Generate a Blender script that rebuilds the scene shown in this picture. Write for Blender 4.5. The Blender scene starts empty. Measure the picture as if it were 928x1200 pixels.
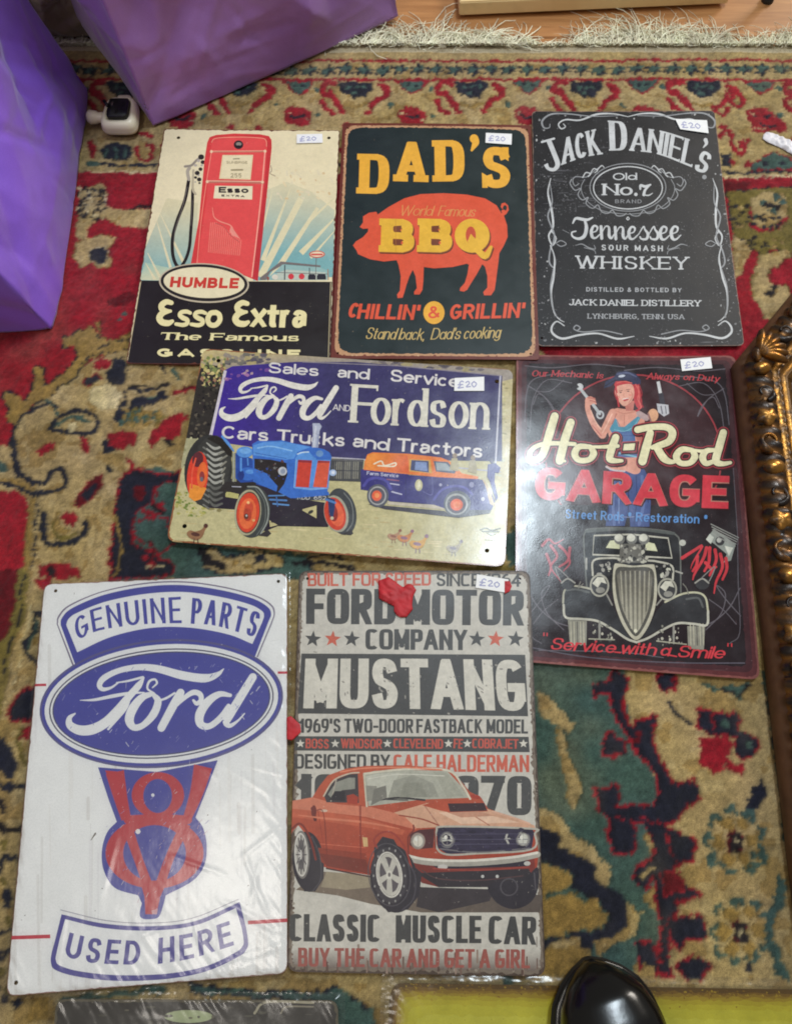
import bpy, bmesh, math, random
import numpy as np
from mathutils import Vector, Matrix, noise
from mathutils.geometry import delaunay_2d_cdt

random.seed(7)
scene = bpy.context.scene
COL = scene.collection

# ------------------------------------------------------------------ camera
CAM_H, FOC, PITCH, ROLL = 0.603, 842.5, 0.3455, -0.0555      # height (m), focal length for a 1200 tall sheet, tilt, roll
CR, SR, CP, SP = math.cos(ROLL), math.sin(ROLL), math.cos(PITCH), math.sin(PITCH)
UPV = Vector((0, CP, SP)); FWD = Vector((0, SP, -CP)); XV = Vector((1, 0, 0))
RIGHT = XV * CR + UPV * SR
UP = -XV * SR + UPV * CR
cam_data = bpy.data.cameras.new('camera'); cam = bpy.data.objects.new('camera', cam_data); COL.objects.link(cam)
m = Matrix.Identity(4)
for i in range(3):
    m[i][0], m[i][1], m[i][2] = RIGHT[i], UP[i], -FWD[i]
m[2][3] = CAM_H
cam.matrix_world = m
cam_data.sensor_fit = 'VERTICAL'; cam_data.sensor_height = 24.0; cam_data.lens = 24.0 * FOC / 1200
cam_data.clip_start = 0.01; cam_data.clip_end = 60
scene.camera = cam
scene.render.film_transparent = False
scene.cycles.filter_width = 1.9
scene.cycles.max_bounces = 8
scene.cycles.transparent_max_bounces = 12

# ------------------------------------------------------------------ light
world = bpy.data.worlds.new('World'); scene.world = world; world.use_nodes = True
wb = world.node_tree.nodes['Background']; wb.inputs[0].default_value = (1.0, 0.93, 0.84, 1); wb.inputs[1].default_value = 0.30
def area_lamp(name, loc, target, sx, sy, power, col):
    l = bpy.data.lights.new(name, 'AREA'); l.shape = 'RECTANGLE'; l.size = sx; l.size_y = sy; l.energy = power; l.color = col
    o = bpy.data.objects.new(name, l); COL.objects.link(o); o.location = loc
    o.rotation_euler = (Vector(target) - Vector(loc)).to_track_quat('-Z', 'Y').to_euler()
    return o
area_lamp('window_light', (0.50, 1.0, 2.3), (0.1, 0.25, 0), 0.25, 0.56, 33, (0.80, 0.92, 1.0))
area_lamp('ceiling_light', (3.1, 3.1, 2.5), (0, 0.4, 0), 1.1, 1.1, 116, (1.0, 0.93, 0.83))
area_lamp('second_ceiling_light', (-0.70, -0.42, 2.5), (-0.15, 0.2, 0), 0.4, 0.4, 9, (1.0, 0.93, 0.84))
vs = scene.view_settings
vs.view_transform = 'Standard'; vs.look = 'None'; vs.exposure = -0.12; vs.gamma = 1.0; vs.use_curve_mapping = False

# ------------------------------------------------------------------ helpers
def lin(c):
    c = [x / 255.0 for x in c]
    return tuple((x / 12.92 if x <= 0.04045 else ((x + 0.055) / 1.055) ** 2.4) for x in c)
def hit(px, py, z=0.0):
    """world point at height z that stands at sheet position px, py of the 928 x 1200 photograph"""
    u = (px - 464) / FOC; v = -(py - 600) / FOC
    d = RIGHT * u + UP * v + FWD
    t = (z - CAM_H) / d.z
    return Vector((d.x * t, d.y * t, z))
def hits(P, z=0.0):
    P = np.asarray(P, float)
    u = (P[:, 0] - 464) / FOC; v = -(P[:, 1] - 600) / FOC
    D = u[:, None] * np.array(RIGHT) + v[:, None] * np.array(UP) + np.array(FWD)
    t = (z - CAM_H) / D[:, 2]
    return D[:, :2] * t[:, None]
def tag(o, label=None, cat=None, group=None, kind=None):
    if label: o['label'] = label
    if cat: o['category'] = cat
    if group: o['group'] = group
    if kind: o['kind'] = kind
    return o
def empty(name, loc, rz, label, cat, group=None):
    o = bpy.data.objects.new(name, None); COL.objects.link(o); o.empty_display_size = 0.02
    o.location = loc; o.rotation_euler = (0, 0, rz); return tag(o, label, cat, group)
def mesh_obj(name, verts, faces, mat, parent=None, smooth=True):
    me = bpy.data.meshes.new(name); me.from_pydata([tuple(v) for v in verts], [], [tuple(int(i) for i in f) for f in faces])
    me.update()
    if smooth: me.shade_smooth()
    o = bpy.data.objects.new(name, me); COL.objects.link(o)
    if mat: me.materials.append(mat)
    if parent: o.parent = parent
    return o
def bm_obj(name, bm, mat, parent=None, smooth=True):
    me = bpy.data.meshes.new(name); bmesh.ops.recalc_face_normals(bm, faces=bm.faces[:]); bm.to_mesh(me); bm.free()
    if smooth: me.shade_smooth()
    o = bpy.data.objects.new(name, me); COL.objects.link(o)
    if mat: me.materials.append(mat)
    if parent: o.parent = parent
    return o

class NT:
    def __init__(s, name):
        s.m = bpy.data.materials.new(name); s.m.use_nodes = True; s.t = s.m.node_tree; s.n = s.t.nodes
        s.b = s.n['Principled BSDF']; s.out = s.n['Material Output']
    def add(s, typ, **kw):
        n = s.n.new(typ)
        for k, v in kw.items():
            if k in n.inputs: n.inputs[k].default_value = v
            else: setattr(n, k, v)
        return n
    def link(s, a, b): s.t.links.new(a, b)
    def coords(s, scale=(1, 1, 1), rot=(0, 0, 0)):
        c = s.add('ShaderNodeTexCoord'); mp = s.add('ShaderNodeMapping'); mp.inputs['Scale'].default_value = scale
        mp.inputs['Rotation'].default_value = rot; s.link(c.outputs['Object'], mp.inputs['Vector']); return mp.outputs['Vector']
    def noise(s, vec, scale, detail=3, rough=0.55):
        n = s.add('ShaderNodeTexNoise'); n.inputs['Scale'].default_value = scale; n.inputs['Detail'].default_value = detail
        n.inputs['Roughness'].default_value = rough; s.link(vec, n.inputs['Vector']); return n.outputs['Fac']
    def ramp(s, fac, a, b, ca=0.0, cb=1.0):
        n = s.add('ShaderNodeMapRange'); n.clamp = True
        n.inputs[1].default_value = a; n.inputs[2].default_value = b; n.inputs[3].default_value = ca; n.inputs[4].default_value = cb
        s.link(fac, n.inputs[0]); return n.outputs[0]
    def math(s, op, a, b=0.0):
        n = s.add('ShaderNodeMath', operation=op)
        for i, x in enumerate((a, b)):
            if isinstance(x, (int, float)): n.inputs[i].default_value = x
            else: s.link(x, n.inputs[i])
        return n.outputs[0]
    def mix(s, fac, a, b, mode='MIX'):
        n = s.add('ShaderNodeMix'); n.data_type = 'RGBA'; n.blend_type = mode
        for sock, x in ((n.inputs[0], fac), (n.inputs[6], a), (n.inputs[7], b)):
            if isinstance(x, (int, float)): sock.default_value = x
            elif isinstance(x, tuple): sock.default_value = (*x[:3], 1)
            else: s.link(x, sock)
        return n.outputs[2]
    def bump(s, h, strength=0.3, dist=0.001, prev=None):
        n = s.add('ShaderNodeBump'); n.inputs['Strength'].default_value = strength; n.inputs['Distance'].default_value = dist
        s.link(h, n.inputs['Height'])
        if prev is not None: s.link(prev, n.inputs['Normal'])
        return n.outputs['Normal']

def ink_material(name, wear, amount=0.5, rough=0.34, rust=(92, 58, 40), scratch=0.5, mottle=0.12, paint=0.0, spec=0.42):
    """printed tin: the colour of the print comes from the geometry, wear is chips, scratches and grime"""
    t = NT(name)
    at = t.add('ShaderNodeAttribute', attribute_name='ink'); base = at.outputs['Color']
    v = t.coords()
    mot = t.noise(v, 60, 4, 0.6)
    base = t.mix(1.0, base, t.mix(t.ramp(mot, 0.3, 0.7), tuple([1 - mottle] * 3), (1.0, 1.0, 1.0)), 'MULTIPLY')
    if paint:
        base = t.mix(1.0, base, t.mix(t.ramp(t.noise(v, 210, 5, 0.7), 0.32, 0.68), tuple([1 - paint] * 3), (1 + paint * .7, 1 + paint * .6, 1 + paint * .5)), 'MULTIPLY')
        base = t.mix(1.0, base, t.mix(t.math('MULTIPLY', t.ramp(t.noise(t.coords((1, 1, 1), (0, 0, 1.1)), 360, 3, 0.6), 0.5, 0.72), paint * 1.6), (1.0, 1.0, 1.0), (.62, .6, .55)), 'MULTIPLY')
    gr = t.noise(v, 900, 2, 0.6)
    base = t.mix(1.0, base, t.mix(t.ramp(gr, 0.3, 0.7), (0.93, 0.93, 0.93), (1.04, 1.04, 1.04)), 'MULTIPLY')
    big = t.noise(v, 14, 3, 0.6)
    sp = t.noise(v, 420, 4, 0.7)
    th = t.ramp(big, 0.35, 0.7, 0.75 - 0.05 * amount, 0.685 - 0.085 * amount)
    chips = t.math('GREATER_THAN', sp, th)
    v2 = t.coords((1, 0.06, 1), (0, 0, 0.5)); v3 = t.coords((0.05, 1, 1), (0, 0, 0.25))
    s1 = t.ramp(t.noise(v2, 520, 2, 0.5), 0.79 - 0.07 * scratch, 0.83 - 0.07 * scratch)
    s2 = t.ramp(t.noise(v3, 460, 2, 0.5), 0.80 - 0.07 * scratch, 0.84 - 0.07 * scratch)
    sc = t.math('MULTIPLY', t.math('MAXIMUM', s1, s2), t.ramp(t.noise(v, 35, 2), 0.45, 0.6))
    w = t.math('MAXIMUM', t.math('MULTIPLY', chips, 0.75), t.math('MULTIPLY', sc, 0.8))
    col = t.mix(w, base, lin(wear))
    gm = t.ramp(t.noise(v, 260, 5, 0.75), 0.70, 0.78)
    col = t.mix(t.math('MULTIPLY', gm, 0.5 * amount), col, lin(rust))
    t.link(col, t.b.inputs['Base Color'])
    t.link(t.ramp(t.noise(v, 30, 4), 0.3, 0.7, rough - 0.05, rough + 0.09), t.b.inputs['Roughness'])
    t.b.inputs['Specular IOR Level'].default_value = spec
    n1 = t.bump(t.noise(v, 22, 2), 0.35, 0.0012)
    t.link(t.bump(t.noise(v, 700, 2), 0.10, 0.0003, n1), t.b.inputs['Normal'])
    return t.m
def plain_material(name, rgb, rough=0.5, metallic=0.0, var=0.12, nscale=80, bump=0.15, spec=0.5, bdist=0.0006):
    t = NT(name); v = t.coords(); n = t.noise(v, nscale, 4, 0.6)
    c = lin(rgb)
    t.link(t.mix(t.ramp(n, 0.3, 0.7), tuple(x * (1 - var) for x in c), tuple(min(1, x * (1 + var)) for x in c)), t.b.inputs['Base Color'])
    t.link(t.ramp(n, 0.3, 0.7, max(0.02, rough - 0.06), rough + 0.06), t.b.inputs['Roughness'])
    t.b.inputs['Metallic'].default_value = metallic; t.b.inputs['Specular IOR Level'].default_value = spec
    t.link(t.bump(t.noise(v, nscale * 3, 3), bump, bdist), t.b.inputs['Normal'])
    return t

# ------------------------------------------------------------------ stroke alphabet: L straight strokes, A arcs (cx cy rx ry from to), C smooth curves
GL = {
'A': (76, 'L 0 0 50 104 100 0;L 20 30 80 30'), 'B': (64, 'L 0 0 0 100;L 0 100 48 100;L 0 53 55 53;L 0 0 50 0;A 48 76.5 44 23.5 90 -90;A 52 26.5 48 26.5 90 -90'),
'C': (64, 'A 50 50 50 50 42 318'), 'D': (68, 'L 0 0 0 100;L 0 100 42 100;L 0 0 42 0;A 42 50 58 50 90 -90'),
'E': (56, 'L 0 0 0 100;L 0 100 100 100;L 0 51 86 51;L 0 0 100 0'), 'F': (54, 'L 0 0 0 100;L 0 100 100 100;L 0 50 86 50'),
'G': (68, 'A 50 50 50 50 42 345;L 62 45 100 45;L 100 45 100 22'), 'H': (68, 'L 0 0 0 100;L 100 0 100 100;L 0 51 100 51'),
'I': (0, 'L 50 0 50 100'), 'J': (48, 'L 100 100 100 28;A 50 28 50 28 0 -165'), 'K': (68, 'L 0 0 0 100;L 0 40 92 104;L 34 60 100 -4'),
'L': (54, 'L 0 0 0 100;L 0 0 100 0'), 'M': (84, 'L 0 0 0 100;L 0 100 50 18;L 50 18 100 100;L 100 100 100 0'),
'N': (70, 'L 0 0 0 100;L 0 102 100 -2;L 100 0 100 100'), 'O': (72, 'A 50 50 50 50 0 360'), 'P': (60, 'L 0 0 0 100;L 0 100 48 100;L 0 46 48 46;A 48 73 52 27 90 -90'),
'Q': (74, 'A 50 50 50 50 0 360;C 45 30 70 12 85 -8 108 -8'), 'R': (66, 'L 0 0 0 100;L 0 100 48 100;L 0 48 48 48;A 48 74 48 26 90 -90;L 48 48 98 -4'),
'S': (62, 'C 94 78 80 95 50 100 18 96 6 76 20 58 50 51 82 42 96 26 84 6 50 0 18 5 4 24'), 'T': (64, 'L 0 100 100 100;L 50 0 50 100'),
'U': (68, 'L 0 100 0 33;L 100 100 100 33;A 50 33 50 33 180 360'), 'V': (72, 'L 0 102 50 -4 100 102'), 'W': (108, 'L 0 102 26 -4 50 98 74 -4 100 102'),
'X': (68, 'L 0 102 100 -2;L 0 -2 100 102'), 'Y': (68, 'L 0 102 50 46 100 102;L 50 46 50 0'), 'Z': (62, 'L 0 100 100 100;L 100 100 0 0;L 0 0 100 0'),
'0': (62, 'A 50 50 50 50 0 360'), '1': (26, 'L 100 0 100 100;L 0 78 100 98'), '2': (58, 'C 4 76 20 96 50 100 84 96 96 74 80 50 40 24 4 2;L 0 0 100 0'),
'4': (62, 'L 76 0 76 102;L 76 102 0 26;L 0 26 100 26'), '5': (58, 'L 10 100 92 100;L 10 100 8 56;C 8 54 40 64 80 56 98 32 80 4 40 0 4 18'),
'6': (60, 'A 50 31 50 31 0 360;C 2 30 8 66 40 94 80 100'), '7': (58, 'L 0 100 100 100;L 100 100 30 -2'), '9': (60, 'A 50 69 50 31 0 360;C 98 70 92 34 60 6 20 0'),
'3': (58, 'C 6 84 30 100 70 98 92 76 76 56 45 52 80 46 98 26 76 2 36 0 2 16'), '8': (62, 'A 50 76 42 24 0 360;A 50 27 50 27 0 360'),
'a': (48, 'C 8 52 26 67 60 67 92 58 96 40 96 0;C 96 40 60 38 20 34 6 18 22 1 60 2 96 20'), 'ɑ': (50, 'A 46 32 46 32 45 315;L 100 66 100 0'), 'b': (54, 'L 0 0 0 100;A 54 33 46 33 0 360'), 'c': (48, 'A 50 34 50 34 45 315'),
'd': (54, 'L 100 0 100 100;A 46 33 46 33 0 360'), 'e': (52, 'A 50 34 50 34 0 318;L 4 34 96 34'), 'f': (32, 'L 38 0 38 78;A 88 78 50 22 180 95;L 0 66 92 66'),
'g': (54, 'A 46 34 46 34 0 360;L 100 66 100 -8;A 50 -8 50 20 0 -155'), 'h': (50, 'L 0 0 0 100;L 100 0 100 40;A 50 40 50 28 0 180'), 'i': (0, 'L 50 0 50 66;L 50 92 50 96'),
'k': (50, 'L 0 0 0 100;L 0 28 88 70;L 36 44 100 -4'), 'l': (0, 'L 50 0 50 100'), 'm': (84, 'L 0 0 0 66;L 50 0 50 42;L 100 0 100 42;A 25 42 25 26 0 180;A 75 42 25 26 0 180'),
'n': (50, 'L 0 0 0 66;L 100 0 100 40;A 50 40 50 28 0 180'), 'o': (54, 'A 50 34 50 34 0 360'), 'r': (30, 'L 0 0 0 66;C 0 38 20 60 60 68 100 64'),
's': (46, 'C 92 52 76 66 48 68 14 62 10 46 30 37 66 32 92 22 84 4 50 0 18 3 4 18'), 't': (32, 'L 40 92 40 16;C 40 16 50 1 100 3;L 0 66 96 66'), 'u': (50, 'L 0 66 0 28;L 100 66 100 0;A 50 28 50 28 180 360'),
'v': (50, 'L 0 68 50 -2 100 68'), 'w': (76, 'L 0 68 25 -2 50 66 75 -2 100 68'), 'x': (52, 'L 0 68 100 -2;L 0 -2 100 68'), 'y': (52, 'L 0 68 50 2;L 100 68 25 -30'),
'.': (0, 'L 50 0 50 2'), ',': (0, 'L 50 2 30 -14'), "'": (0, 'L 50 100 40 76'), '-': (34, 'L 0 42 100 42'), '*': (30, 'L 50 96 50 60;L 10 68 90 88;L 10 88 90 68'),
'&': (70, 'C 100 2 60 40 28 74 34 98 60 98 70 78 40 52 8 30 16 4 50 -2 80 14 100 44'), '"': (20, 'L 0 100 0 78;L 100 100 100 78'),
'P_': (0, ''), '£': (52, 'C 92 84 70 100 40 94 26 70 30 40 22 10 6 2;L 0 2 100 2;L 4 48 74 48'),
}
def catmull(P, n=6, closed=False):
    P = np.asarray(P, float)
    if len(P) < 3: return P
    if closed: Q = np.vstack([P[-1], P, P[0], P[1]])
    else: Q = np.vstack([2 * P[0] - P[1], P, 2 * P[-1] - P[-2]])
    out = []; t = np.linspace(0, 1, n, endpoint=False)[:, None]
    for i in range(1, len(Q) - 2):
        a, b, c, d = Q[i - 1], Q[i], Q[i + 1], Q[i + 2]
        out.append(0.5 * (2 * b + (c - a) * t + (2 * a - 5 * b + 4 * c - d) * t ** 2 + (3 * b - a - 3 * c + d) * t ** 3))
    out = np.vstack(out)
    return out if closed else np.vstack([out, P[-1]])
def pen(P, w, cap='flat', ext=0.0, closed=False):
    """outline of a stroke along P with width w (number or one per point)"""
    P = np.asarray(P, float)
    keep = [0] + [i for i in range(1, len(P)) if np.hypot(*(P[i] - P[i - 1])) > 1e-6]
    w = np.broadcast_to(np.asarray(w, float), (len(P),))[keep]; P = P[keep]
    if len(P) < 2: return []
    if closed and np.hypot(*(P[0] - P[-1])) < 1e-6: P = P[:-1]; w = w[:-1]
    if closed:
        T = np.roll(P, -1, 0) - np.roll(P, 1, 0)
    else:
        T = np.gradient(P, axis=0)
    L = np.hypot(T[:, 0], T[:, 1])[:, None]; L[L == 0] = 1; T = T / L
    N = np.stack([-T[:, 1], T[:, 0]], 1)
    if not closed and ext:
        P = P.copy(); P[0] -= T[0] * ext; P[-1] += T[-1] * ext
    A = P + N * w[:, None] / 2; B = P - N * w[:, None] / 2
    if closed: return [(A, B)]
    parts = [A]
    if cap == 'round':
        for k in range(1, 6):
            a = math.pi * k / 6; parts.append((P[-1] + (N[-1] * math.cos(a) + T[-1] * math.sin(a)) * w[-1] / 2)[None])
    parts.append(B[::-1])
    if cap == 'round':
        for k in range(1, 6):
            a = math.pi * k / 6; parts.append((P[0] + (-N[0] * math.cos(a) - T[0] * math.sin(a)) * w[0] / 2)[None])
    return [np.vstack(parts)]
def glyph(ch, W, Hh, wv, wh, x0, serif=0.0, sth=0.1, sq=2.0, cap='flat', flare=0.0):
    """polygons of one letter in a box W x Hh whose left edge is x0; wv, wh: stem and bar thickness"""
    if ch not in GL: return []
    hx, hy = wv / 2, wh / 2
    def mp(x, y): return (x0 + hx + x / 100 * max(W - wv, 0), hy + y / 100 * (Hh - wh))
    def width(p, q):
        dx, dy = abs(q[0] - p[0]), abs(q[1] - p[1]); l = math.hypot(dx, dy) or 1
        return math.sqrt((wv * dy / l) ** 2 + (wh * dx / l) ** 2)
    out = []; ymax = Hh; low = ch.islower()
    for part in GL[ch][1].split(';'):
        tk = part.split()
        if not tk: continue
        v = [float(x) for x in tk[1:]]
        if tk[0] == 'L':
            pts = [(v[i], v[i + 1]) for i in range(0, len(v), 2)]
            for k_, (a, b) in enumerate(zip(pts[:-1], pts[1:])):
                if k_ and cap != 'round':
                    jx, jy = mp(*a); jr = width(np.array((jx, jy)), np.array(mp(*b))) / 2
                    J = np.array([(jx + jr * math.cos(t_), jy + jr * math.sin(t_)) for t_ in np.arange(0, 6.28, .6)]); J[:, 1] = np.clip(J[:, 1], 0 if a[1] < 8 else -1e9, Hh if a[1] > 90 else 1e9); out.append(J)
                p, q = np.array(mp(*a)), np.array(mp(*b)); w = width(p, q)
                if cap == 'round': out += pen([p, q], w, 'round')
                else:
                    e = (wh if abs(p[0] - q[0]) < 1e-6 else wv if abs(p[1] - q[1]) < 1e-6 else w) / 2
                    u_ = (q - p) / (np.hypot(*(q - p)) or 1)
                    poly = pen([p - u_ * (e if k_ == 0 else 0), q + u_ * (e if k_ == len(pts) - 2 else 0)], w, 'flat', 0)
                    if poly:
                        poly = poly[0]
                        if len(pts) == 2 and ch.isupper() and abs(p[0] - q[0]) > 1e-6 and abs(p[1] - q[1]) > 1e-6: poly[:, 0] = np.clip(poly[:, 0], x0, x0 + W)
                        if abs(p[0] - q[0]) > 1e-6 and abs(p[1] - q[1]) > 1e-6 and not (ch in 'ky,\''): poly[:, 1] = np.clip(poly[:, 1], 0 if min(a[1], b[1]) < 8 else -1e9, Hh if max(a[1], b[1]) > 90 else 1e9)
                        out.append(poly)
                if serif and abs(a[1] - b[1]) > 10 and ch not in ",'":
                    for c, d in ((a, b), (b, a)):
                        top = c[1] > d[1]
                        edge = c[1] <= 2 or c[1] >= 98 or (low and abs(c[1] - 66) < 3)
                        if not edge or (len(pts) > 2 and c in pts[1:-1] and ch not in 'NMW'): continue
                        if ch in 'MNW' and c in ((50, 18), (50, 98)): continue
                        x, y = mp(*c); y = (Hh - sth if c[1] >= 98 else mp(0, 66)[1] + hy - sth if c[1] > 50 else 0)
                        l = serif * (0.75 if low else 1)
                        lo = l if not (low and top) else l; hi = l if not (low and top) else 0
                        out.append(np.array([(x - hx - lo, y), (x + hx + hi, y), (x + hx + hi, y + sth), (x - hx - lo, y + sth)]))
                elif serif and abs(a[1] - b[1]) < 1 and ch in 'EFTLZ':
                    for c in ((b,) if ch != 'T' else (a, b)):
                        if c[1] in (0, 100):
                            x, y = mp(*c); s = 1 if c[1] == 0 else -1
                            out.append(np.array([(x + hx - sth * .9, y - s * hy), (x + hx, y - s * hy), (x + hx, y + s * (hy + serif * 1.3)), (x + hx - sth * .9, y + s * (hy + serif * 1.3))]) if c[0] > 50 else
                                       np.array([(x - hx + sth * .9, y - s * hy), (x - hx, y - s * hy), (x - hx, y + s * (hy + serif * 1.3)), (x - hx + sth * .9, y + s * (hy + serif * 1.3))]))
        else:
            if tk[0] == 'A':
                cx, cy, rx, ry, a0, a1 = v; n = max(6, int(abs(a1 - a0) / 12)); P = []
                full = abs(a1 - a0) >= 359
                for k in range(n + (0 if full else 1)):
                    t = math.radians(a0 + (a1 - a0) * k / n); c, s = math.cos(t), math.sin(t); e = 2 / sq
                    P.append(mp(cx + rx * math.copysign(abs(c) ** e, c), cy + ry * math.copysign(abs(s) ** e, s)))
                P = np.array(P)
            else:
                P = catmull([mp(v[i], v[i + 1]) for i in range(0, len(v), 2)], 4); full = False
            if len(P) < 2: continue
            T = np.gradient(P, axis=0) if not full else np.roll(P, -1, 0) - np.roll(P, 1, 0)
            L = np.hypot(T[:, 0], T[:, 1]); L[L == 0] = 1
            w = np.sqrt((wv * T[:, 1] / L) ** 2 + (wh * T[:, 0] / L) ** 2)
            out += pen(P, w, cap if not full else 'flat', 0.0 if cap == 'round' else wh * 0.05, full)
            if serif and ch in 'CGSs' and not full:
                for p, s in ((P[0], -1), (P[-1], 1)):
                    if ch == 'G' and s == 1: continue
                    if ch in 'CG' and s == 1: continue
                    xx = p[0]; y = p[1]
                    out.append(np.array([(xx - sth * .3, y - s * 0), (xx + sth * .7, y), (xx + sth * .7, y - s * serif * 1.4), (xx - sth * .3, y - s * serif * 1.4)]))
    return out
def inside(polys, X):
    """which of the points X lie in the union of polys (nonzero winding); a pair is a ring"""
    res = np.zeros(len(X), bool)
    def wind(P, X):
        W = np.zeros(len(X)); x, y = X[:, 0], X[:, 1]
        a = P; b = np.roll(P, -1, 0)
        for (x0, y0), (x1, y1) in zip(a, b):
            if y0 == y1: continue
            up = (y0 <= y) & (y1 > y); dn = (y1 <= y) & (y0 > y)
            s = (x1 - x0) * (y - y0) - (x - x0) * (y1 - y0)
            W += (up & (s > 0)); W -= (dn & (s < 0))
        return W != 0
    for P in polys:
        Q = np.vstack(P) if isinstance(P, tuple) else P
        lo, hi = Q.min(0), Q.max(0)
        idx = np.nonzero((X[:, 0] >= lo[0]) & (X[:, 0] <= hi[0]) & (X[:, 1] >= lo[1]) & (X[:, 1] <= hi[1]) & ~res)[0]
        if not len(idx): continue
        if isinstance(P, tuple):
            a = wind(P[0], X[idx]); b = wind(P[1], X[idx]); r = a ^ b
        else: r = wind(P, X[idx])
        res[idx] |= r
    return res
def resample(P, step, closed=True):
    out = []
    n = len(P)
    for i in range(n if closed else n - 1):
        a, b = P[i], P[(i + 1) % n]; k = max(1, int(math.ceil(np.hypot(*(b - a)) / step)))
        for j in range(k): out.append(a + (b - a) * j / k)
    if not closed: out.append(P[-1])
    return np.array(out)

class Sign:
    """a tin plate lying at height z; sheet positions are turned into plate millimetres"""
    def __init__(s, corners, z, label, mat, bend=None, radius=5.0, name='tin_sign', cat='tin sign', group='vintage tin signs laid out on the rug'):
        s.z = z; P = hits(corners, z); s.c = P.mean(0); d = P[1] - P[0] + P[2] - P[3]; s.a = math.atan2(d[1], d[0])
        s.bend = bend or (lambda x, y: 0 * x); s.mat = mat; s.order = 0; s.holes = []
        s.root = empty(name, (s.c[0], s.c[1], z), s.a, label, cat, group)
        s.q = s.loc(corners); s.radius = radius
        s.outline = s.rounded(s.q, radius)
    def loc(s, P):
        G = hits(P, s.z) - s.c; c, n = math.cos(s.a), math.sin(s.a)
        return np.stack([G[:, 0] * c + G[:, 1] * n, -G[:, 0] * n + G[:, 1] * c], 1) * 1000
    def rounded(s, q, r, n=5):
        out = []
        for i in range(4):
            a, b, c = q[i - 1], q[i], q[(i + 1) % 4]
            u = (a - b) / np.hypot(*(a - b)); v = (c - b) / np.hypot(*(c - b))
            for k in range(n + 1):
                t = k / n; out.append(b + u * r * (1 - t) ** 2 + v * r * t ** 2)
        return np.array(out)
    def inset(s, d):
        c = s.q.mean(0); q = []
        for i in range(4):
            a, b, e = s.q[i - 1], s.q[i], s.q[(i + 1) % 4]
            u = (a - b) / np.hypot(*(a - b)); v = (e - b) / np.hypot(*(e - b)); q.append(b + u * d + v * d)
        return np.array(q)

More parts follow.
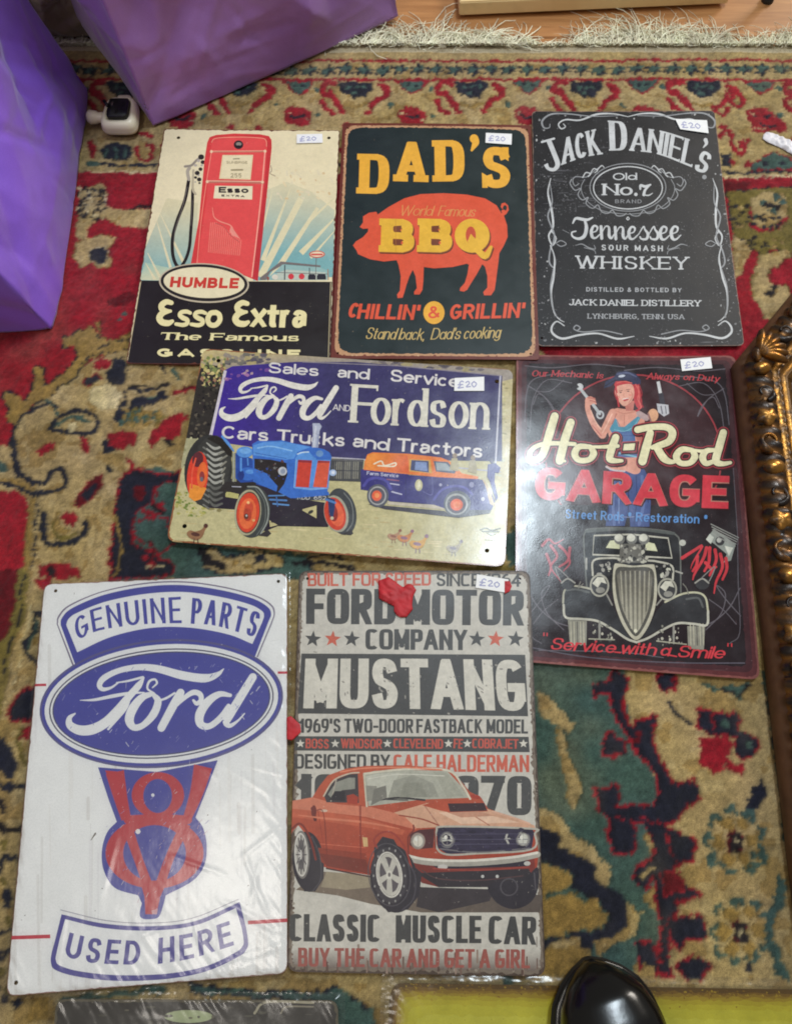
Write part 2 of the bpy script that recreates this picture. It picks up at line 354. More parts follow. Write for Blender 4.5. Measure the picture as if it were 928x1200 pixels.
class Art:
    """flat print: shapes are painted over one another and partitioned into one sheet of coloured faces"""
    def __init__(s, sign, seed=1):
        s.g = sign; s.L = []; s.v = (0, 0, 1); s.rnd = random.Random(seed)
    def view(s, ox, oy, k): s.v = (ox, oy, k); return s
    def T(s, P):
        P = np.asarray(P, float).reshape(-1, 2); return s.g.loc(np.stack([s.v[0] + P[:, 0] / s.v[2], s.v[1] + P[:, 1] / s.v[2]], 1))
    def put(s, polys, col):
        o = []
        for P in polys: o.append((s.T(P[0]), s.T(P[1])) if isinstance(P, tuple) else s.T(P))
        s.L.append((o, col))
    def raw(s, polys, col): s.L.append((polys, col))
    def poly(s, pts, col, smooth=False, jag=0.0):
        P = np.asarray(pts, float).reshape(-1, 2)
        if smooth: P = catmull(P, 5, True)
        if jag: P = resample(P, jag * 3) + np.array([[s.rnd.uniform(-jag, jag), s.rnd.uniform(-jag, jag)] for _ in range(len(resample(P, jag * 3)))])
        s.put([P], col)
    def arcpoly(s, parts, col):
        P = np.vstack([catmull(np.asarray(p, float), 8) if len(p) > 2 else np.asarray(p, float) for p in parts]); s.put([P], col)
    def line(s, pts, w, col, smooth=True, cap='round', closed=False, n=5):
        P = np.asarray(pts, float).reshape(-1, 2)
        w = np.asarray(w, float)
        if smooth and len(P) > 2:
            if w.ndim: w = np.interp(np.linspace(0, len(w) - 1, (len(P) - 1) * n + 1), range(len(w)), w)
            P = catmull(P, n, closed)
        elif w.ndim and len(w) != len(P): w = np.interp(np.linspace(0, len(w) - 1, len(P)), range(len(w)), w)
        s.put(pen(P, w, cap, closed=closed), col)
    def ell(s, cx, cy, rx, ry, col, rot=0, n=28, ring=0, a0=0, a1=360):
        t = np.radians(np.linspace(a0, a1, n, endpoint=(a1 - a0) < 360)); r = math.radians(rot)
        def e(a, b):
            x, y = a * np.cos(t), b * np.sin(t); return np.stack([cx + x * math.cos(r) - y * math.sin(r), cy + x * math.sin(r) + y * math.cos(r)], 1)
        s.put([(e(rx + ring / 2, ry + ring / 2), e(rx - ring / 2, ry - ring / 2))] if ring else [e(rx, ry)], col)
    def text(s, txt, base, h, wt, col, bar=None, sp=0.12, slant=0.0, serif=0.0, sth=0.1, sq=2.0, cap='flat', top=None, grow=0.0, offs=(0, 0), kx=None, caps2=1.0):
        """letters along base (smooth polyline); h: capital height or use top polyline; wt, bar: stem and bar thickness over height"""
        B = np.asarray(base, float).reshape(-1, 2); B = catmull(B, 10) if len(B) > 2 else B
        if top is not None:
            Tp = np.asarray(top, float).reshape(-1, 2); Tp = catmull(Tp, 10) if len(Tp) > 2 else Tp
            h = float(np.mean([np.hypot(*(Tp[0] - B[0])), np.hypot(*(Tp[-1] - B[-1])), np.hypot(*(Tp[len(Tp) // 2] - B[len(B) // 2]))]))
        def par(P):
            d = np.r_[0, np.cumsum(np.hypot(*np.diff(P, axis=0).T))]; return d
        dB = par(B); Ltot = dB[-1]
        bar = wt if bar is None else bar
        if slant > .2: txt = txt.replace('a', 'ɑ')
        wv, wh = wt * h, bar * h
        ws = []; low = 1.0
        for i, ch in enumerate(txt):
            ws.append(0.30 if ch == ' ' else (GL[ch][0] / 100 if ch in GL else .5))
        gaps = sp * h * (len(txt) - 1) + sum(wv for c in txt if c != ' ') + serif * h * 0
        k = (Ltot - gaps) / max(sum(ws), 1e-6)
        x = 0.0; out = []
        for ch, w0 in zip(txt, ws):
            W = w0 * k + (wv if ch != ' ' else 0)
            sc = 1.0
            for P in glyph(ch, W, h, wv + grow, wh + grow, x, serif * h, sth * h, sq, cap) if ch != ' ' else []:
                for Q in ([P] if not isinstance(P, tuple) else [P]):
                    out.append(Q)
            x += W + sp * h
        def warp(P):
            P = np.asarray(P, float); xs = P[:, 0] + slant * (P[:, 1]); ys = P[:, 1] / h
            dd = np.clip(xs, 0, Ltot); ex = xs - dd
            bx = np.interp(dd, dB, B[:, 0]); by = np.interp(dd, dB, B[:, 1])
            e = Ltot * 0.01
            tx = np.interp(np.clip(dd + e, 0, Ltot), dB, B[:, 0]) - np.interp(np.clip(dd - e, 0, Ltot), dB, B[:, 0])
            ty = np.interp(np.clip(dd + e, 0, Ltot), dB, B[:, 1]) - np.interp(np.clip(dd - e, 0, Ltot), dB, B[:, 1])
            l = np.hypot(tx, ty); tx, ty = tx / l, ty / l
            if top is None:
                return np.stack([bx + tx * ex + ty * ys * h + offs[0], by + ty * ex - tx * ys * h + offs[1]], 1)
            dT = par(Tp); f = dd / Ltot * dT[-1]
            ux = np.interp(f, dT, Tp[:, 0]); uy = np.interp(f, dT, Tp[:, 1])
            return np.stack([bx + tx * ex + (ux - bx) * ys + offs[0], by + ty * ex + (uy - by) * ys + offs[1]], 1)
        res = []
        for P in out:
            if isinstance(P, tuple): res.append((warp(resample(P[0], h * .3)), warp(resample(P[1], h * .3))))
            else: res.append(warp(resample(P, h * .3)))
        s.put(res, col)
    def jagrim(s, d0, d1, col, amp=1.0, step=2.0, radius=None):
        """worn border between the plate edge and an uneven line about d1 mm inside it"""
        r = s.g.radius if radius is None else radius
        o = resample(s.g.rounded(s.g.inset(d0), r), step); i = resample(s.g.rounded(s.g.inset(d1), r), step)
        c = i.mean(0)
        i = np.array([p + (c - p) / np.hypot(*(c - p)) * abs(s.rnd.gauss(0, amp)) for p in i])
        s.L.append(([(o, i)], col))
    def blobs(s, n, box, rmin, rmax, cols, asp=1.0, mask=None):
        x0, y0, x1, y1 = box
        for _ in range(n):
            cx, cy = s.rnd.uniform(x0, x1), s.rnd.uniform(y0, y1); r = s.rnd.uniform(rmin, rmax)
            if mask and not mask(cx, cy): continue
            k = s.rnd.randint(5, 7); a0 = s.rnd.uniform(0, 6)
            P = [(cx + r * asp * s.rnd.uniform(.6, 1.2) * math.cos(a0 + 6.283 * i / k), cy + r * s.rnd.uniform(.6, 1.2) * math.sin(a0 + 6.283 * i / k)) for i in range(k)]
            s.put([np.array(P)], s.rnd.choice(cols))
    def build(s, name, label=None, parent=None, plate=False, mat=None, step=9.0, dz=0.05, thick=0.8):
        g = s.g; V = []; E = []
        def addloop(P):
            P = resample(P, step); b = len(V); n = len(P)
            V.extend(P.tolist()); E.extend([(b + i, b + (i + 1) % n) for i in range(n)])
        clip = g.outline
        for polys, col in s.L:
            for P in polys:
                for Q in (P if isinstance(P, tuple) else (P,)): addloop(Q)
        if clip is not None: addloop(clip)
        A = np.array(V); lo, hi = A.min(0), A.max(0)
        for h in g.holes:
            if (h.max(0) > lo).all() and (h.min(0) < hi).all(): addloop(h)
        gx = np.arange(lo[0] + step / 2, hi[0], step); gy = np.arange(lo[1] + step / 2, hi[1], step)
        if len(gx) and len(gy):
            G = np.array([(x, y) for x in gx for y in gy]); m = np.zeros(len(G), bool)
            for polys, col in s.L: m |= inside(polys, G)
            V.extend((G[m] + 0.013).tolist())
        r = delaunay_2d_cdt([Vector(v) for v in V], E, [], 0, 1e-4, False)
        vv = np.array([(v.x, v.y) for v in r[0]]); T = np.array([f for f in r[2] if len(f) == 3])
        C = vv[T].mean(1)
        lay = -np.ones(len(T), int)
        for k, (polys, col) in enumerate(s.L): lay[inside(polys, C)] = k
        if clip is not None: lay[~inside([clip], C)] = -1
        if g.holes: lay[inside(g.holes, C)] = -1
        area = np.abs(np.cross(vv[T[:, 1]] - vv[T[:, 0]], vv[T[:, 2]] - vv[T[:, 0]]))
        ok = (lay >= 0) & (area > 1e-6); T = T[ok]; lay = lay[ok]
        used = np.unique(T); mapi = -np.ones(len(vv), int); mapi[used] = np.arange(len(used)); T = mapi[T]; vv = vv[used]
        z = g.bend(vv[:, 0], vv[:, 1])
        if not plate: g.order += 1; z = z + dz * g.order
        me = bpy.data.meshes.new(name)
        verts = np.column_stack([vv, z]) / 1000
        e1 = verts[T[:, 1]] - verts[T[:, 0]]; e2 = verts[T[:, 2]] - verts[T[:, 0]]; fl = np.cross(e1, e2)[:, 2] < 0
        T[fl] = T[fl][:, ::-1]
        colc = np.ones((len(T), 3, 4), np.float32)
        for k, (polys, col) in enumerate(s.L):
            idx = np.nonzero(lay == k)[0]
            if not len(idx): continue
            if callable(col): colc[idx, :, :3] = col(vv[T[idx]].reshape(-1, 2)).reshape(-1, 3, 3)
            else: colc[idx, :, :3] = lin(col)
        faces = T; nt = len(T)
        if plate:
            ec = {}
            for f in T:
                for a, b in ((f[0], f[1]), (f[1], f[2]), (f[2], f[0])): ec[(a, b)] = 1
            bd = [(a, b) for (a, b) in ec if (b, a) not in ec]
            n0 = len(verts); low = verts.copy(); low[:, 2] -= thick / 1000
            verts = np.vstack([verts, low])
            F = [tuple(f) for f in T] + [tuple(f[::-1] + n0) for f in T] + [(a, a + n0, b + n0, b) for a, b in bd]
            me.from_pydata(verts.tolist(), [], [tuple(int(i) for i in f) for f in F])
            cc = np.vstack([colc.reshape(-1, 4), np.tile((*lin((150, 145, 138)), 1), (nt * 3, 1)), np.tile((*lin(getattr(g, 'edgecol', (120, 90, 70))), 1), (len(bd) * 4, 1))])
        else:
            me.from_pydata(verts.tolist(), [], T.tolist()); cc = colc.reshape(-1, 4)
        at = me.color_attributes.new('ink', 'FLOAT_COLOR', 'CORNER'); at.data.foreach_set('color', np.ascontiguousarray(cc, np.float32).ravel())
        me.update(); me.materials.append(mat or g.mat)
        o = bpy.data.objects.new(name, me); COL.objects.link(o); o.parent = parent or g.root
        if label: o['label'] = label
        return o
def grad(art, p, q, ca, cb):
    """colour running from ca at sheet point p to cb at q"""
    P = art.T([p, q]); d = P[1] - P[0]; L = d @ d; A = np.array(lin(ca)); B = np.array(lin(cb)); p0 = P[0]
    return lambda X: A + np.clip(((X - p0) @ d) / L, 0, 1)[:, None] * (B - A)
def hole_at(sign, px, py, r=2.0):
    c = sign.loc([(px, py)])[0]; sign.holes.append(np.array([(c[0] + r * math.cos(k * .7854), c[1] + r * math.sin(k * .7854)) for k in range(8)]))
# ------------------------------------------------------------------ wooden floor: boards, each one laid by itself
ax_a, ax_b = hit(480, 50), hit(928, 50)
RUG_A = math.atan2(ax_b.y - ax_a.y, ax_b.x - ax_a.x); RC, RS = math.cos(RUG_A), math.sin(RUG_A)
def rug_to_world(x, y): return (ax_a.x + RC * x - RS * y, ax_a.y + RS * x + RC * y)
def wood_material(name, rgb, rgb2, scale=(3, 40, 3), rough=0.4):
    t = NT(name); v = t.coords(scale); n = t.noise(v, 3.0, 5, 0.6); n2 = t.noise(t.coords((8, 180, 8)), 4.0, 3)
    oi = t.add('ShaderNodeObjectInfo')
    c = t.mix(t.ramp(n, 0.3, 0.72), lin(rgb), lin(rgb2)); c = t.mix(t.math('MULTIPLY', t.ramp(n2, 0.5, 0.8), 0.35), c, tuple(x * .5 for x in lin(rgb2)))
    c = t.mix(1.0, c, t.mix(oi.outputs['Random'], (0.82, 0.8, 0.78), (1.08, 1.05, 1.0)), 'MULTIPLY')
    t.link(c, t.b.inputs['Base Color']); t.b.inputs['Roughness'].default_value = rough
    t.link(t.bump(n2, 0.15, 0.0006), t.b.inputs['Normal']); return t.m
M_floor = wood_material('oak_floor', (188, 136, 86), (154, 104, 60))
M_floor_gap = plain_material('floor_gap', (46, 32, 22), 0.8).m
fl = empty('floor', (0, 0, -0.016), RUG_A, None, None); tag(fl, kind='structure')
mesh_obj('subfloor', [(-2.4, -1.6, -0.004), (2.4, -1.6, -0.004), (2.4, 3.2, -0.004), (-2.4, 3.2, -0.004)], [(0, 1, 2, 3)], M_floor_gap, fl, False)
bm = bmesh.new(); bmesh.ops.create_cube(bm, size=1); bmesh.ops.scale(bm, vec=(1.196, 0.0885, 0.012), verts=bm.verts); bmesh.ops.translate(bm, vec=(0, 0, 0.003), verts=bm.verts)
bmesh.ops.bevel(bm, geom=[e for e in bm.edges], offset=0.0012, segments=1, affect='EDGES')
board = bm_obj('floorboard', bm, M_floor, fl, False)
first = True
for r in range(-8, 32):
    for c in range(-2, 3):
        x = c * 1.2 + (0.6 if r % 2 else 0.13); y = r * 0.09 - 0.4
        o = board if first else board.copy()
        if not first: COL.objects.link(o); o.parent = fl
        first = False; o.location = (x, y, random.uniform(-.0002, .0002))

# ------------------------------------------------------------------ rug: every knot of the pile carries its own dyed colour
BEI, GOL, RED, DRD, NAV, TEA, OLI, PAL, BLK, PIN = (166, 145, 102), (144, 118, 66), (142, 26, 40), (92, 18, 28), (32, 34, 48), (64, 88, 84), (112, 100, 52), (205, 190, 150), (34, 30, 34), (150, 70, 62)
RUG = []       # (colour, kind, points, width or outline)
VW = [0, 0, 1]
def rv(ox, oy, k): VW[:] = [ox, oy, k]
def _p(s):
    a = np.array([float(x) for x in s.replace(',', ' ').split()]).reshape(-1, 2)
    return np.stack([VW[0] + a[:, 0] / VW[2], VW[1] + a[:, 1] / VW[2]], 1)
def A_(col, s, edge=None, ew=6):            # area, optional outline
    P = _p(s)
    if edge: RUG.append((edge, 'l', np.vstack([P, P[:1]]), ew * 2 / VW[2]))
    RUG.append((col, 'a', P, 0))
def L_(col, s, w): RUG.append((col, 'l', catmull(_p(s), 4), w / VW[2]))
def D_(col, s, r):                          # dots
    for p in _p(s): RUG.append((col, 'd', p[None], r / VW[2]))

# red field with the corner spandrels, upper part behind the plates
rv(0, 0, 1)
A_(RED, '-300,198 1300,208 1300,480 870,430 640,420 640,412 150,430 60,440 20,520 -300,600')
A_(BEI, '-320,560 20,520 60,430 150,428 1200,420 1500,2000 -600,2000')
# top band: reds, stars, hooks and half flowers
L_(RED, '-320,71 0,70 300,69 928,69 1300,71', 3); L_(RED, '-320,90 0,91 330,91 928,92 1300,92', 3.6)
L_(NAV, '-300,191 0,190 200,190 928,202 1300,205', 3); L_(PAL, '-300,196 928,207 1300,208', 2.5)
for k in range(-14, 62):
    x = 20 + k * 21.3; y = 79.5 + random.uniform(-1, 1)
    RUG.append((NAV, 'l', np.array([(x - 9, y - 2), (x, y + 1), (x + 9, y + 3)]), 2.2)); RUG.append((TEA, 'd', np.array([(x, y)]), 4.6)); RUG.append((NAV, 'l', np.array([(x + 2, y - 6), (x + 6, y), (x + 1, y + 6)]), 2.4))
    RUG.append((TEA, 'd', np.array([(x + 7, y - 2)]), 2.6)); RUG.append((NAV, 'd', np.array([(x - 6, y + 4)]), 1.8))
for k in range(-4, 10):
    x = 145 + k * 135.6; rv(x, 104, 1)
    A_(NAV, '-19,-10 19,-10 20,-2 12,3 10,9 3,6 -2,10 -9,5 -17,2', None); D_(TEA, '-9,-4 0,-5 9,-4 -3,3', 3.2)
    L_(RED, '-24,-8 -36,-8 -38,2 -28,6 -22,14 -16,22', 6.5); L_(RED, '28,-6 36,-2 34,8 24,12 18,20', 6.5); L_(RED, '-40,12 -34,22 -26,28', 6); D_(RED, '-30,2 32,0 -14,26 14,26', 3.4); L_(GOL, '-12,16 0,20 12,15', 4); D_(TEA, '-46,-2 42,18 -44,30', 3); D_(NAV, '0,-8 -14,-6 14,-6', 3)
    A_(TEA, '50,-10 84,-10 78,-2 68,4 58,-1', RED, 1.6); D_(NAV, '62,-6 72,-5', 2)
    A_(RED, '50,26 60,20 74,21 84,28 80,40 70,44 58,42 52,36'); L_(NAV, '60,31 68,33 76,30', 3); D_(PAL, '56,28 79,35', 2)
    D_(RED, '-10,44 6,52 22,46 34,56 -26,58 44,64 -38,66', 4); L_(RED, '-30,60 -20,72 -6,70', 4)
rv(820, 60, 3.333)
A_(TEA, '200,450 250,420 290,395 330,415 380,440 380,462 210,462', RED, 5); D_(NAV, '260,440 320,440', 12)
A_(RED, '190,270 225,240 260,262 300,245 335,290 330,318 280,310 240,325 195,312'); L_(NAV, '235,285 262,292 290,286', 9); L_(PAL, '210,300 250,305', 6)
L_(RED, '90,150 120,200 160,205 150,160 110,150', 14); L_(RED, '50,210 80,250 110,215', 14); L_(RED, '110,320 130,380 170,400 185,350', 15); L_(RED, '70,340 100,310', 14); D_(RED, '130,430 190,440 160,372', 12)
A_(NAV, '82,400 120,400 122,445 84,448'); L_(RED, '340,180 370,170 370,200', 14)
A_(DRD, '90,500 190,505 185,545 100,540')
A_(OLI, '105,540 400,530 400,770 350,790 300,770 250,785 180,760 130,700', NAV, 4)
A_(BEI, '205,570 250,545 330,560 350,600 330,690 260,700 210,660'); L_(RED, '205,670 240,695 300,690 340,650', 13); L_(RED, '205,610 215,650', 9); D_(TEA, '250,590 290,620 230,640 330,590 300,570', 13)
for k in range(60): RUG.append((random.choice([BLK, BLK, NAV, BEI]), 'd', np.array([(820 + random.uniform(130, 320) / 3.333, 60 + (random.uniform(590, 690) if k % 3 else random.uniform(720, 775)) / 3.333)]), random.uniform(1.5, 3)))
A_(BEI, '130,700 180,740 210,780 190,800 165,870 150,900 125,780'); A_(BEI, '245,790 350,775 365,800 280,850 275,900 350,920 372,1010 300,1060 255,1040 215,950 215,860', OLI, 4)
D_(BLK, '290,920 275,945 305,915', 9); L_(BLK, '270,915 290,930 285,960', 6)
# red field seen between the bag and the pump plate
rv(60, 160, 4.286)
A_(BEI, '60,-60 560,-60 545,165 300,160 185,170 60,170'); L_(NAV, '180,130 230,128 340,136 530,134', 14); L_(TEA, '180,130 230,130', 30)
A_(NAV, '250,55 280,30 340,15 400,40 405,90 370,115 300,110 262,95'); L_(TEA, '280,50 270,90', 14); L_(TEA, '330,45 330,100', 12); L_(TEA, '375,50 370,95', 12)
L_(RED, '430,40 445,100 500,100 510,30 480,20', 20); L_(RED, '190,10 215,60 200,90', 22); L_(RED, '440,-30 500,-20', 20)
A_(BEI, '150,260 240,230 275,270 260,330 330,350 360,350 440,360 560,350 560,440 480,455 400,440 350,440 290,410 260,385 190,430 175,500 120,505 130,440 130,330')
for k in range(70): RUG.append((random.choice([BLK, NAV, BLK, PAL]), 'd', np.array([(60 + random.uniform(130, 265) / 4.286, 160 + random.uniform(250, 400) / 4.286)]), random.uniform(1.2, 2.4)))
L_(BLK, '395,360 430,345 540,348', 12)
A_(BEI, '120,520 190,495 250,480 325,490 315,520 270,560 290,590 295,640 230,650 185,615 160,640 130,660 110,600', GOL, 4); A_(NAV, '190,555 260,545 285,600 250,635 190,610', PAL, 4)
A_(DRD, '285,810 400,770 430,800 350,850 280,845')
A_(GOL, '150,940 240,925 240,990 225,1000 330,1020 440,960 440,1070 340,1110 250,1090 190,1110 110,1210 0,1300 -20,1230 90,1120 130,1050 40,1040 60,990 120,985', OLI, 4)
A_(BEI, '200,1120 300,1090 420,1080 500,1100 500,1260 20,1300'); A_(RED, '225,1140 270,1115 300,1150 260,1180 215,1170'); A_(NAV, '310,1150 370,1130 390,1180 330,1210', None)
D_(BLK, '155,1005 220,1000', 8); D_(TEA, '370,890 345,920', 10)
# left side
rv(0, 380, 3.75)
A_(RED, '-900,-300 300,-300 430,30 400,110 330,150 300,210 200,280 180,330 130,300 100,330 40,300 30,420 0,470 -900,500')
A_(GOL, '280,50 360,20 400,0 430,40 410,110 560,60 560,110 400,130 370,150 330,220 210,320 170,330 100,400 60,440 30,420 40,360 10,310 30,290 80,310 110,330 140,260 150,180 190,190 200,270 290,200 340,140 330,90 280,90', NAV, 4)
A_(BEI, '70,420 200,330 330,230 400,150 560,130 560,400 300,760 130,760 60,560')
A_(RED, '415,160 440,140 480,165 470,195 415,195'); A_(NAV, '360,250 420,220 440,240 380,270', RED, 4); A_(NAV, '455,220 500,190 520,150 550,170 545,260 500,270 460,250')
A_(PAL, '395,270 470,260 530,310 520,370 440,380 380,340'); L_(NAV, '540,290 545,340 500,420', 10); L_(NAV, '560,285 640,295 730,270', 14)
A_(NAV, '590,320 640,330 730,290 745,320 640,350 540,430 510,440 520,410 590,370'); L_(TEA, '610,335 700,320', 10); L_(TEA, '535,415 600,375', 12)
for k in range(28): RUG.append((random.choice([GOL, TEA, OLI]), 'd', np.array([(random.uniform(530, 740) / 3.75, 380 + random.uniform(370, 450) / 3.75)]), random.uniform(2.5, 5)))
L_(NAV, '245,370 210,345 160,370 90,410 60,480 62,560 80,640 120,690 200,700 225,650 265,635 290,670 280,710 240,735 160,745 110,730', 17); L_(TEA, '195,330 240,370 250,400', 10)
L_(NAV, '225,470 250,420 320,385 400,395 435,440 400,480 330,480 250,475', 17); L_(TEA, '250,450 310,410 380,430', 13); D_(PAL, '320,455', 22)
A_(RED, '160,560 190,530 250,520 250,545 190,565 165,582'); A_(RED, '360,495 385,500 395,570 375,570'); A_(NAV, '455,530 490,500 500,560 470,590'); A_(RED, '495,510 560,470 610,490 600,530 545,550 500,555')
A_(RED, '650,510 690,450 750,400 800,380 800,480 720,500 670,540'); L_(RED, '560,590 590,620 550,660', 14)
A_(DRD, '330,790 350,740 430,670 450,665 440,720 380,780 350,800', RED, 4); A_(NAV, '350,760 410,700 430,710 380,780')
A_(RED, '275,830 320,820 345,860 320,885 280,870'); L_(NAV, '190,830 180,900 200,960 300,960 370,920 380,880', 22); L_(OLI, '230,880 250,930 330,920', 22); L_(GOL, '250,840 240,900 300,900', 14)
L_(NAV, '0,700 60,705 110,725', 22); A_(TEA, '-200,590 20,600 40,650 -200,640'); L_(GOL, '-100,680 60,690 140,730', 18)
A_(RED, '-900,730 80,735 120,770 130,800 110,860 95,1000 80,1220 -900,1500'); L_(GOL, '150,770 125,860 110,1000 90,1200', 26); L_(NAV, '170,790 145,900 125,1100', 7)
A_(RED, '160,1070 250,1040 350,1070 350,1110 250,1120 160,1100'); A_(RED, '150,1120 210,1110 215,1160 150,1165'); A_(BLK, '205,1070 240,1060 240,1110 210,1105'); D_(NAV, '480,635 490,640', 12)
# dark corner between pump plate, tractor plate and blue oval plate
rv(130, 400, 4.035)
A_(TEA, '60,640 200,590 330,600 420,700 500,960 940,1010 940,1130 200,1130 0,1130 20,760')
A_(NAV, '60,640 120,610 200,625 330,610 330,640 240,660 190,690 180,760 130,780 100,830 90,900 100,960 180,1000 290,1070 280,1110 0,1115 10,900 20,760', RED, 9)
A_(TEA, '210,700 320,680 300,740 250,760 215,740'); L_(RED, '200,680 215,735 190,755', 10); A_(DRD, '100,680 140,680 150,720 130,760 100,740'); L_(RED, '150,800 200,820 250,790 200,770 260,760', 14); L_(BLK, '190,780 240,800', 20)
A_(TEA, '100,850 250,830 280,900 300,960 230,1010 180,960 110,930', RED, 8); A_(TEA, '230,1000 400,980 500,1000 520,1090 330,1095')
L_(DRD, '180,950 200,1000 190,1050', 14); D_(RED, '160,1030 200,1060', 18); L_(PAL, '150,1060 280,1075', 8); L_(GOL, '10,820 40,900 45,1000 20,1100', 14)
L_(RED, '310,240 360,225 420,210', 26); L_(DRD, '350,215 390,210', 12); D_(BLK, '100,310 125,320 90,300', 4)
L_(RED, '210,480 215,430 260,390 350,350', 24); L_(RED, '240,430 290,450 320,440', 22); D_(BLK, '300,480 285,470', 14); A_(RED, '-10,440 60,430 130,450 120,500 60,490 -10,500')
A_(NAV, '0,90 50,80 60,190 20,210 -10,180'); L_(BLK, '80,220 130,212 200,225 265,205', 14); A_(NAV, '110,270 150,260 180,280 260,240 265,265 190,300 120,310 20,390 10,370'); L_(NAV, '240,110 270,150', 10); L_(TEA, '310,150 325,190 300,130', 16)
for k in range(30): RUG.append((random.choice([GOL, TEA, OLI]), 'd', np.array([(130 + random.uniform(60, 250) / 4.035, 400 + random.uniform(320, 400) / 4.035)]), random.uniform(2, 4)))
A_(BEI, '410,990 470,970 540,1010 700,990 800,1010 820,1060 600,1100 500,1080 430,1060', NAV, 6); A_(NAV, '690,1010 740,1005 740,1040 690,1040'); A_(BLK, '400,990 440,980 470,1020 520,1040 560,1050 540,1070 430,1050'); D_(GOL, '600,1040 650,1060', 14)
rv(180, 620, 2.017)
A_(BEI, '360,70 420,60 470,90 460,120 380,100', NAV, 4); A_(BEI, '470,100 560,80 640,100 600,125 500,120'); L_(BLK, '330,75 420,85 470,100', 8); A_(OLI, '700,90 830,85 860,110 840,0 900,-30 900,130 720,120', None); A_(TEA, '820,20 855,0 860,90 840,95')
# strip left of the blue oval plate
rv(0, 680, 4.615)
A_(OLI, '80,-60 150,-60 130,160 60,400 20,640 -10,760 -400,900 -400,560 10,330 50,160'); A_(DRD, '-600,-60 80,-60 60,140 30,300 -10,340 -600,420')
L_(BEI, '150,-40 140,160 110,330 80,480 40,640 10,740 -60,860', 34); L_(PAL, '160,120 115,360 90,480 50,640', 9); L_(NAV, '115,-30 95,150 60,330 10,500', 7)
A_(RED, '195,0 240,-10 235,30 200,40'); A_(NAV, '165,180 240,170 235,200 170,205'); L_(NAV, '175,200 180,290 140,330 130,400 180,440 210,440', 26); L_(TEA, '180,220 185,290 150,340 140,400', 14); D_(GOL, '190,350 200,330', 18)
A_(NAV, '90,640 150,600 200,580 200,720 150,760 60,770 40,730 60,680', RED, 12); A_(RED, '80,820 110,800 160,800 150,840 90,870'); A_(NAV, '-60,860 20,880 60,960 80,1000 60,1090 20,1060 -60,1020'); L_(NAV, '30,1110 80,1130 140,1110', 26); L_(OLI, '100,800 90,880 130,1000', 20)
rv(0, 920, 4.444)
L_(NAV, '-60,-20 20,40 60,10', 24); L_(BLK, '-60,90 10,110 20,150', 26); L_(BLK, '-20,210 40,240 130,220', 30); L_(NAV, '0,440 20,390 80,370 140,400', 24); A_(NAV, '20,560 60,520 80,560 60,630 20,620', None); L_(NAV, '-20,770 60,750', 22); L_(NAV, '-20,870 20,890 60,850', 30); D_(OLI, '30,320 20,500 60,700 10,980 50,1060', 26); D_(NAV, '40,1120 90,1150 -10,1060', 24)
# strip below the plates
rv(40, 1140, 2.109)
A_(TEA, '50,60 180,45 320,30 330,45 180,60 60,75'); A_(TEA, '380,25 480,42 600,55 760,50 790,80 840,100 840,140 700,140 690,75 560,62 400,50', NAV, 4); A_(GOL, '0,60 45,60 50,120 -20,120')
# right hand field below the hot rod plate
rv(620, 780, 3.013)
A_(TEA, '-90,-60 340,-60 350,250 430,340 450,450 440,520 400,600 450,700 440,760 400,830 480,880 480,980 400,1000 380,1090 240,1145 300,1400 -90,1400')
A_(BEI, '30,100 60,105 90,130 165,205 150,240 110,225 60,190 40,160'); A_(BEI, '95,225 125,240 145,330 175,380 185,440 160,500 140,470 130,390 115,320', GOL, 3)
A_(BEI, '-60,480 60,505 110,520 150,590 190,620 240,680 285,730 270,780 330,840 395,875 385,950 300,1000 240,1045 220,1100 160,1145 -60,1200', None)
A_(NAV, '-60,560 60,570 110,600 110,650 180,690 240,710 230,760 290,800 350,850 355,920 280,975 210,985 160,970 120,960 60,1010 -60,1020 -60,700', None)
A_(GOL, '-60,690 60,700 160,750 140,800 240,840 290,890 270,930 150,950 60,960 -60,960', TEA, 5); A_(GOL, '60,1000 150,990 210,1010 230,1060 160,1100 60,1090 -60,1100'); L_(TEA, '60,820 140,800 200,830', 12); L_(BEI, '200,1000 235,985 240,1020', 12); L_(TEA, '230,1000 235,1040', 14); A_(NAV, '180,980 230,970 230,1000 190,1010')
A_(NAV, '310,20 350,60 330,150 345,215 370,225 385,195 440,180 425,230 440,300 480,380 500,425 585,410 590,465 540,500 505,540 470,560 480,600 500,640 580,640 520,700 500,720 540,770 600,805 520,825 510,880 480,1000 500,1090 455,1085 470,900 450,800 440,740 400,790 370,760 380,710 440,690 450,650 430,600 400,560 340,545 370,600 360,660 300,670 275,600 285,545 240,500 235,430 300,420 310,500 430,500 460,460 450,380 380,310 350,250 330,215 300,180 290,90 230,110 230,70 300,60', RED, 9)
A_(NAV, '450,30 510,30 505,90 460,85', RED, 9); A_(NAV, '260,265 290,240 330,270 340,310 260,310', RED, 8); D_(DRD, '370,265 385,240', 12); L_(RED, '300,495 420,490', 9); L_(RED, '300,540 460,548', 9)
A_(NAV, '480,570 530,590 580,620 570,680 520,690 490,640', RED, 9); A_(DRD, '470,730 530,730 540,790 480,800', RED, 7); A_(BEI, '380,740 430,710 450,715 400,770'); A_(NAV, '490,900 600,880 620,950 550,960 520,990', RED, 9); A_(NAV, '390,990 430,980 460,1040 440,1100 400,1060', RED, 9); A_(BEI, '400,1060 430,1050 450,1100 400,1110'); A_(NAV, '520,1050 580,1020 630,1050 610,1100 540,1090', RED, 8)
A_(TEA, '610,60 680,80 780,60 780,95 750,115 700,95 620,80'); L_(BLK, '690,90 760,100 785,65', 8)
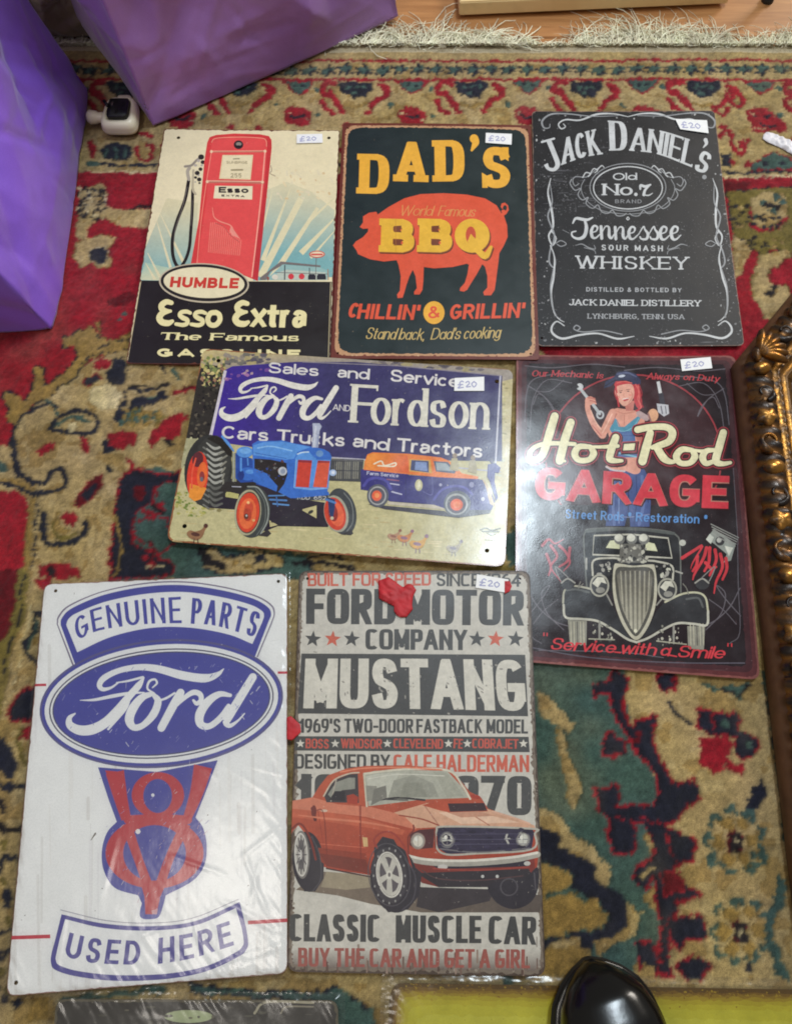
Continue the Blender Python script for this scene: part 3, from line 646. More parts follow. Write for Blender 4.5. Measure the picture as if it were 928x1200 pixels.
L_(NAV, '480,130 520,180 590,220', 9); A_(NAV, '600,160 650,165 740,170 745,230 810,260 820,290 770,330 740,310 740,240 650,245 600,220', RED, 8); D_(TEA, '700,200 780,280', 16); L_(RED, '650,175 650,225', 12)
A_(RED, '590,260 720,255 725,310 700,330 765,350 760,385 700,370 650,385 600,340 610,300'); D_(BEI, '690,350 710,290', 9)
A_(NAV, '770,470 800,430 830,410 840,470 790,520 765,510'); L_(NAV, '820,400 830,430', 12)
for (cx, cy) in ((725, 620), (745, 935)):
    A_(BLK, f'{cx-25},{cy-30} {cx+20},{cy-25} {cx+22},{cy+30} {cx-20},{cy+35}', DRD, 4); A_(PAL, f'{cx-8},{cy-10} {cx+8},{cy-12} {cx+6},{cy+8} {cx-10},{cy+12}')
    for a in range(0, 360, 60): D_(GOL, f'{cx+62*math.cos(math.radians(a)):.0f},{cy+72*math.sin(math.radians(a)):.0f}', 25)
    for a in range(10, 360, 40): L_(TEA, f'{cx+95*math.cos(math.radians(a)):.0f},{cy+105*math.sin(math.radians(a)):.0f} {cx+112*math.cos(math.radians(a+14)):.0f},{cy+118*math.sin(math.radians(a+14)):.0f} {cx+92*math.cos(math.radians(a+24)):.0f},{cy+100*math.sin(math.radians(a+24)):.0f}', 17)
A_(TEA, '880,730 905,760 900,830 860,900 860,960 900,1060 920,1110 870,1090 850,1000 810,1010 830,980 840,880 870,800'); L_(TEA, '790,660 830,700 770,710', 16); D_(NAV, '780,1070', 16)
L_(TEA, '835,20 860,160 880,300 900,460 915,640', 15); L_(NAV, '850,100 875,280', 5)
# beyond the picture the same vocabulary goes on
rr = random.Random(5)
for k in range(150):
    x, y = rr.choice([(rr.uniform(-700, -130), rr.uniform(-60, 1500)), (rr.uniform(1010, 1800), rr.uniform(210, 1500)), (rr.uniform(-200, 1200), rr.uniform(1290, 1700))])
    n = rr.randint(5, 9); r = rr.uniform(10, 34); P = [(x + r * rr.uniform(.4, 1.3) * math.cos(6.283 * i / n), y + r * rr.uniform(.4, 1.1) * math.sin(6.283 * i / n)) for i in range(n)]
    e = rr.choice([RED, NAV, PAL, OLI]); RUG.append((e, 'l', np.array(P + P[:1]), 5)); RUG.append((rr.choice([NAV, RED, TEA, GOL, OLI]), 'a', np.array(P), 0))

def build_rug():
    dx = 0.00185; x0, x1, y0, y1 = -0.98, 0.86, -1.22, 0.0
    nx, ny = int((x1 - x0) / dx), int((y1 - y0) / dx)
    # rows are knot rows; only what the plates do not cover for good needs to be this fine
    X, Y = np.meshgrid(np.linspace(x0, x1, nx), np.linspace(y0, y1, ny)); rs = np.random.RandomState(3)
    def vnoise(cell, amp):
        gx, gy = int((x1 - x0) / cell) + 3, int((y1 - y0) / cell) + 3; g = rs.uniform(-1, 1, (gy, gx))
        u = (X - x0) / cell; v = (Y - y0) / cell; i = u.astype(int); j = v.astype(int); fu = u - i; fv = v - j; fu = fu * fu * (3 - 2 * fu); fv = fv * fv * (3 - 2 * fv)
        return amp * ((g[j, i] * (1 - fu) + g[j, i + 1] * fu) * (1 - fv) + (g[j + 1, i] * (1 - fu) + g[j + 1, i + 1] * fu) * fv)
    wx = X + vnoise(0.006, 0.0018) + rs.uniform(-1, 1, X.shape) * 0.0009 + vnoise(0.05, 0.002); wy = Y + vnoise(0.005, 0.0018) + rs.uniform(-1, 1, X.shape) * 0.0009 + vnoise(0.06, 0.0022)
    Q = np.stack([wx.ravel(), wy.ravel()], 1); n = len(Q); C = np.empty((n, 3)); C[:] = BEI
    def toloc(P):
        G = hits(P, 0.0) - np.array([ax_a.x, ax_a.y]); return np.stack([G[:, 0] * RC + G[:, 1] * RS, -G[:, 0] * RS + G[:, 1] * RC], 1)
    mpp = 0.603 / FOC
    Qx = Q[:, 0].reshape(ny, nx); Qy = Q[:, 1].reshape(ny, nx); C = C.reshape(ny, nx, 3)
    for col, kind, P, w in RUG:
        if P[:, 1].min() < -180: P = P.copy(); P[:, 1] = np.maximum(P[:, 1], -180)
        L = toloc(P); pad = 0.012 + w * mpp * 1.5
        i0 = max(0, int((L[:, 0].min() - pad - x0) / dx)); i1 = min(nx, int((L[:, 0].max() + pad - x0) / dx) + 1); j0 = max(0, int((L[:, 1].min() - pad - y0) / dx)); j1 = min(ny, int((L[:, 1].max() + pad - y0) / dx) + 1)
        if i1 <= i0 or j1 <= j0: continue
        S = np.stack([Qx[j0:j1, i0:i1].ravel(), Qy[j0:j1, i0:i1].ravel()], 1)
        if kind == 'a': m = inside([L], S)
        else:
            # local size of one sheet unit
            c = P.mean(0); e = toloc(np.array([c, c + [1, 0], c + [0, 1]])); sc = 0.5 * (np.hypot(*(e[1] - e[0])) + np.hypot(*(e[2] - e[0])))
            if kind == 'd': m = np.hypot(S[:, 0] - L[0, 0], S[:, 1] - L[0, 1]) < w * sc
            else:
                m = np.zeros(len(S), bool)
                for a, b in zip(L[:-1], L[1:]):
                    d = b - a; t = np.clip(((S - a) @ d) / max(d @ d, 1e-12), 0, 1); m |= np.hypot(S[:, 0] - a[0] - d[0] * t, S[:, 1] - a[1] - d[1] * t) < w * sc / 2
        sub = C[j0:j1, i0:i1].reshape(-1, 3); sub[m] = col; C[j0:j1, i0:i1] = sub.reshape(j1 - j0, i1 - i0, 3)
    # dye varies from row to row and knot to knot (abrash)
    flat = C.astype(float)
    flat = .64 * flat + .09 * (np.roll(flat, 1, 0) + np.roll(flat, -1, 0) + np.roll(flat, 1, 1) + np.roll(flat, -1, 1))      # dyes and pile blend a little into their neighbours
    isb = (np.abs(C - np.array(BEI)).sum(2) < 3) & (Y < -.03); mt = vnoise(0.016, 1) + vnoise(0.006, .6); flat[isb & (mt > .42)] = flat[isb & (mt > .42)] * .45 + np.array((134, 108, 62)) * .55; flat[isb & (mt < -.7)] = flat[isb & (mt < -.7)] * .6 + np.array((186, 168, 128)) * .4
    worn = np.clip(vnoise(0.07, 1) + vnoise(0.02, .7) - .35, 0, 1)[:, :, None] * .28; flat = flat * (1 - worn) + np.array((140, 122, 92)) * worn
    k = 1 + vnoise(0.012, 0.06) + vnoise(0.004, 0.09) + rs.uniform(-1, 1, X.shape) * 0.09 + np.repeat(rs.uniform(-1, 1, (ny, 1)), nx, 1) * 0.025 + vnoise(0.1, 0.05)
    flat *= k[:, :, None]; flat[:, :, 2] *= 1 + vnoise(0.03, 0.05)
    # dark knots along the colour changes, where the pile parts
    dif = np.abs(np.diff(C.sum(2), axis=1, prepend=C.sum(2)[:, :1])) > 40; flat[dif] *= 0.86
    top = Y > -0.012; flat[top] = flat[top] * 0.2 + np.array((190, 180, 158)) * 0.8
    c = np.clip(flat, 0, 255) / 255; c = np.where(c <= 0.04045, c / 12.92, ((c + 0.055) / 1.055) ** 2.4)
    lum = C.sum(2) / 765
    Z = vnoise(0.0045, 0.00055) + vnoise(0.02, 0.0008) + vnoise(0.12, 0.0016) + rs.uniform(-1, 1, X.shape) * 0.00042 - dif * 0.0006
    Z = np.minimum(Z, 0.0022); Z[top] = np.minimum(Z[top], 0) - 0.001
    edge = np.minimum.reduce([X - x0, x1 - X, Y - y0, np.full_like(X, 1)]); Z -= np.clip(0.01 - edge, 0, 1) * 0.5
    Z -= 0.0015
    me = bpy.data.meshes.new('rug_pile'); W = np.zeros((n, 3))
    W[:, 0] = X.ravel() + rs.uniform(-1, 1, n) * 0.0003; W[:, 1] = Y.ravel() + rs.uniform(-1, 1, n) * 0.0003; W[:, 2] = Z.ravel()
    idx = np.arange(n).reshape(ny, nx); F = np.stack([idx[:-1, :-1], idx[:-1, 1:], idx[1:, 1:], idx[1:, :-1]], -1).reshape(-1, 4)
    me.vertices.add(n); me.vertices.foreach_set('co', W.ravel()); me.loops.add(len(F) * 4); me.loops.foreach_set('vertex_index', F.ravel().astype(np.int32))
    me.polygons.add(len(F)); me.polygons.foreach_set('loop_start', np.arange(0, len(F) * 4, 4, dtype=np.int32)); me.polygons.foreach_set('use_smooth', np.ones(len(F), bool)); me.update(calc_edges=True)
    at = me.color_attributes.new('dye', 'FLOAT_COLOR', 'POINT'); cc = np.ones((n, 4), np.float32); cc[:, :3] = c.reshape(-1, 3); at.data.foreach_set('color', cc.ravel())
    return me
t = NT('wool_pile')
at = t.add('ShaderNodeAttribute', attribute_name='dye'); v = t.coords()
c = t.mix(1.0, at.outputs['Color'], t.mix(t.ramp(t.noise(v, 1300, 3, 0.7), 0.3, 0.7), (0.6, 0.6, 0.6), (1.3, 1.27, 1.2)), 'MULTIPLY')
c = t.mix(1.0, c, t.mix(t.ramp(t.noise(v, 9, 3, 0.6), 0.3, 0.7), (0.84, 0.82, 0.78), (1.08, 1.08, 1.08)), 'MULTIPLY')
t.link(c, t.b.inputs['Base Color']); t.b.inputs['Roughness'].default_value = 0.9; t.b.inputs['Specular IOR Level'].default_value = 0.12
t.b.inputs['Sheen Weight'].default_value = 0.12; t.b.inputs['Sheen Roughness'].default_value = 0.5
t.link(t.bump(t.noise(v, 900, 4, 0.7), 0.8, 0.0011), t.b.inputs['Normal'])
M_wool = t.m
rug = empty('oriental_rug', (ax_a.x, ax_a.y, 0), RUG_A, 'worn red, beige and navy knotted oriental rug under all the signs', 'rug')
rme = build_rug(); rme.materials.append(M_wool); rp = bpy.data.objects.new('rug_pile', rme); COL.objects.link(rp); rp.parent = rug
bm = bmesh.new(); bmesh.ops.create_cube(bm, size=1); bmesh.ops.scale(bm, vec=(1.82, 1.2, 0.006), verts=bm.verts); bmesh.ops.translate(bm, vec=(-0.06, -0.61, -0.0085), verts=bm.verts)
bm_obj('rug_backing', bm, plain_material('backing', (150, 130, 96), 0.9).m, rug, False)
# fringe: bundles of cotton threads that fan out, curl and cross
def strand_mesh(paths, w):
    V, F = [], []
    for P, r in paths:
        n = len(P)
        for i in range(n):
            d = P[min(i + 1, n - 1)] - P[max(i - 1, 0)]; d = d / (np.linalg.norm(d) + 1e-9); s = np.cross(d, [0, 0, 1.0]); s /= (np.linalg.norm(s) + 1e-9); u = np.cross(s, d)
            rr_ = r * (1 - 0.5 * i / (n - 1))
            for a in range(3): V.append(P[i] + (s * math.cos(a * 2.094) + u * math.sin(a * 2.094)) * rr_)
        b = len(V) - 3 * n
        for i in range(n - 1):
            for a in range(3): F.append((b + i * 3 + a, b + i * 3 + (a + 1) % 3, b + i * 3 + 3 + (a + 1) % 3, b + i * 3 + 3 + a))
    return V, F
rf = random.Random(11); paths = []
x = -0.95
while x < 0.84:
    gap = 0.6 + 0.4 * noise.noise(Vector((x * 9, 2, 5))) * 2
    ln = rf.uniform(0.050, 0.088) * (0.55 if abs(x - 0.155) < 0.03 else 1.0) * max(.6, min(1.15, gap + .4)); lean = rf.gauss(0, 0.38); curl = rf.gauss(0, 1.6); k = rf.randint(9, 17)
    for j in range(k):
        n = 9; P = np.zeros((n, 3)); a = math.pi / 2 + lean + rf.gauss(0, 0.25); p = np.array([x + rf.gauss(0, 0.003), -0.004, rf.uniform(-.001, 0.0025)]); c = curl + rf.gauss(0, 1.5); L = ln * rf.uniform(0.5, 1.1); h = rf.uniform(0, 0.006)
        for i in range(n):
            P[i] = p; p = p + np.array([math.cos(a) * L / (n - 1), math.sin(a) * L / (n - 1), 0]); a += (c + rf.gauss(0, 1.5)) * L / (n - 1) * 12
            p[2] = max(-0.0145 + h, p[2] - 0.0016 + rf.gauss(0, 0.0012))
        paths.append((P, rf.uniform(0.00035, 0.0008)))
    x += rf.uniform(0.0032, 0.0062)
V, F = strand_mesh(paths, 0)
fm = plain_material('cotton_fringe', (242, 232, 206), 0.85, 0, 0.25, 60, 0.3, 0.2)
o = mesh_obj('fringe', V, F, fm.m, rug); tag(o, kind='stuff')
paths = []
for k in range(260):
    xx = rf.uniform(-0.9, 0.8); P = np.zeros((5, 3)); a = rf.uniform(0, 6.28); p = np.array([xx, -0.004 + rf.gauss(0, 0.003), 0.0006])
    for i in range(5): P[i] = p; p = p + np.array([math.cos(a), math.sin(a) * .5, 0]) * 0.003; a += rf.gauss(0, .6)
    paths.append((P, 0.0004))
V, F = strand_mesh(paths, 0); o = mesh_obj('loose_thread', V, F, fm.m, rug); tag(o, kind='stuff')
# ================================================================== tin signs
def bend_fn(ax=0.0, ay=0.0, corners=(0, 0, 0, 0), w=100, h=150, ripple=0.25, seed=0):
    """gentle camber of a thin plate in mm; corners: lift of top left, top right, bottom right, bottom left"""
    def f(x, y):
        u, v = x / w, y / h
        z = ax * u * u + ay * v * v
        for c, (su, sv) in zip(corners, ((-1, 1), (1, 1), (1, -1), (-1, -1))):
            q = np.clip((su * u + sv * v) / 2 - 0.45, 0, 1) ; z = z + c * q * q * 3.3
        return z + ripple * (np.sin(u * 2.3 + seed) * np.cos(v * 3.1 + seed * 2))
    return f
CREAM, WHITE = (226, 214, 176), (222, 219, 212)
def price_label(sign, quad, seed, ox=0, oy=0, k=1, writing=True, lift=0.0):
    """small white sticker with the price written by hand"""
    a = Art(sign, seed); a.view(ox, oy, k); q = np.array(quad, float).reshape(-1, 2); a.poly(q, (240, 240, 240))
    g = sign; keep = g.order; g.order = max(g.order, 14) + 6
    o = a.build('price_label', mat=M_paper)
    w = Art(sign, seed); w.view(ox, oy, k)
    def at(u, v): return tuple((q[0] * (1 - u) + q[1] * u) * (1 - v) + (q[3] * (1 - u) + q[2] * u) * v)
    h = float(np.hypot(*(q[3] - q[0]))); ink = (160, 162, 198)
    L = lambda P, s=.09: w.line([at(*p) for p in P], h * s, ink)
    L([(.30, .32), (.24, .26), (.18, .4), (.2, .6), (.12, .78), (.30, .74)]); L([(.12, .54), (.28, .52)])
    L([(.38, .38), (.46, .3), (.5, .45), (.4, .7), (.54, .68)]); L([(.66, .32), (.58, .5), (.66, .72), (.74, .5), (.66, .32)])
    w.build('handwriting', parent=o, mat=M_paper); g.order = keep
    return o
t = NT('label_paper'); at = t.add('ShaderNodeAttribute', attribute_name='ink'); v = t.coords()
t.link(t.mix(1.0, at.outputs['Color'], t.mix(t.ramp(t.noise(v, 300, 3), .3, .7), (.93, .93, .93), (1, 1, 1)), 'MULTIPLY'), t.b.inputs['Base Color']); t.b.inputs['Roughness'].default_value = .6
t.link(t.bump(t.noise(v, 90, 3), 0.5, 0.0008), t.b.inputs['Normal']); M_paper = t.m

# ------------------------------------------------------------------ petrol pump sign
M = ink_material('print_pump', (206, 196, 160), 0.25, 0.36, (120, 70, 40), 0.15, 0.10, paint=.05, spec=.36)
S = Sign([(193, 151), (398, 152.6), (387, 428), (148, 426)], 0.0026, 'cream sign with a red petrol pump above a black band', M, bend_fn(0.5, -0.6, (0.5, 0, 0, 0.5), seed=1), 3)
for p in ((209.5, 161.5), (385.5, 161.5)): hole_at(S, *p, 2.0)
S.edgecol = (70, 40, 32)
a = Art(S, 4); a.raw([S.outline], (236, 223, 184))
a.view(140, 140, 3.57)
# sky: blue haze with pale rays
sky = lambda X: None
a.poly('190 330,350 330,330 560,100 670,90 660,120 560,160 430'.replace(',', ' ').split() and [(170, 400), (200, 330), (330, 350), (320, 600), (180, 680), (85, 680), (110, 540)], grad(a, (200, 360), (150, 640), (222, 212, 172), (136, 180, 178)))
a.poly([(600, 300), (700, 260), (800, 300), (900, 380), (895, 660), (560, 675)], grad(a, (760, 300), (690, 560), (220, 212, 176), (126, 176, 178)))
a.poly([(85, 672), (110, 600), (300, 640), (300, 676)], grad(a, (200, 600), (200, 670), (170, 200, 180), (216, 214, 176)))
for P, w in (([(165, 380), (270, 600)], (2, 14)), ([(150, 400), (215, 620)], (3, 12)), ([(120, 560), (170, 660)], (3, 12)), ([(110, 600), (150, 670)], (2, 12)), ([(715, 290), (600, 590)], (5, 20)), ([(760, 330), (590, 660)], (26, 30)), ([(830, 370), (640, 660)], (14, 26)), ([(895, 420), (760, 560)], (6, 24)), ([(898, 470), (800, 580)], (3, 12)), ([(640, 300), (600, 450)], (3, 10)), ([(898, 330), (800, 420)], (6, 12))):
    a.line(P, np.array(w), (228, 218, 178), smooth=False, cap='flat')
for k in range(50):
    x, y = a.rnd.uniform(590, 890), a.rnd.uniform(200, 330); a.ell(x, y, a.rnd.uniform(3, 16), a.rnd.uniform(2, 6), a.rnd.choice([(232, 214, 172), (222, 196, 150), (228, 216, 184)]), a.rnd.uniform(0, 90), 7)
a.poly([(92, 674), (890, 680), (878, 1060), (30, 1030)], (30, 24, 26))
a.line([(92, 676), (34, 1022), (300, 1032)], 3, (196, 180, 140), smooth=False, cap='flat'); a.line([(884, 682), (872, 1055)], 3, (196, 180, 140), smooth=False, cap='flat')
a.jagrim(-1, 0.4, (98, 52, 40), 0.7, 3)
a.build('plate', plate=True)
a = Art(S, 5); a.view(190, 150, 6.628)
# hose and nozzle
a.line([(210, 400), (180, 560), (120, 720), (85, 850), (85, 980), (110, 1060), (140, 1085)], 26, (36, 30, 30)); a.line([(240, 480), (236, 640), (225, 800), (215, 920), (190, 1010), (150, 1080)], 24, (36, 30, 30))
a.line([(198, 460), (160, 620), (108, 780), (92, 900)], 5, (120, 112, 104)); a.line([(238, 560), (226, 760)], 4, (110, 104, 98))
a.line([(215, 310), (200, 340), (210, 400)], 26, (176, 166, 150)); a.line([(180, 300), (230, 290), (270, 250), (300, 230)], 18, (150, 140, 128)); a.line([(245, 330), (240, 470), (262, 515)], 18, (190, 178, 150))
for p, r in (((305, 225), 24), ((318, 265), 18), ((275, 350), 20), ((290, 400), 18), ((262, 385), 12), ((300, 320), 16), ((292, 428), 9)): a.ell(*p, r, r * .9, (44, 38, 38), 0, 9)
for p, r in (((285, 255), 14), ((262, 290), 13), ((310, 290), 10), ((285, 370), 9), ((260, 420), 8)): a.ell(*p, r, r * .8, (186, 176, 166), 0, 8)
a.line([(845, 290), (852, 330), (838, 350), (880, 372)], 5, (150, 120, 100))
pump = [(352, 110), (370, 70), (420, 52), (560, 40), (760, 46), (830, 60), (850, 90), (852, 150), (745, 1190), (600, 1130), (400, 1060), (225, 1055), (290, 700), (330, 250)]
a.poly(pump, grad(a, (340, 600), (800, 700), (222, 66, 66), (196, 52, 58)))
a.poly([(390, 92), (440, 74), (600, 66), (770, 74), (810, 92), (815, 160), (795, 430), (700, 1170), (560, 1110), (390, 1060), (275, 1060), (345, 560), (378, 180)], (232, 82, 80))
a.line([(385, 110), (420, 78), (600, 68), (770, 76), (808, 96), (812, 140)], 5, (250, 170, 140)); a.line([(383, 190), (345, 430), (305, 720), (272, 1060)], 6, (248, 150, 128), cap='flat'); a.line([(800, 180), (772, 500), (735, 850), (698, 1160)], 10, (250, 170, 150), cap='flat')
a.line([(378, 184), (600, 182), (808, 180)], 13, (206, 120, 100)); a.line([(378, 178), (808, 174)], 4, (246, 190, 160), smooth=False)
a.line([(350, 418), (560, 416), (785, 422)], 22, (198, 118, 100)); a.line([(345, 410), (785, 414)], 5, (250, 206, 176), smooth=False)
for p in ((352, 416), (780, 418), (384, 182), (800, 178)): a.ell(*p, 11, 12, (246, 206, 170), 0, 10)
a.ell(594, 128, 37, 34, (44, 36, 38)); a.ell(596, 122, 22, 14, (150, 140, 130)); a.ell(592, 140, 26, 8, (30, 26, 28))
a.poly([(470, 208), (708, 206), (688, 400), (444, 394)], (232, 214, 170)); a.poly([(480, 216), (698, 214), (680, 390), (456, 386)], (238, 224, 184))
a.line([(555, 238), (600, 236)], 9, (150, 140, 110)); a.text('SUNBRIGE', [(500, 276), (664, 276)], 20, .2, (160, 146, 112)); a.line([(540, 325), (625, 323)], 14, (160, 146, 112)); a.text('255', [(532, 384), (618, 384)], 34, .2, (168, 154, 120))
a.poly([(412, 448), (704, 450), (700, 554), (400, 546)], (238, 226, 190))
a.text('Esso', [(440, 502), (672, 504)], 46, .34, (40, 32, 34), .26, sp=.1)
a.text('EXTRA', [(462, 532), (642, 538)], 17, .3, (70, 56, 54), sp=.6)
# molded ribs on the pump door
for i in range(17):
    x = 355 + i * 15; yt = 735 + max(0, i - 3) * 10.5; a.line([(x + 25 - i * .3, yt), (x + 6, 965 + i * 1.6)], 5, (244, 140, 122), smooth=False)
a.line([(392, 618), (405, 690), (450, 725), (530, 755), (560, 800), (605, 860)], np.array([4, 7, 9, 9, 8, 5]), (244, 150, 130)); a.line([(415, 740), (480, 765), (530, 830), (600, 885)], 6, (196, 90, 84)); a.poly([(535, 760), (600, 855), (545, 835), (525, 800)], (240, 150, 134))
a.build('pump_picture')
a = Art(S, 6); a.view(150, 300, 3.712)
# service station
a.poly([(575, 95), (665, 24), (838, 42), (838, 50), (680, 36), (620, 70), (600, 105), (575, 105)], (120, 112, 110)); a.poly([(600, 105), (672, 38), (836, 50), (870, 66), (868, 106)], (150, 186, 182)); a.poly([(690, 60), (860, 72), (866, 106), (640, 106), (650, 75)], (190, 200, 186))
a.line([(683, 40), (682, 104)], 5, (60, 70, 76), smooth=False, cap='flat'); a.line([(790, 52), (790, 104)], 4, (70, 74, 80), smooth=False, cap='flat'); a.line([(640, 72), (868, 80)], 3, (110, 110, 110), smooth=False); a.line([(820, 0), (816, 104)], 3, (110, 100, 96), smooth=False)
for x, c in ((710, (212, 60, 70)), (756, (214, 66, 74))): a.ell(x, 90, 13, 13, c, 0, 12)
for x, w in ((800, 16), (842, 20)): a.poly([(x - w, 88), (x - w + 5, 80), (x + w - 4, 80), (x + w, 90), (x + w, 104), (x - w, 104)], (40, 40, 50))
a.ell(640, 92, 14, 12, (222, 214, 196), 0, 8); a.ell(610, 98, 6, 9, (150, 90, 80), 0, 7); a.line([(870, 60), (872, 104)], 4, (170, 120, 96), smooth=False)
a.view(140, 140, 3.57); a.ell(827, 565, 33, 15, (206, 90, 74)); a.ell(827, 565, 28, 11, (240, 222, 190)); a.line([(805, 566), (848, 566)], 8, (214, 96, 84), smooth=False)
a.build('station_picture')
a = Art(S, 7); a.view(150, 300, 3.712)
a.ell(332, 118, 196, 86, (200, 186, 160), 3, 44); a.ell(332, 117, 189, 80, (36, 30, 32), 3, 44); a.ell(332, 116, 176, 67, (236, 224, 186), 3, 44)
a.text('HUMBLE', [(182, 136), (335, 140), (480, 142)], 46, .30, (206, 62, 52), .26, sp=.14, slant=.12)
a.build('oval_badge')
a = Art(S, 8); a.view(150, 300, 3.712); Y = (238, 226, 170)
# rounded capital letters
def round_E(ax, ay, k=1.0):
    f = lambda P: [(ax + x * k, ay + y * k) for x, y in P]
    a.line(f([(62, -88), (40, -92), (20, -78), (22, -60), (42, -52), (58, -52)]), np.array([20, 24, 26, 26, 20, 14]) * k, Y); a.line(f([(50, -50), (22, -42), (10, -22), (22, -4), (48, 0), (66, -8)]), np.array([14, 26, 28, 28, 26, 16]) * k, Y)
round_E(128, 292); round_E(458, 296)

for sx_, sy_ in ((206, 306), (272, 307)): a.line([(sx_ + x, sy_ + y) for x, y in ((66, -58), (50, -64), (28, -61), (21, -48), (34, -37), (52, -28), (52, -13), (34, -6), (4, -10))], np.array([15, 18, 18, 19, 21, 20, 18, 18, 15]), Y)
a.line([(sx_, sy_) for sx_, sy_ in ((384, 246), (360, 250), (348, 276), (358, 298), (382, 300), (400, 280), (398, 256), (384, 246))], 22, Y)
a.text('xtra', [(532, 310), (776, 313)], 104, .25, Y, .18, sp=.02, slant=.06)
a.text('The', [(140, 364), (318, 366)], 32, .46, Y, .14, sp=.1, slant=.2, serif=.12, sth=.1); a.text('Famous', [(356, 367), (745, 371)], 32, .46, Y, .14, sp=.1, slant=.2, serif=.12, sth=.1)
a.text('GASOLINE', [(128, 438), (750, 444)], 36, .42, Y, .28, sp=.62)
a.build('lettering')
price_label(S, [(348, 158), (378, 157.5), (378.5, 168), (348, 168.5)], 1)

# ------------------------------------------------------------------ barbecue sign
M = ink_material('print_barbecue', (176, 150, 116), 0.12, 0.36, (120, 66, 44), 0.25, 0.14, paint=.08, spec=.36)
S = Sign([(401.7, 144.4), (622, 147), (631.5, 422), (387.7, 420.6)], 0.0042, 'dark green barbecue sign with an orange pig and yellow capital letters', M, bend_fn(-0.4, 0.8, (0, 0, .4, 0), seed=2), 3)
S.edgecol = (110, 50, 36)
for p in ((402 + 6, 150.5), (617, 152.5), (396, 414), (621.5, 415)): hole_at(S, *p, 1.2)
a = Art(S, 14); a.raw([S.outline], (104, 46, 36))
a.raw([S.rounded(S.inset(3.2), 12)], (196, 150, 112)); a.jagrim(-1, 3.0, (108, 48, 38), .45, 2.5)
for k in range(130):
    o = S.rounded(S.inset(3.8), 9); o = resample(o, 4); c = o[a.rnd.randrange(len(o))]; r = a.rnd.uniform(.4, 1.5); a.raw([c + np.array([(r * math.cos(t), r * .8 * math.sin(t)) for t in np.arange(0, 6.2, 1.1)])], a.rnd.choice([(124, 62, 46), (212, 176, 136), (150, 100, 76)]))
P = resample(S.rounded(S.inset(6.0), 16, 9), 2.2); c = P.mean(0); P = np.array([p + (c - p) / np.hypot(*(c - p)) * (a.rnd.uniform(-.8, .5) + (1.3 if abs(p[0]) > 62 and abs(p[1]) > 120 else 0) * a.rnd.random()) for p in P])
a.raw([P], (28, 42, 44)); a.build('plate', plate=True)
OR, YE = (226, 88, 58), (240, 178, 62)
def slab(a, ch, box, col, **kw):
    x0, y0, x1, y1 = box; a.text(ch, [(x0, y1), (x1, y1)], y1 - y0, col=col, **kw)
a = Art(S, 15); a.view(385, 135, 3.712)
kw = dict(wt=.27, bar=.15, serif=.06, sth=.15, sq=3)
a.text('D', [(130, 340), (262, 344)], 172, col=YE, **kw); a.text('A', [(290, 288), (424, 292)], 172, col=YE, wt=.26, bar=.16, serif=.06, sth=.17)
a.text('D', [(462, 290), (592, 288)], 178, col=YE, **kw); a.line([(632, 104), (638, 122), (622, 154)], np.array([38, 32, 10]), YE)
a.text('S', [(664, 316), (792, 318)], 178, col=YE, wt=.24, bar=.20, sq=3); a.poly([(752, 140), (782, 140), (782, 200), (764, 188)], YE); a.poly([(666, 250), (686, 262), (692, 316), (668, 316)], YE)
a.build('lettering')
a = Art(S, 16); a.view(385, 135, 3.712)
pig = [(106, 566), (120, 548), (150, 530), (172, 505), (172, 492), (150, 494), (136, 486), (150, 466), (150, 440), (176, 424), (208, 420), (214, 432), (260, 400), (330, 362), (400, 344), (500, 340), (600, 346), (680, 362), (730, 392), (752, 428), (758, 412), (748, 398), (752, 384), (766, 380), (780, 392), (783, 412), (772, 430), (762, 436), (776, 480), (778, 530), (760, 570), (742, 600), (738, 640), (730, 700), (722, 760), (706, 784), (676, 784), (672, 770), (690, 750), (690, 700), (680, 660), (668, 648), (645, 690), (620, 730), (602, 760), (588, 768), (570, 764), (572, 752), (592, 730), (604, 690), (610, 650), (600, 646), (540, 660), (460, 666), (414, 660), (412, 720), (408, 760), (396, 780), (372, 780), (372, 768), (384, 752), (378, 700), (366, 672), (352, 700), (338, 740), (330, 770), (322, 794), (300, 796), (298, 780), (310, 764), (314, 700), (304, 650), (296, 630), (240, 636), (180, 626), (128, 604), (122, 588)]
a.poly(pig, OR, smooth=False); a.ell(766, 404, 9, 13, (28, 42, 44), 10, 12); a.ell(760, 418, 10, 7, OR, 0, 9)
a.build('pig_picture')
a = Art(S, 17); a.view(385, 135, 3.712)
for col, off in (((96, 58, 34), (6, 8)), ((150, 84, 44), (3, 4)), ((236, 184, 60), (0, 0))):
    for ch, x0, x1 in (('B', 226, 372), ('B', 392, 536)):
        a.text(ch, [(x0, 594), (x1, 598)], 145, col=col, wt=.36, bar=.24, serif=.06, sth=.2, sq=2.6, offs=off)
    a.ell(624 + off[0], 524 + off[1], 76, 74, col); a.line([(640 + off[0], 580 + off[1]), (680 + off[0], 612 + off[1]), (706 + off[0], 574 + off[1])], np.array([26, 30, 14]), col)
for k in range(2): a.poly([(284 + k * 164, 482), (318 + k * 164, 480), (312 + k * 164, 498), (318 + k * 164, 510), (284 + k * 164, 508)], (120, 64, 40)); a.poly([(284 + k * 164, 542), (322 + k * 164, 540), (314 + k * 164, 556), (322 + k * 164, 566), (284 + k * 164, 566)], (120, 64, 40))
a.ell(618, 522, 22, 38, (206, 84, 56)); a.poly([(604, 548), (618, 516), (640, 540), (634, 560), (612, 562)], (236, 184, 60))
a.line([(292, 452), (292, 594)], 1.5, (190, 130, 50), smooth=False)
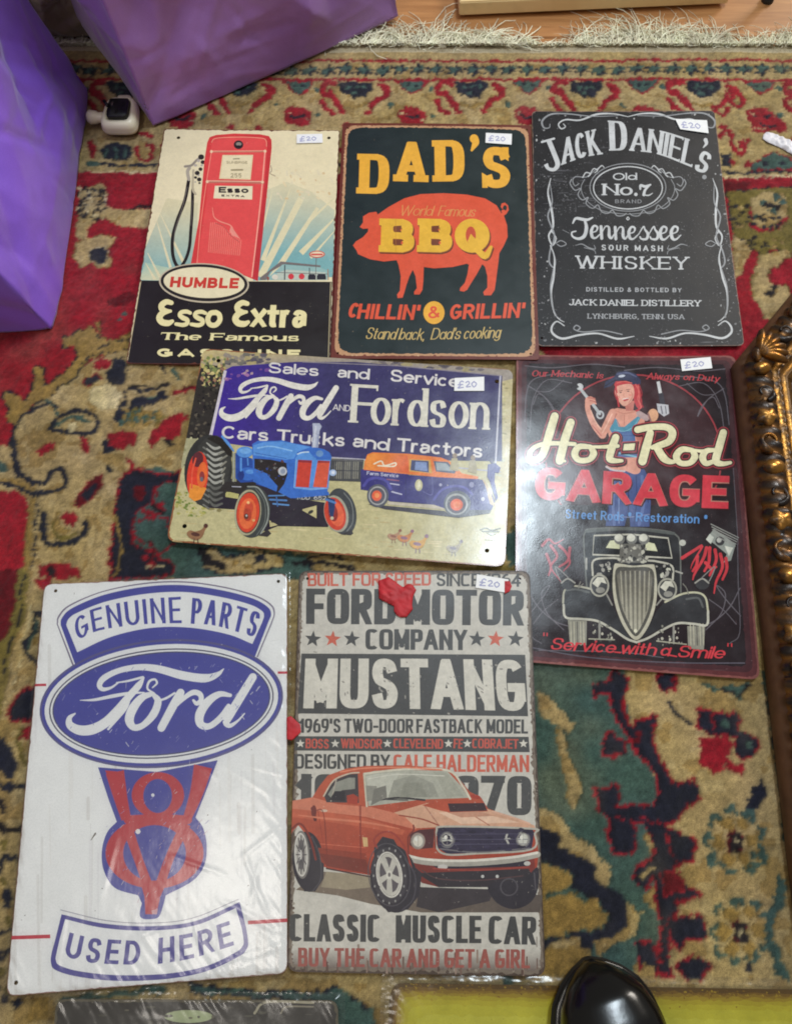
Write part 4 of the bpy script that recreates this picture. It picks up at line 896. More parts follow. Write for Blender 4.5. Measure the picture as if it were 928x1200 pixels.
a.text('World', [(306, 436), (450, 438)], 44, .1, (226, 150, 86), .06, sp=.02, slant=.3, cap='round'); a.text('Famous', [(474, 438), (634, 442)], 44, .1, (226, 150, 86), .06, sp=.02, slant=.3, cap='round')
a.build('lettering')
a = Art(S, 18); a.view(385, 135, 3.712)
kw = dict(wt=.22, bar=.18, sp=.09, slant=.16)
a.text('C', [(80, 878), (120, 884)], 66, col=OR, **kw); a.text('HILLIN\'', [(122, 886), (390, 892)], 66, col=OR, **kw)
a.text('GRILLIN\'', [(524, 890), (848, 882)], 66, col=OR, **kw)
a.ell(458, 860, 46, 50, (240, 178, 62)); a.text('&', [(430, 884), (484, 884)], 52, .2, OR, .16)
a.text('Stand', [(158, 974), (290, 978)], 50, .11, (206, 178, 112), .07, sp=.03, slant=.3, cap='round'); a.text('back,', [(302, 978), (414, 980)], 50, .11, (206, 178, 112), .07, sp=.03, slant=.3, cap='round')
a.text("Dad's", [(442, 978), (570, 976)], 50, .11, (206, 178, 112), .07, sp=.03, slant=.3, cap='round'); a.text('cooking', [(584, 976), (744, 970)], 50, .11, (206, 178, 112), .07, sp=.03, slant=.3, cap='round')
a.build('lettering')
price_label(S, [(569, 157), (599.5, 158), (599, 170.5), (568.5, 168.5)], 2)

# ------------------------------------------------------------------ whiskey sign
M = ink_material('print_whiskey', (130, 130, 134), 1.1, 0.42, (90, 88, 88), 0.8, 0.25, spec=.3)
S = Sign([(622.8, 130.6), (836, 131), (871, 406), (629, 406)], 0.0030, 'black and white whiskey sign with curved capital letters, at the top right', M, bend_fn(0.4, 0.5, (0, .5, .5, 0), seed=3), 6)
S.edgecol = (90, 88, 90); W = (206, 208, 210); G1 = (150, 152, 156)
for p in ((634.5, 396.5),): hole_at(S, *p, 1.3)
a = Art(S, 24); a.raw([S.outline], (24, 24, 29)); a.jagrim(-1, .3, (130, 104, 92), .5, 3)
a.view(615, 120, 3.57)
for y, c in ((705, (24, 24, 28)), (408, (30, 30, 34)), (215, (30, 30, 34))): a.line([(40, y), (860, y + 4)], 3, c, smooth=False)
for k in range(150):
    e = a.rnd.random(); x, y = (a.rnd.choice([a.rnd.gauss(60, 24), a.rnd.gauss(830 + 70 * e, 26)]), a.rnd.uniform(40, 1010)) if k < 110 else (a.rnd.uniform(40, 880), a.rnd.choice([a.rnd.gauss(50, 12), a.rnd.gauss(1005, 10)])); r = a.rnd.uniform(1.5, 5)
    a.ell(x, y, r, r * a.rnd.uniform(.5, 1.6), a.rnd.choice([(150, 150, 152), (112, 112, 116), (180, 180, 180)]), a.rnd.uniform(0, 90), 6)
for k in range(40):
    x, y = a.rnd.uniform(60, 320), a.rnd.uniform(170, 460); a.line([(x, y), (x + a.rnd.uniform(10, 60), y + a.rnd.uniform(-4, 4))], a.rnd.uniform(1, 2.5), (84, 84, 90), smooth=False)
a.build('plate', plate=True)
a = Art(S, 25); a.view(620, 125, 3.867)
kw = dict(wt=.17, bar=.08, serif=.03, sth=.06, sp=.05)
base = [(60, 300), (180, 248), (300, 216), (450, 198), (600, 222), (700, 256), (790, 300)]
a.line([(88, 156), (112, 214), (128, 262), (112, 286), (86, 282), (74, 262)], np.array([22, 22, 22, 16, 14, 20]), W, cap='flat'); a.line([(56, 162), (112, 146)], 9, W, smooth=False)
a.text('ACK', [(146, 266), (240, 232), (330, 216)], 0, col=W, top=[(150, 146), (230, 120), (300, 102)], **kw)
a.text('D', [(364, 200), (444, 198)], 0, col=W, top=[(358, 64), (440, 70)], wt=.2, bar=.06, serif=.03, sth=.05, sq=2.6)
a.text('ANIEL', [(454, 200), (580, 216), (736, 276)], 0, col=W, top=[(462, 94), (600, 112), (760, 162)], **kw)
a.text('S', [(738, 286), (800, 308)], 0, col=W, top=[(780, 196), (832, 222)], wt=.22, bar=.14, serif=.05); a.line([(796, 154), (800, 170), (786, 188)], np.array([18, 14, 4]), W)
a.ell(792, 320, 10, 10, G1)
a.build('lettering')
a = Art(S, 26); a.view(620, 125, 3.867)
a.ell(446, 368, 156, 96, W, 0, 44, ring=5); a.ell(446, 366, 172, 108, G1, 0, 44, ring=4, a0=0, a1=360)
for sx in (-1, 1):
    X = lambda x: 446 + sx * x
    a.line([(X(120), 270), (X(150), 290), (X(190), 320), (X(235), 318), (X(250), 336), (X(240), 360), (X(222), 350)], 4, G1); a.line([(X(255), 330), (X(262), 350), (X(240), 380), (X(215), 372), (X(226), 400), (X(206), 424), (X(180), 412), (X(190), 440), (X(160), 462), (X(136), 446), (X(120), 476), (X(90), 484), (X(70), 470), (X(50), 494), (X(22), 494), (X(8), 484)], 4.5, G1)
    a.line([(X(196), 330), (X(212), 366), (X(200), 410), (X(160), 450), (X(110), 474), (X(50), 484), (X(0), 488)], 3, G1)
    a.line([(X(205), 322), (X(190), 300), (X(170), 306), (X(180), 318)], 5, W); a.line([(X(170), 304), (X(155), 282), (X(138), 290), (X(150), 300)], 4, W); a.line([(X(140), 290), (X(120), 268), (X(108), 276)], 4, W)
    a.line([(X(0), 500), (X(6), 508), (X(0), 514)], 4, W)
a.text('Old', [(378, 334), (488, 332)], 32, .22, W, .14, sp=.1, serif=.05, sth=.06)
a.text('No', [(332, 402), (468, 402)], 52, .26, W, .12, sp=.08, serif=.12, sth=.09); a.ell(482, 398, 8, 8, W, 0, 12)
a.line([(502, 374), (504, 357), (524, 362), (548, 354)], np.array([8, 12, 12, 8]), W); a.line([(548, 354), (524, 378), (518, 400)], np.array([5, 11, 13]), W); a.line([(516, 400), (540, 402), (558, 392)], np.array([5, 6, 3]), W)
a.text('BRAND', [(388, 438), (508, 438)], 17, .2, G1, .14, sp=.4)
a.build('oval_badge')
a = Art(S, 27); a.view(620, 125, 3.867)
# flowing script line
a.line([(196, 530), (210, 508), (240, 512), (262, 514), (286, 504)], np.array([6, 12, 14, 12, 6]), W); a.line([(250, 514), (258, 550), (248, 588), (222, 600), (196, 590), (192, 572), (210, 566)], np.array([10, 16, 16, 12, 8, 7, 6]), W)
def script_e(x, y, k=1.0): a.line([(x, y - 22 * k), (x + 22 * k, y - 30 * k), (x + 26 * k, y - 46 * k), (x + 12 * k, y - 50 * k), (x + 2 * k, y - 30 * k), (x + 6 * k, y - 6 * k), (x + 20 * k, y - 2 * k), (x + 38 * k, y - 18 * k)], np.array([4, 5, 8, 8, 13, 12, 7, 4]) * k, W)
def script_n(x, y, k=1.0):
    a.line([(x, y - 48 * k), (x + 3 * k, y)], 12 * k, W, smooth=False); a.line([(x + 4 * k, y - 24 * k), (x + 18 * k, y - 48 * k), (x + 32 * k, y - 44 * k), (x + 33 * k, y - 12 * k), (x + 42 * k, y - 1 * k), (x + 54 * k, y - 18 * k)], np.array([4, 5, 9, 13, 9, 4]) * k, W)
def script_s(x, y, k=1.0): a.line([(x, y - 20 * k), (x + 20 * k, y - 52 * k), (x + 26 * k, y - 40 * k), (x + 38 * k, y - 22 * k), (x + 32 * k, y - 2 * k), (x + 12 * k, y - 2 * k), (x + 6 * k, y - 10 * k)], np.array([4, 5, 7, 12, 10, 7, 6]) * k, W)
script_e(278, 598, 1.12); script_n(324, 598, 1.12); script_n(388, 600, 1.1); script_e(448, 602, 1.12); script_s(494, 602, 1.12); script_s(540, 602, 1.12); script_e(590, 604, 1.18); script_e(640, 604, 1.2)
a.line([(150, 560), (180, 575)], 2, G1, smooth=False)
a.text('SOUR MASH', [(326, 652), (604, 656)], 26, .24, W, .16, sp=.42)
for sx, x0 in ((1, 208), (-1, 716)): a.line([(x0, 630), (x0 + sx * 30, 624), (x0 + sx * 60, 640), (x0 + sx * 90, 646), (x0 + sx * 84, 628)], np.array([2, 5, 5, 4, 2]), G1); a.line([(x0 + sx * 40, 640), (x0 + sx * 84, 652), (x0 + sx * 92, 668)], 3, G1)
a.build('lettering')
a = Art(S, 28); a.view(625, 240, 3.712)
a.text('WHISKEY', [(184, 278), (430, 281), (672, 283)], 56, .2, W, .1, sp=.22, serif=.1, sth=.1)
a.text('DISTILLED & BOTTLED BY', [(228, 378), (642, 382)], 19, .22, (180, 182, 186), .18, sp=.28)
a.text('JACK DANIEL DISTILLERY', [(152, 438), (726, 444)], 27, .24, W, .14, sp=.1, serif=.1, sth=.14)
a.text('LYNCHBURG, TENN. USA', [(234, 496), (654, 500)], 22, .22, (170, 172, 176), .12, sp=.14, serif=.1, sth=.14)
a.build('lettering')
a = Art(S, 29); a.view(615, 120, 3.57)
_ln = a.line; a.line = lambda P, w, c, **q: _ln(P, np.asarray(w, float) * 1.35, c, **q)
for sx in (-1, 1):
    def X(x, y): return (428 + sx * x + (8 + (y - 50) * .035 * 1.0 if True else 0) * 0 + (y - 50) * 0.012 + (0 if sx < 0 else (y - 50) * 0.075) + (0 if sx > 0 else (y - 50) * 0.028), y)
    a.line([X(0, 62), X(60, 50), X(130, 52), X(200, 76), X(260, 74), X(290, 92), X(280, 112), X(262, 104), X(270, 92)], np.array([2, 4, 6, 5, 4, 4, 4, 3, 3]), W); a.line([X(40, 58), X(150, 60), X(250, 50), X(320, 52), X(358, 80), X(352, 108), X(330, 108), X(326, 92)], np.array([2, 3, 4, 5, 6, 5, 3, 2]), G1)
    a.line([X(332, 320), X(346, 380), X(334, 450), X(330, 520), X(350, 560), X(336, 600), X(320, 570), X(338, 540)], np.array([2, 5, 7, 6, 5, 4, 3, 3]), W); a.line([X(336, 340), X(330, 420), X(350, 480), X(326, 560), X(346, 620), X(352, 670), X(334, 692), X(326, 660), X(344, 600)], np.array([2, 4, 5, 5, 5, 5, 4, 3, 3]), G1)
    a.line([X(345, 600), X(330, 650), X(336, 730), X(350, 800), X(340, 880), X(318, 910), X(300, 920)], np.array([3, 4, 6, 6, 4, 3, 2]), W); a.line([X(336, 700), X(352, 780), X(344, 860), X(330, 900)], 3.5, G1)
    a.line([X(300, 936), X(330, 918), X(352, 940), X(350, 968), X(310, 990), X(240, 975), X(160, 968), X(80, 990), X(10, 980)], np.array([3, 4, 6, 7, 7, 6, 5, 6, 2]), W); a.line([X(60, 972), X(140, 956), X(220, 962), X(260, 950), X(250, 934), X(234, 944), X(246, 956)], 3.5, G1)
    a.line([X(322, 592), X(300, 580), X(278, 594), X(300, 604), X(316, 596)], 3, G1)
a.build('scroll_border')
price_label(S, [(790, 141), (827, 143), (829, 158), (796, 153)], 3)
WH_ = (240, 238, 235)
def oval_script(a, col, m=None, dark=None):
    """the flowing four letter script of the oval badge; m maps its own sheet units to the art's view"""
    m = m or (lambda x, y: (x, y)); s0 = np.hypot(*(np.array(m(1, 0)) - np.array(m(0, 0))))
    L = lambda P, w, c=col: a.line([m(*p) for p in P], np.array(w) * s0 * (1.1 if col == WH_ else 1.24), c)
    L([(306, 402), (280, 420), (250, 426), (238, 410), (256, 384), (310, 358), (380, 346), (450, 352), (540, 376), (620, 386), (666, 372), (688, 352)], [5, 8, 14, 18, 20, 18, 20, 24, 28, 28, 16, 3])
    L([(398, 384), (380, 412), (345, 452), (300, 506), (258, 548), (210, 572), (165, 574), (132, 556), (130, 530), (150, 514)], [6, 22, 24, 28, 32, 34, 32, 26, 16, 5])
    L([(168, 466), (220, 464), (290, 450), (350, 440), (400, 438)], [2, 9, 12, 10, 4]); L([(300, 402), (340, 396), (395, 382)], [4, 7, 8]); L([(270, 570), (330, 500), (350, 460)], [8, 10, 4])
    L([(436, 440), (412, 424), (418, 398), (438, 390), (446, 404), (430, 420)], [5, 7, 8, 7, 7, 4])
    L([(430, 442), (392, 456), (360, 494), (346, 536), (362, 564), (396, 556), (434, 516), (450, 470), (434, 446)], [14, 24, 30, 30, 22, 20, 26, 24, 14])
    L([(446, 470), (480, 458), (510, 440)], [6, 8, 7]); L([(532, 438), (506, 484), (462, 566)], [26, 28, 26]); L([(504, 500), (540, 462), (576, 438), (602, 444), (606, 466), (590, 478), (578, 466)], [6, 14, 18, 18, 16, 14, 8])
    L([(600, 478), (640, 462)], [5, 5])
    L([(712, 448), (672, 444), (630, 472), (602, 516), (604, 552), (636, 560), (676, 530), (706, 486)], [12, 20, 28, 30, 26, 20, 20, 14]); L([(794, 382), (752, 450), (712, 516), (698, 546), (712, 558), (740, 540), (764, 514)], [26, 28, 28, 24, 14, 7, 4])

# ------------------------------------------------------------------ tractor sign
M = ink_material('print_tractor', (206, 196, 160), 0.25, 0.2, (130, 90, 60), 0.2, 0.12, paint=.17)
S = Sign([(238.6, 409.5), (601, 433.4), (591.5, 664.6), (195.7, 634.6)], 0.0062, 'wide landscape sign with a blue tractor and an orange and blue van', M, bend_fn(0.6, 0.3, (.6, 0, 0, .3), w=150, h=100, seed=4), 9)
S.edgecol = (130, 84, 56)
for p in ((256.6, 423.3), (582, 447.5), (570.5, 645.5), (217, 617)): hole_at(S, *p, 2.1)
GR = (196, 188, 142)
a = Art(S, 34); a.raw([S.outline], GR); a.jagrim(-1, .9, (150, 96, 64), .6, 3)
a.view(190, 405, 4.419)
a.poly([(214, 30), (900, 60), (1830, 130), (1790, 230), (300, 120), (200, 110)], grad(a, (400, 20), (400, 120), (200, 182, 128), (160, 150, 140)))
a.poly([(208, 100), (330, 110), (330, 480), (110, 500), (150, 300)], (50, 46, 44))
a.poly([(110, 480), (240, 486), (240, 560), (100, 640)], (170, 166, 130))
a.poly([(1710, 200), (1830, 170), (1790, 900), (1720, 840)], (196, 184, 140))
a.blobs(110, (205, 60, 345, 210), 5, 13, [(190, 176, 110), (130, 140, 84), (96, 104, 72), (160, 120, 96), (206, 190, 130)]); a.blobs(120, (150, 190, 320, 470), 4, 11, [(34, 32, 32), (70, 66, 58), (96, 88, 76), (52, 44, 46), (28, 26, 30)], mask=lambda x, y: x > 205 - (y - 190) * .25)
a.blobs(50, (330, 50, 560, 95), 5, 14, [(180, 166, 120), (120, 116, 108), (150, 140, 128), (96, 90, 100)], 1.8)
a.blobs(60, (115, 480, 240, 720), 4, 10, [(184, 180, 146), (140, 140, 104), (100, 104, 80), (200, 196, 166)]); a.blobs(80, (70, 760, 230, 890), 4, 10, [(150, 156, 84), (176, 170, 100), (120, 136, 70), (190, 182, 120)], 1.4)
a.blobs(26, (240, 760, 400, 860), 4, 16, [(196, 188, 150), (150, 140, 96)], 2)
a.view(390, 405, 4.218); a.blobs(60, (790, 190, 860, 500), 3, 8, [(190, 180, 130), (206, 196, 150), (160, 150, 110)], 2.2); a.blobs(40, (790, 500, 850, 800), 4, 10, [(206, 196, 150), (190, 190, 160)], 1.5)
a.blobs(50, (120, 80, 780, 125), 6, 16, [(150, 140, 126), (120, 112, 116), (170, 158, 120), (90, 84, 92)], 2.5)
for k in range(70):
    x, y = a.rnd.uniform(-800, 800), a.rnd.uniform(800, 1060); a.ell(x, y, a.rnd.uniform(6, 40), a.rnd.uniform(1, 4), a.rnd.choice([(196, 180, 132), (214, 200, 156), (188, 170, 122), (220, 206, 160)]), 3, 8)
a.build('plate', plate=True)
a = Art(S, 35); a.view(240, 410, 4.884)
bd = grad(a, (60, 300), (700, 320), (66, 44, 150), (62, 58, 104))
a.poly([(118, 118), (160, 96), (520, 70), (860, 70), (1100, 90), (1700, 150), (1700, 640), (700, 620), (20, 520)], bd)
a.poly([(112, 120), (128, 122), (36, 530), (18, 530)], (214, 206, 216))
a.line([(690, 614), (1100, 640), (1690, 700)], 8, (180, 178, 190), smooth=False); a.line([(1690, 150), (1660, 700)], 9, (196, 194, 206), smooth=False); a.line([(560, 70), (1100, 92), (1690, 150)], 6, (140, 132, 144), smooth=False)
a.blobs(40, (118, 110, 420, 185), 5, 14, [(170, 120, 170), (150, 100, 160), (176, 150, 160), (120, 80, 150)], 1.5, mask=lambda x, y: y < 180 - (x - 118) * .25)
a.build('signboard_picture')
TW = (224, 220, 218)
a = Art(S, 36); a.view(240, 410, 4.884)
kw = dict(wt=.205, bar=.155, sp=.05)
a.text('Sales', [(362, 132), (654, 152)], 60, col=TW, **kw); a.text('and', [(756, 158), (942, 172)], 62, col=TW, **kw)
a.text('Service', [(1058, 180), (1455, 218)], 68, col=TW, **kw)
oval_script(a, (230, 226, 216), lambda x, y: (90 + (x - 122) * .985 + (y - 460) * 0.0, 158 + (y - 345) * 1.0 + (x - 122) * .035))
a.text('AND', [(732, 346), (832, 354)], 36, .15, TW, .13, sp=.08)
a.text('Cars', [(96, 506), (366, 526)], 72, col=TW, **kw); a.text('Trucks', [(410, 526), (802, 554)], 72, col=TW, **kw); a.text('and', [(842, 554), (1054, 580)], 72, col=TW, **kw); a.text('Tractors', [(1096, 580), (1588, 620)], 76, col=TW, **kw)
a.view(390, 405, 4.218)
a.text('F', [(84, 380), (214, 388)], 190, .17, (222, 218, 204), .08, serif=.05, sth=.05)
a.text('ordson', [(184, 390), (770, 418)], 190, .15, (222, 218, 204), .07, serif=.04, sth=.05, sp=.03)
a.build('lettering')
# railings
a = Art(S, 37); a.view(310, 500, 7.733)
a.poly([(590, 290), (900, 300), (880, 500), (585, 490)], (70, 70, 74))
for k in range(12): a.line([(640 + k * 19, 320), (634 + k * 19, 470)], 7, (160, 156, 140) if k % 4 else (110, 108, 104), smooth=False)
a.line([(600, 300), (900, 312)], 5, (120, 118, 120), smooth=False); a.line([(600, 396), (870, 402)], 10, (70, 70, 74), smooth=False)
a.build('railing_picture')
# tractor
BL, BL2, BL3, TY = (62, 112, 200), (92, 150, 222), (44, 78, 160), (64, 66, 66)
a = Art(S, 38); a.view(190, 405, 4.419)
a.poly([(200, 700), (380, 690), (560, 720), (700, 790), (880, 820), (860, 940), (600, 935), (540, 960), (400, 960), (380, 850), (220, 840)], (48, 42, 54)); a.poly([(720, 850), (800, 828), (800, 895)], (200, 190, 140)); a.ell(770, 862, 16, 9, (60, 60, 56), -30, 8); a.poly([(556, 905), (600, 930), (560, 940)], (200, 190, 140))
a.poly([(330, 755), (400, 770), (395, 795), (330, 785)], (190, 184, 120)); a.poly([(715, 845), (730, 850), (610, 925), (560, 915)], (50, 46, 56))
a.view(200, 500, 7.733)
a.ell(345, 400, 215, 325, (52, 52, 52), 4, 40); a.poly([(250, 180), (320, 110), (420, 80), (500, 130), (560, 240), (540, 400), (500, 560), (420, 640), (330, 740), (240, 700)], (62, 62, 60))
for k in range(11):
    y = 150 + k * 52; a.line([(330 + k * 2, y), (400, y + 50), (470, y + 30)], np.array([10, 26, 18]), (172, 172, 164) if k < 7 else (104, 104, 100)); a.line([(300, y + 40), (350, y + 74)], 15, (120, 120, 114), smooth=False)
for k in range(6): a.line([(440 + k * 8, 250 + k * 55), (520 - k * 8, 210 + k * 55)], 16, (140, 138, 126), smooth=False)
a.poly([(330, 110), (400, 80), (470, 110), (560, 220), (570, 280), (520, 260), (440, 170)], (40, 36, 34)); a.line([(470, 90), (520, 150), (575, 225)], np.array([20, 26, 10]), BL2)
a.ell(248, 450, 94, 222, (222, 68, 48), 5, 36); a.poly([(180, 520), (330, 560), (280, 660), (220, 680), (170, 640)], (238, 150, 60)); a.ell(250, 300, 50, 70, (96, 44, 52), 10, 18); a.ell(290, 440, 46, 118, (232, 110, 56), 5, 22); a.ell(288, 455, 24, 48, (150, 60, 60), 0, 14); a.ell(285, 480, 14, 22, (110, 110, 120), 0, 10); a.line([(232, 290), (200, 420), (196, 560)], 14, (236, 96, 70))
a.poly([(560, 240), (600, 240), (600, 500), (560, 500)], (150, 150, 120)); a.line([(574, 240), (572, 500)], 7, (176, 178, 170), smooth=False)
a.poly([(590, 240), (740, 290), (760, 340), (900, 420), (900, 560), (760, 520), (640, 510), (590, 470)], BL3); a.ell(675, 232, 76, 50, BL2, 0, 22); a.ell(680, 222, 52, 26, (120, 176, 236), 0, 16); a.ell(700, 430, 76, 60, BL, 0, 20); a.ell(640, 440, 30, 46, (40, 60, 130), 0, 14); a.ell(720, 410, 40, 20, BL2, 0, 12); a.line([(640, 290), (640, 400)], 18, BL2, smooth=False); a.line([(700, 290), (704, 350)], 12, BL2, smooth=False)
a.poly([(500, 500), (620, 510), (780, 500), (770, 550), (640, 600), (430, 590)], (50, 46, 46)); a.line([(560, 545), (640, 548)], 8, (186, 186, 200), smooth=False)
a.view(310, 500, 7.733)
a.poly([(-110, 160), (-60, 130), (100, 130), (160, 124), (260, 150), (420, 180), (540, 205), (590, 235), (610, 275), (600, 310), (570, 600), (240, 650), (60, 560), (-100, 420)], BL)
a.poly([(-100, 170), (0, 140), (160, 135), (420, 185), (300, 230), (270, 290), (200, 300), (-100, 260)], BL2); a.line([(-60, 196), (60, 180), (250, 220)], 12, (140, 190, 240)); a.line([(-80, 240), (200, 290)], 5, BL3, smooth=False)
a.poly([(-90, 290), (60, 300), (200, 330), (210, 430), (180, 520), (120, 600), (80, 540), (30, 500), (30, 430), (-90, 380)], (44, 38, 40)); a.blobs(26, (-80, 300, 190, 480), 6, 18, [(90, 60, 60), (70, 90, 150), (60, 56, 60), (110, 110, 110), (50, 70, 140)]); a.ell(165, 405, 40, 40, (196, 200, 206), 0, 16); a.ell(168, 405, 24, 24, (150, 160, 180), 0, 12); a.poly([(-100, 400), (30, 440), (120, 540), (110, 590), (-100, 500)], BL)
a.poly([(280, 290), (310, 240), (400, 225), (470, 300), (600, 300), (580, 560), (420, 580), (270, 560)], BL2); a.line([(300, 250), (340, 235), (400, 230)], 12, (196, 220, 240)); a.ell(500, 245, 34, 30, (110, 150, 200), 0, 12)
a.poly([(306, 300), (432, 306), (404, 552), (282, 546)], (206, 70, 56)); a.poly([(484, 306), (594, 312), (566, 552), (440, 548)], (218, 92, 66)); a.poly([(306, 300), (432, 306), (430, 330), (302, 322)], (150, 50, 60)); a.poly([(484, 306), (594, 312), (590, 330), (480, 328)], (160, 60, 60)); a.line([(458, 290), (424, 570)], 20, BL2, smooth=False); a.line([(290, 300), (268, 552), (420, 566), (575, 560)], 7, (150, 190, 230), smooth=False)
a.poly([(436, -30), (500, -30), (520, 0), (500, 40), (488, 190), (430, 190), (440, 60)], (178, 184, 204)); a.line([(466, 0), (450, 180)], 12, (206, 210, 222), smooth=False); a.line([(490, 70), (478, 190)], 8, (130, 140, 176), smooth=False)
a.poly([(288, 632), (300, 618), (580, 622), (570, 668), (280, 664)], (60, 66, 78)); a.text('KDD', [(300, 660), (412, 662)], 34, .16, (206, 206, 206), .14, sp=.12); a.text('652', [(448, 662), (560, 664)], 34, .16, (206, 206, 206), .14, sp=.12)
a.poly([(240, 600), (580, 590), (590, 620), (260, 650)], BL); a.line([(40, 628), (180, 624)], 12, (90, 140, 200), smooth=False); a.line([(50, 662), (200, 670)], 16, (84, 130, 190), smooth=False); a.line([(80, 700), (220, 712)], 14, (100, 150, 210), smooth=False); a.line([(110, 640), (120, 720)], 12, (70, 110, 170), smooth=False)
a.ell(620, 418, 32, 30, (170, 190, 226), 0, 14); a.ell(624, 416, 16, 16, (220, 226, 240), 0, 10)
a.ell(700, 770, 130, 215, (70, 74, 78), -12, 40); a.ell(650, 790, 108, 170, (166, 166, 150), -14, 34); a.ell(640, 790, 95, 152, (206, 72, 52), -14, 32); a.ell(650, 790, 68, 116, (232, 104, 70), -14, 26); a.ell(620, 780, 44, 80, (150, 52, 48), -10, 20); a.poly([(570, 640), (640, 660), (640, 720), (620, 840), (590, 800), (580, 720)], (48, 64, 110)); a.line([(560, 660), (640, 690)], 20, (86, 130, 190), smooth=False); a.ell(612, 830, 16, 16, (206, 196, 170), 0, 10); a.line([(720, 600), (790, 700), (800, 860), (740, 960)], 8, (130, 134, 134)); a.poly([(700, 975), (790, 930), (805, 970), (780, 985)], (60, 58, 60))
a.view(200, 500, 7.733)
a.ell(745, 775, 160, 235, (66, 70, 70), 6, 44); a.line([(700, 545), (800, 560), (880, 700), (880, 850), (820, 970)], 12, (150, 156, 150)); a.line([(770, 560), (850, 680), (856, 860), (780, 990)], 7, (110, 116, 112)); a.ell(702, 780, 120, 208, (176, 170, 140), 6, 40); a.ell(706, 780, 108, 190, (70, 70, 64), 6, 40); a.ell(704, 780, 102, 180, (216, 74, 50), 6, 38); a.ell(700, 790, 78, 140, (232, 112, 66), 6, 30); a.ell(712, 740, 40, 60, (206, 80, 56), 6, 18); a.ell(700, 800, 38, 60, (186, 70, 50), 0, 18); a.ell(706, 690, 14, 14, (240, 190, 130), 0, 9); a.ell(688, 815, 20, 26, (96, 60, 50), 0, 12); a.ell(755, 850, 14, 12, (236, 180, 120), 0, 9); a.ell(690, 808, 8, 10, (200, 200, 200), 0, 8); a.poly([(800, 990), (880, 930), (915, 970), (880, 1000)], (60, 56, 58))
a.build('tractor_picture')
# van
a = Art(S, 39); a.view(410, 520, 4.884)
a.poly([(100, 345), (540, 385), (560, 400), (820, 350), (800, 400), (620, 425), (200, 375)], (66, 62, 74)); a.poly([(215, 330), (380, 345), (540, 350), (540, 378), (360, 360), (215, 348)], (196, 186, 166))
a.poly([(62, 150), (80, 145), (320, 170), (340, 180), (480, 190), (720, 200), (760, 210), (790, 240), (830, 330), (810, 380), (700, 380), (540, 370), (480, 350), (230, 330), (110, 270), (62, 262)], (52, 46, 120))
a.poly([(78, 150), (86, 100), (100, 62), (130, 50), (330, 58), (520, 80), (570, 100), (600, 130), (640, 170), (735, 190), (730, 204), (500, 192), (340, 176)], (232, 128, 54)); a.poly([(96, 72), (130, 56), (330, 66), (338, 170), (90, 148)], grad(a, (100, 60), (300, 160), (240, 150, 60), (222, 100, 50)))
a.poly([(340, 90), (460, 96), (470, 170), (340, 158)], (210, 170, 90)); a.poly([(352, 94), (450, 100), (452, 166), (346, 152)], (72, 80, 120)); a.poly([(375, 104), (440, 108), (442, 158), (370, 150)], (130, 150, 196)); a.poly([(478, 100), (560, 106), (606, 160), (598, 172), (492, 160)], (90, 100, 120)); a.poly([(490, 108), (552, 114), (590, 158), (498, 152)], (160, 170, 176)); a.line([(470, 80), (486, 180)], 8, (226, 120, 70), smooth=False)
a.line([(138, 116), (180, 100), (200, 126), (260, 110), (250, 130), (160, 126)], 8, (236, 226, 200)); a.text('Farm Service', [(96, 178), (278, 194)], 20, .2, (206, 206, 226), .16, sp=.1); a.line([(210, 204), (280, 212)], 7, (150, 90, 120), smooth=False); a.line([(230, 228), (282, 236)], 7, (190, 190, 214), smooth=False); a.line([(240, 275), (296, 290)], 8, (190, 190, 214)); a.line([(320, 180), (318, 330)], 2.5, (36, 34, 90), smooth=False); a.line([(470, 190), (470, 290), (420, 275)], 3, (110, 110, 170))
a.ell(394, 238, 22, 34, (196, 190, 150), 0, 14); a.ell(394, 238, 10, 26, (226, 222, 190), 10, 10); a.ell(518, 236, 9, 9, (170, 170, 200), 0, 8); a.ell(696, 236, 14, 16, (150, 150, 190), 0, 10)
a.line([(80, 240), (110, 205), (160, 196), (210, 215), (235, 260)], 16, (80, 76, 160)); a.line([(480, 320), (520, 270), (580, 245), (650, 250), (700, 290)], 14, (84, 80, 164)); a.line([(760, 206), (790, 260), (806, 330), (822, 350)], np.array([6, 20, 26, 14]), (196, 170, 130)); a.poly([(740, 270), (780, 280), (800, 340), (750, 345)], (96, 92, 150)); a.ell(760, 318, 10, 12, (206, 206, 216), 0, 8)
a.ell(160, 298, 62, 66, (88, 90, 100), 0, 30); a.ell(158, 298, 50, 54, (170, 170, 170), 0, 28); a.ell(158, 298, 43, 46, (88, 84, 96), 0, 26); a.ell(154, 298, 28, 30, (232, 100, 62), 0, 20); a.ell(155, 296, 14, 15, (244, 150, 90), 0, 14)
a.ell(614, 345, 78, 76, (90, 94, 104), 0, 34); a.ell(610, 347, 64, 62, (168, 172, 172), 0, 30); a.ell(610, 348, 54, 52, (92, 88, 102), 0, 28); a.ell(610, 350, 36, 34, (236, 110, 72), 0, 22); a.ell(612, 350, 22, 20, (244, 140, 96), 0, 16)
a.build('van_picture')
a = Art(S, 40); a.view(410, 520, 4.884)
for x, y, c in ((600, 70, (176, 166, 130)), (703, 82, (170, 160, 130))): a.ell(x, y, 14, 15, (150, 130, 110), 0, 10); a.poly([(x - 18, y + 14), (x + 14, y + 14), (x + 24, y + 60), (x + 20, y + 90), (x - 30, y + 80)], c)
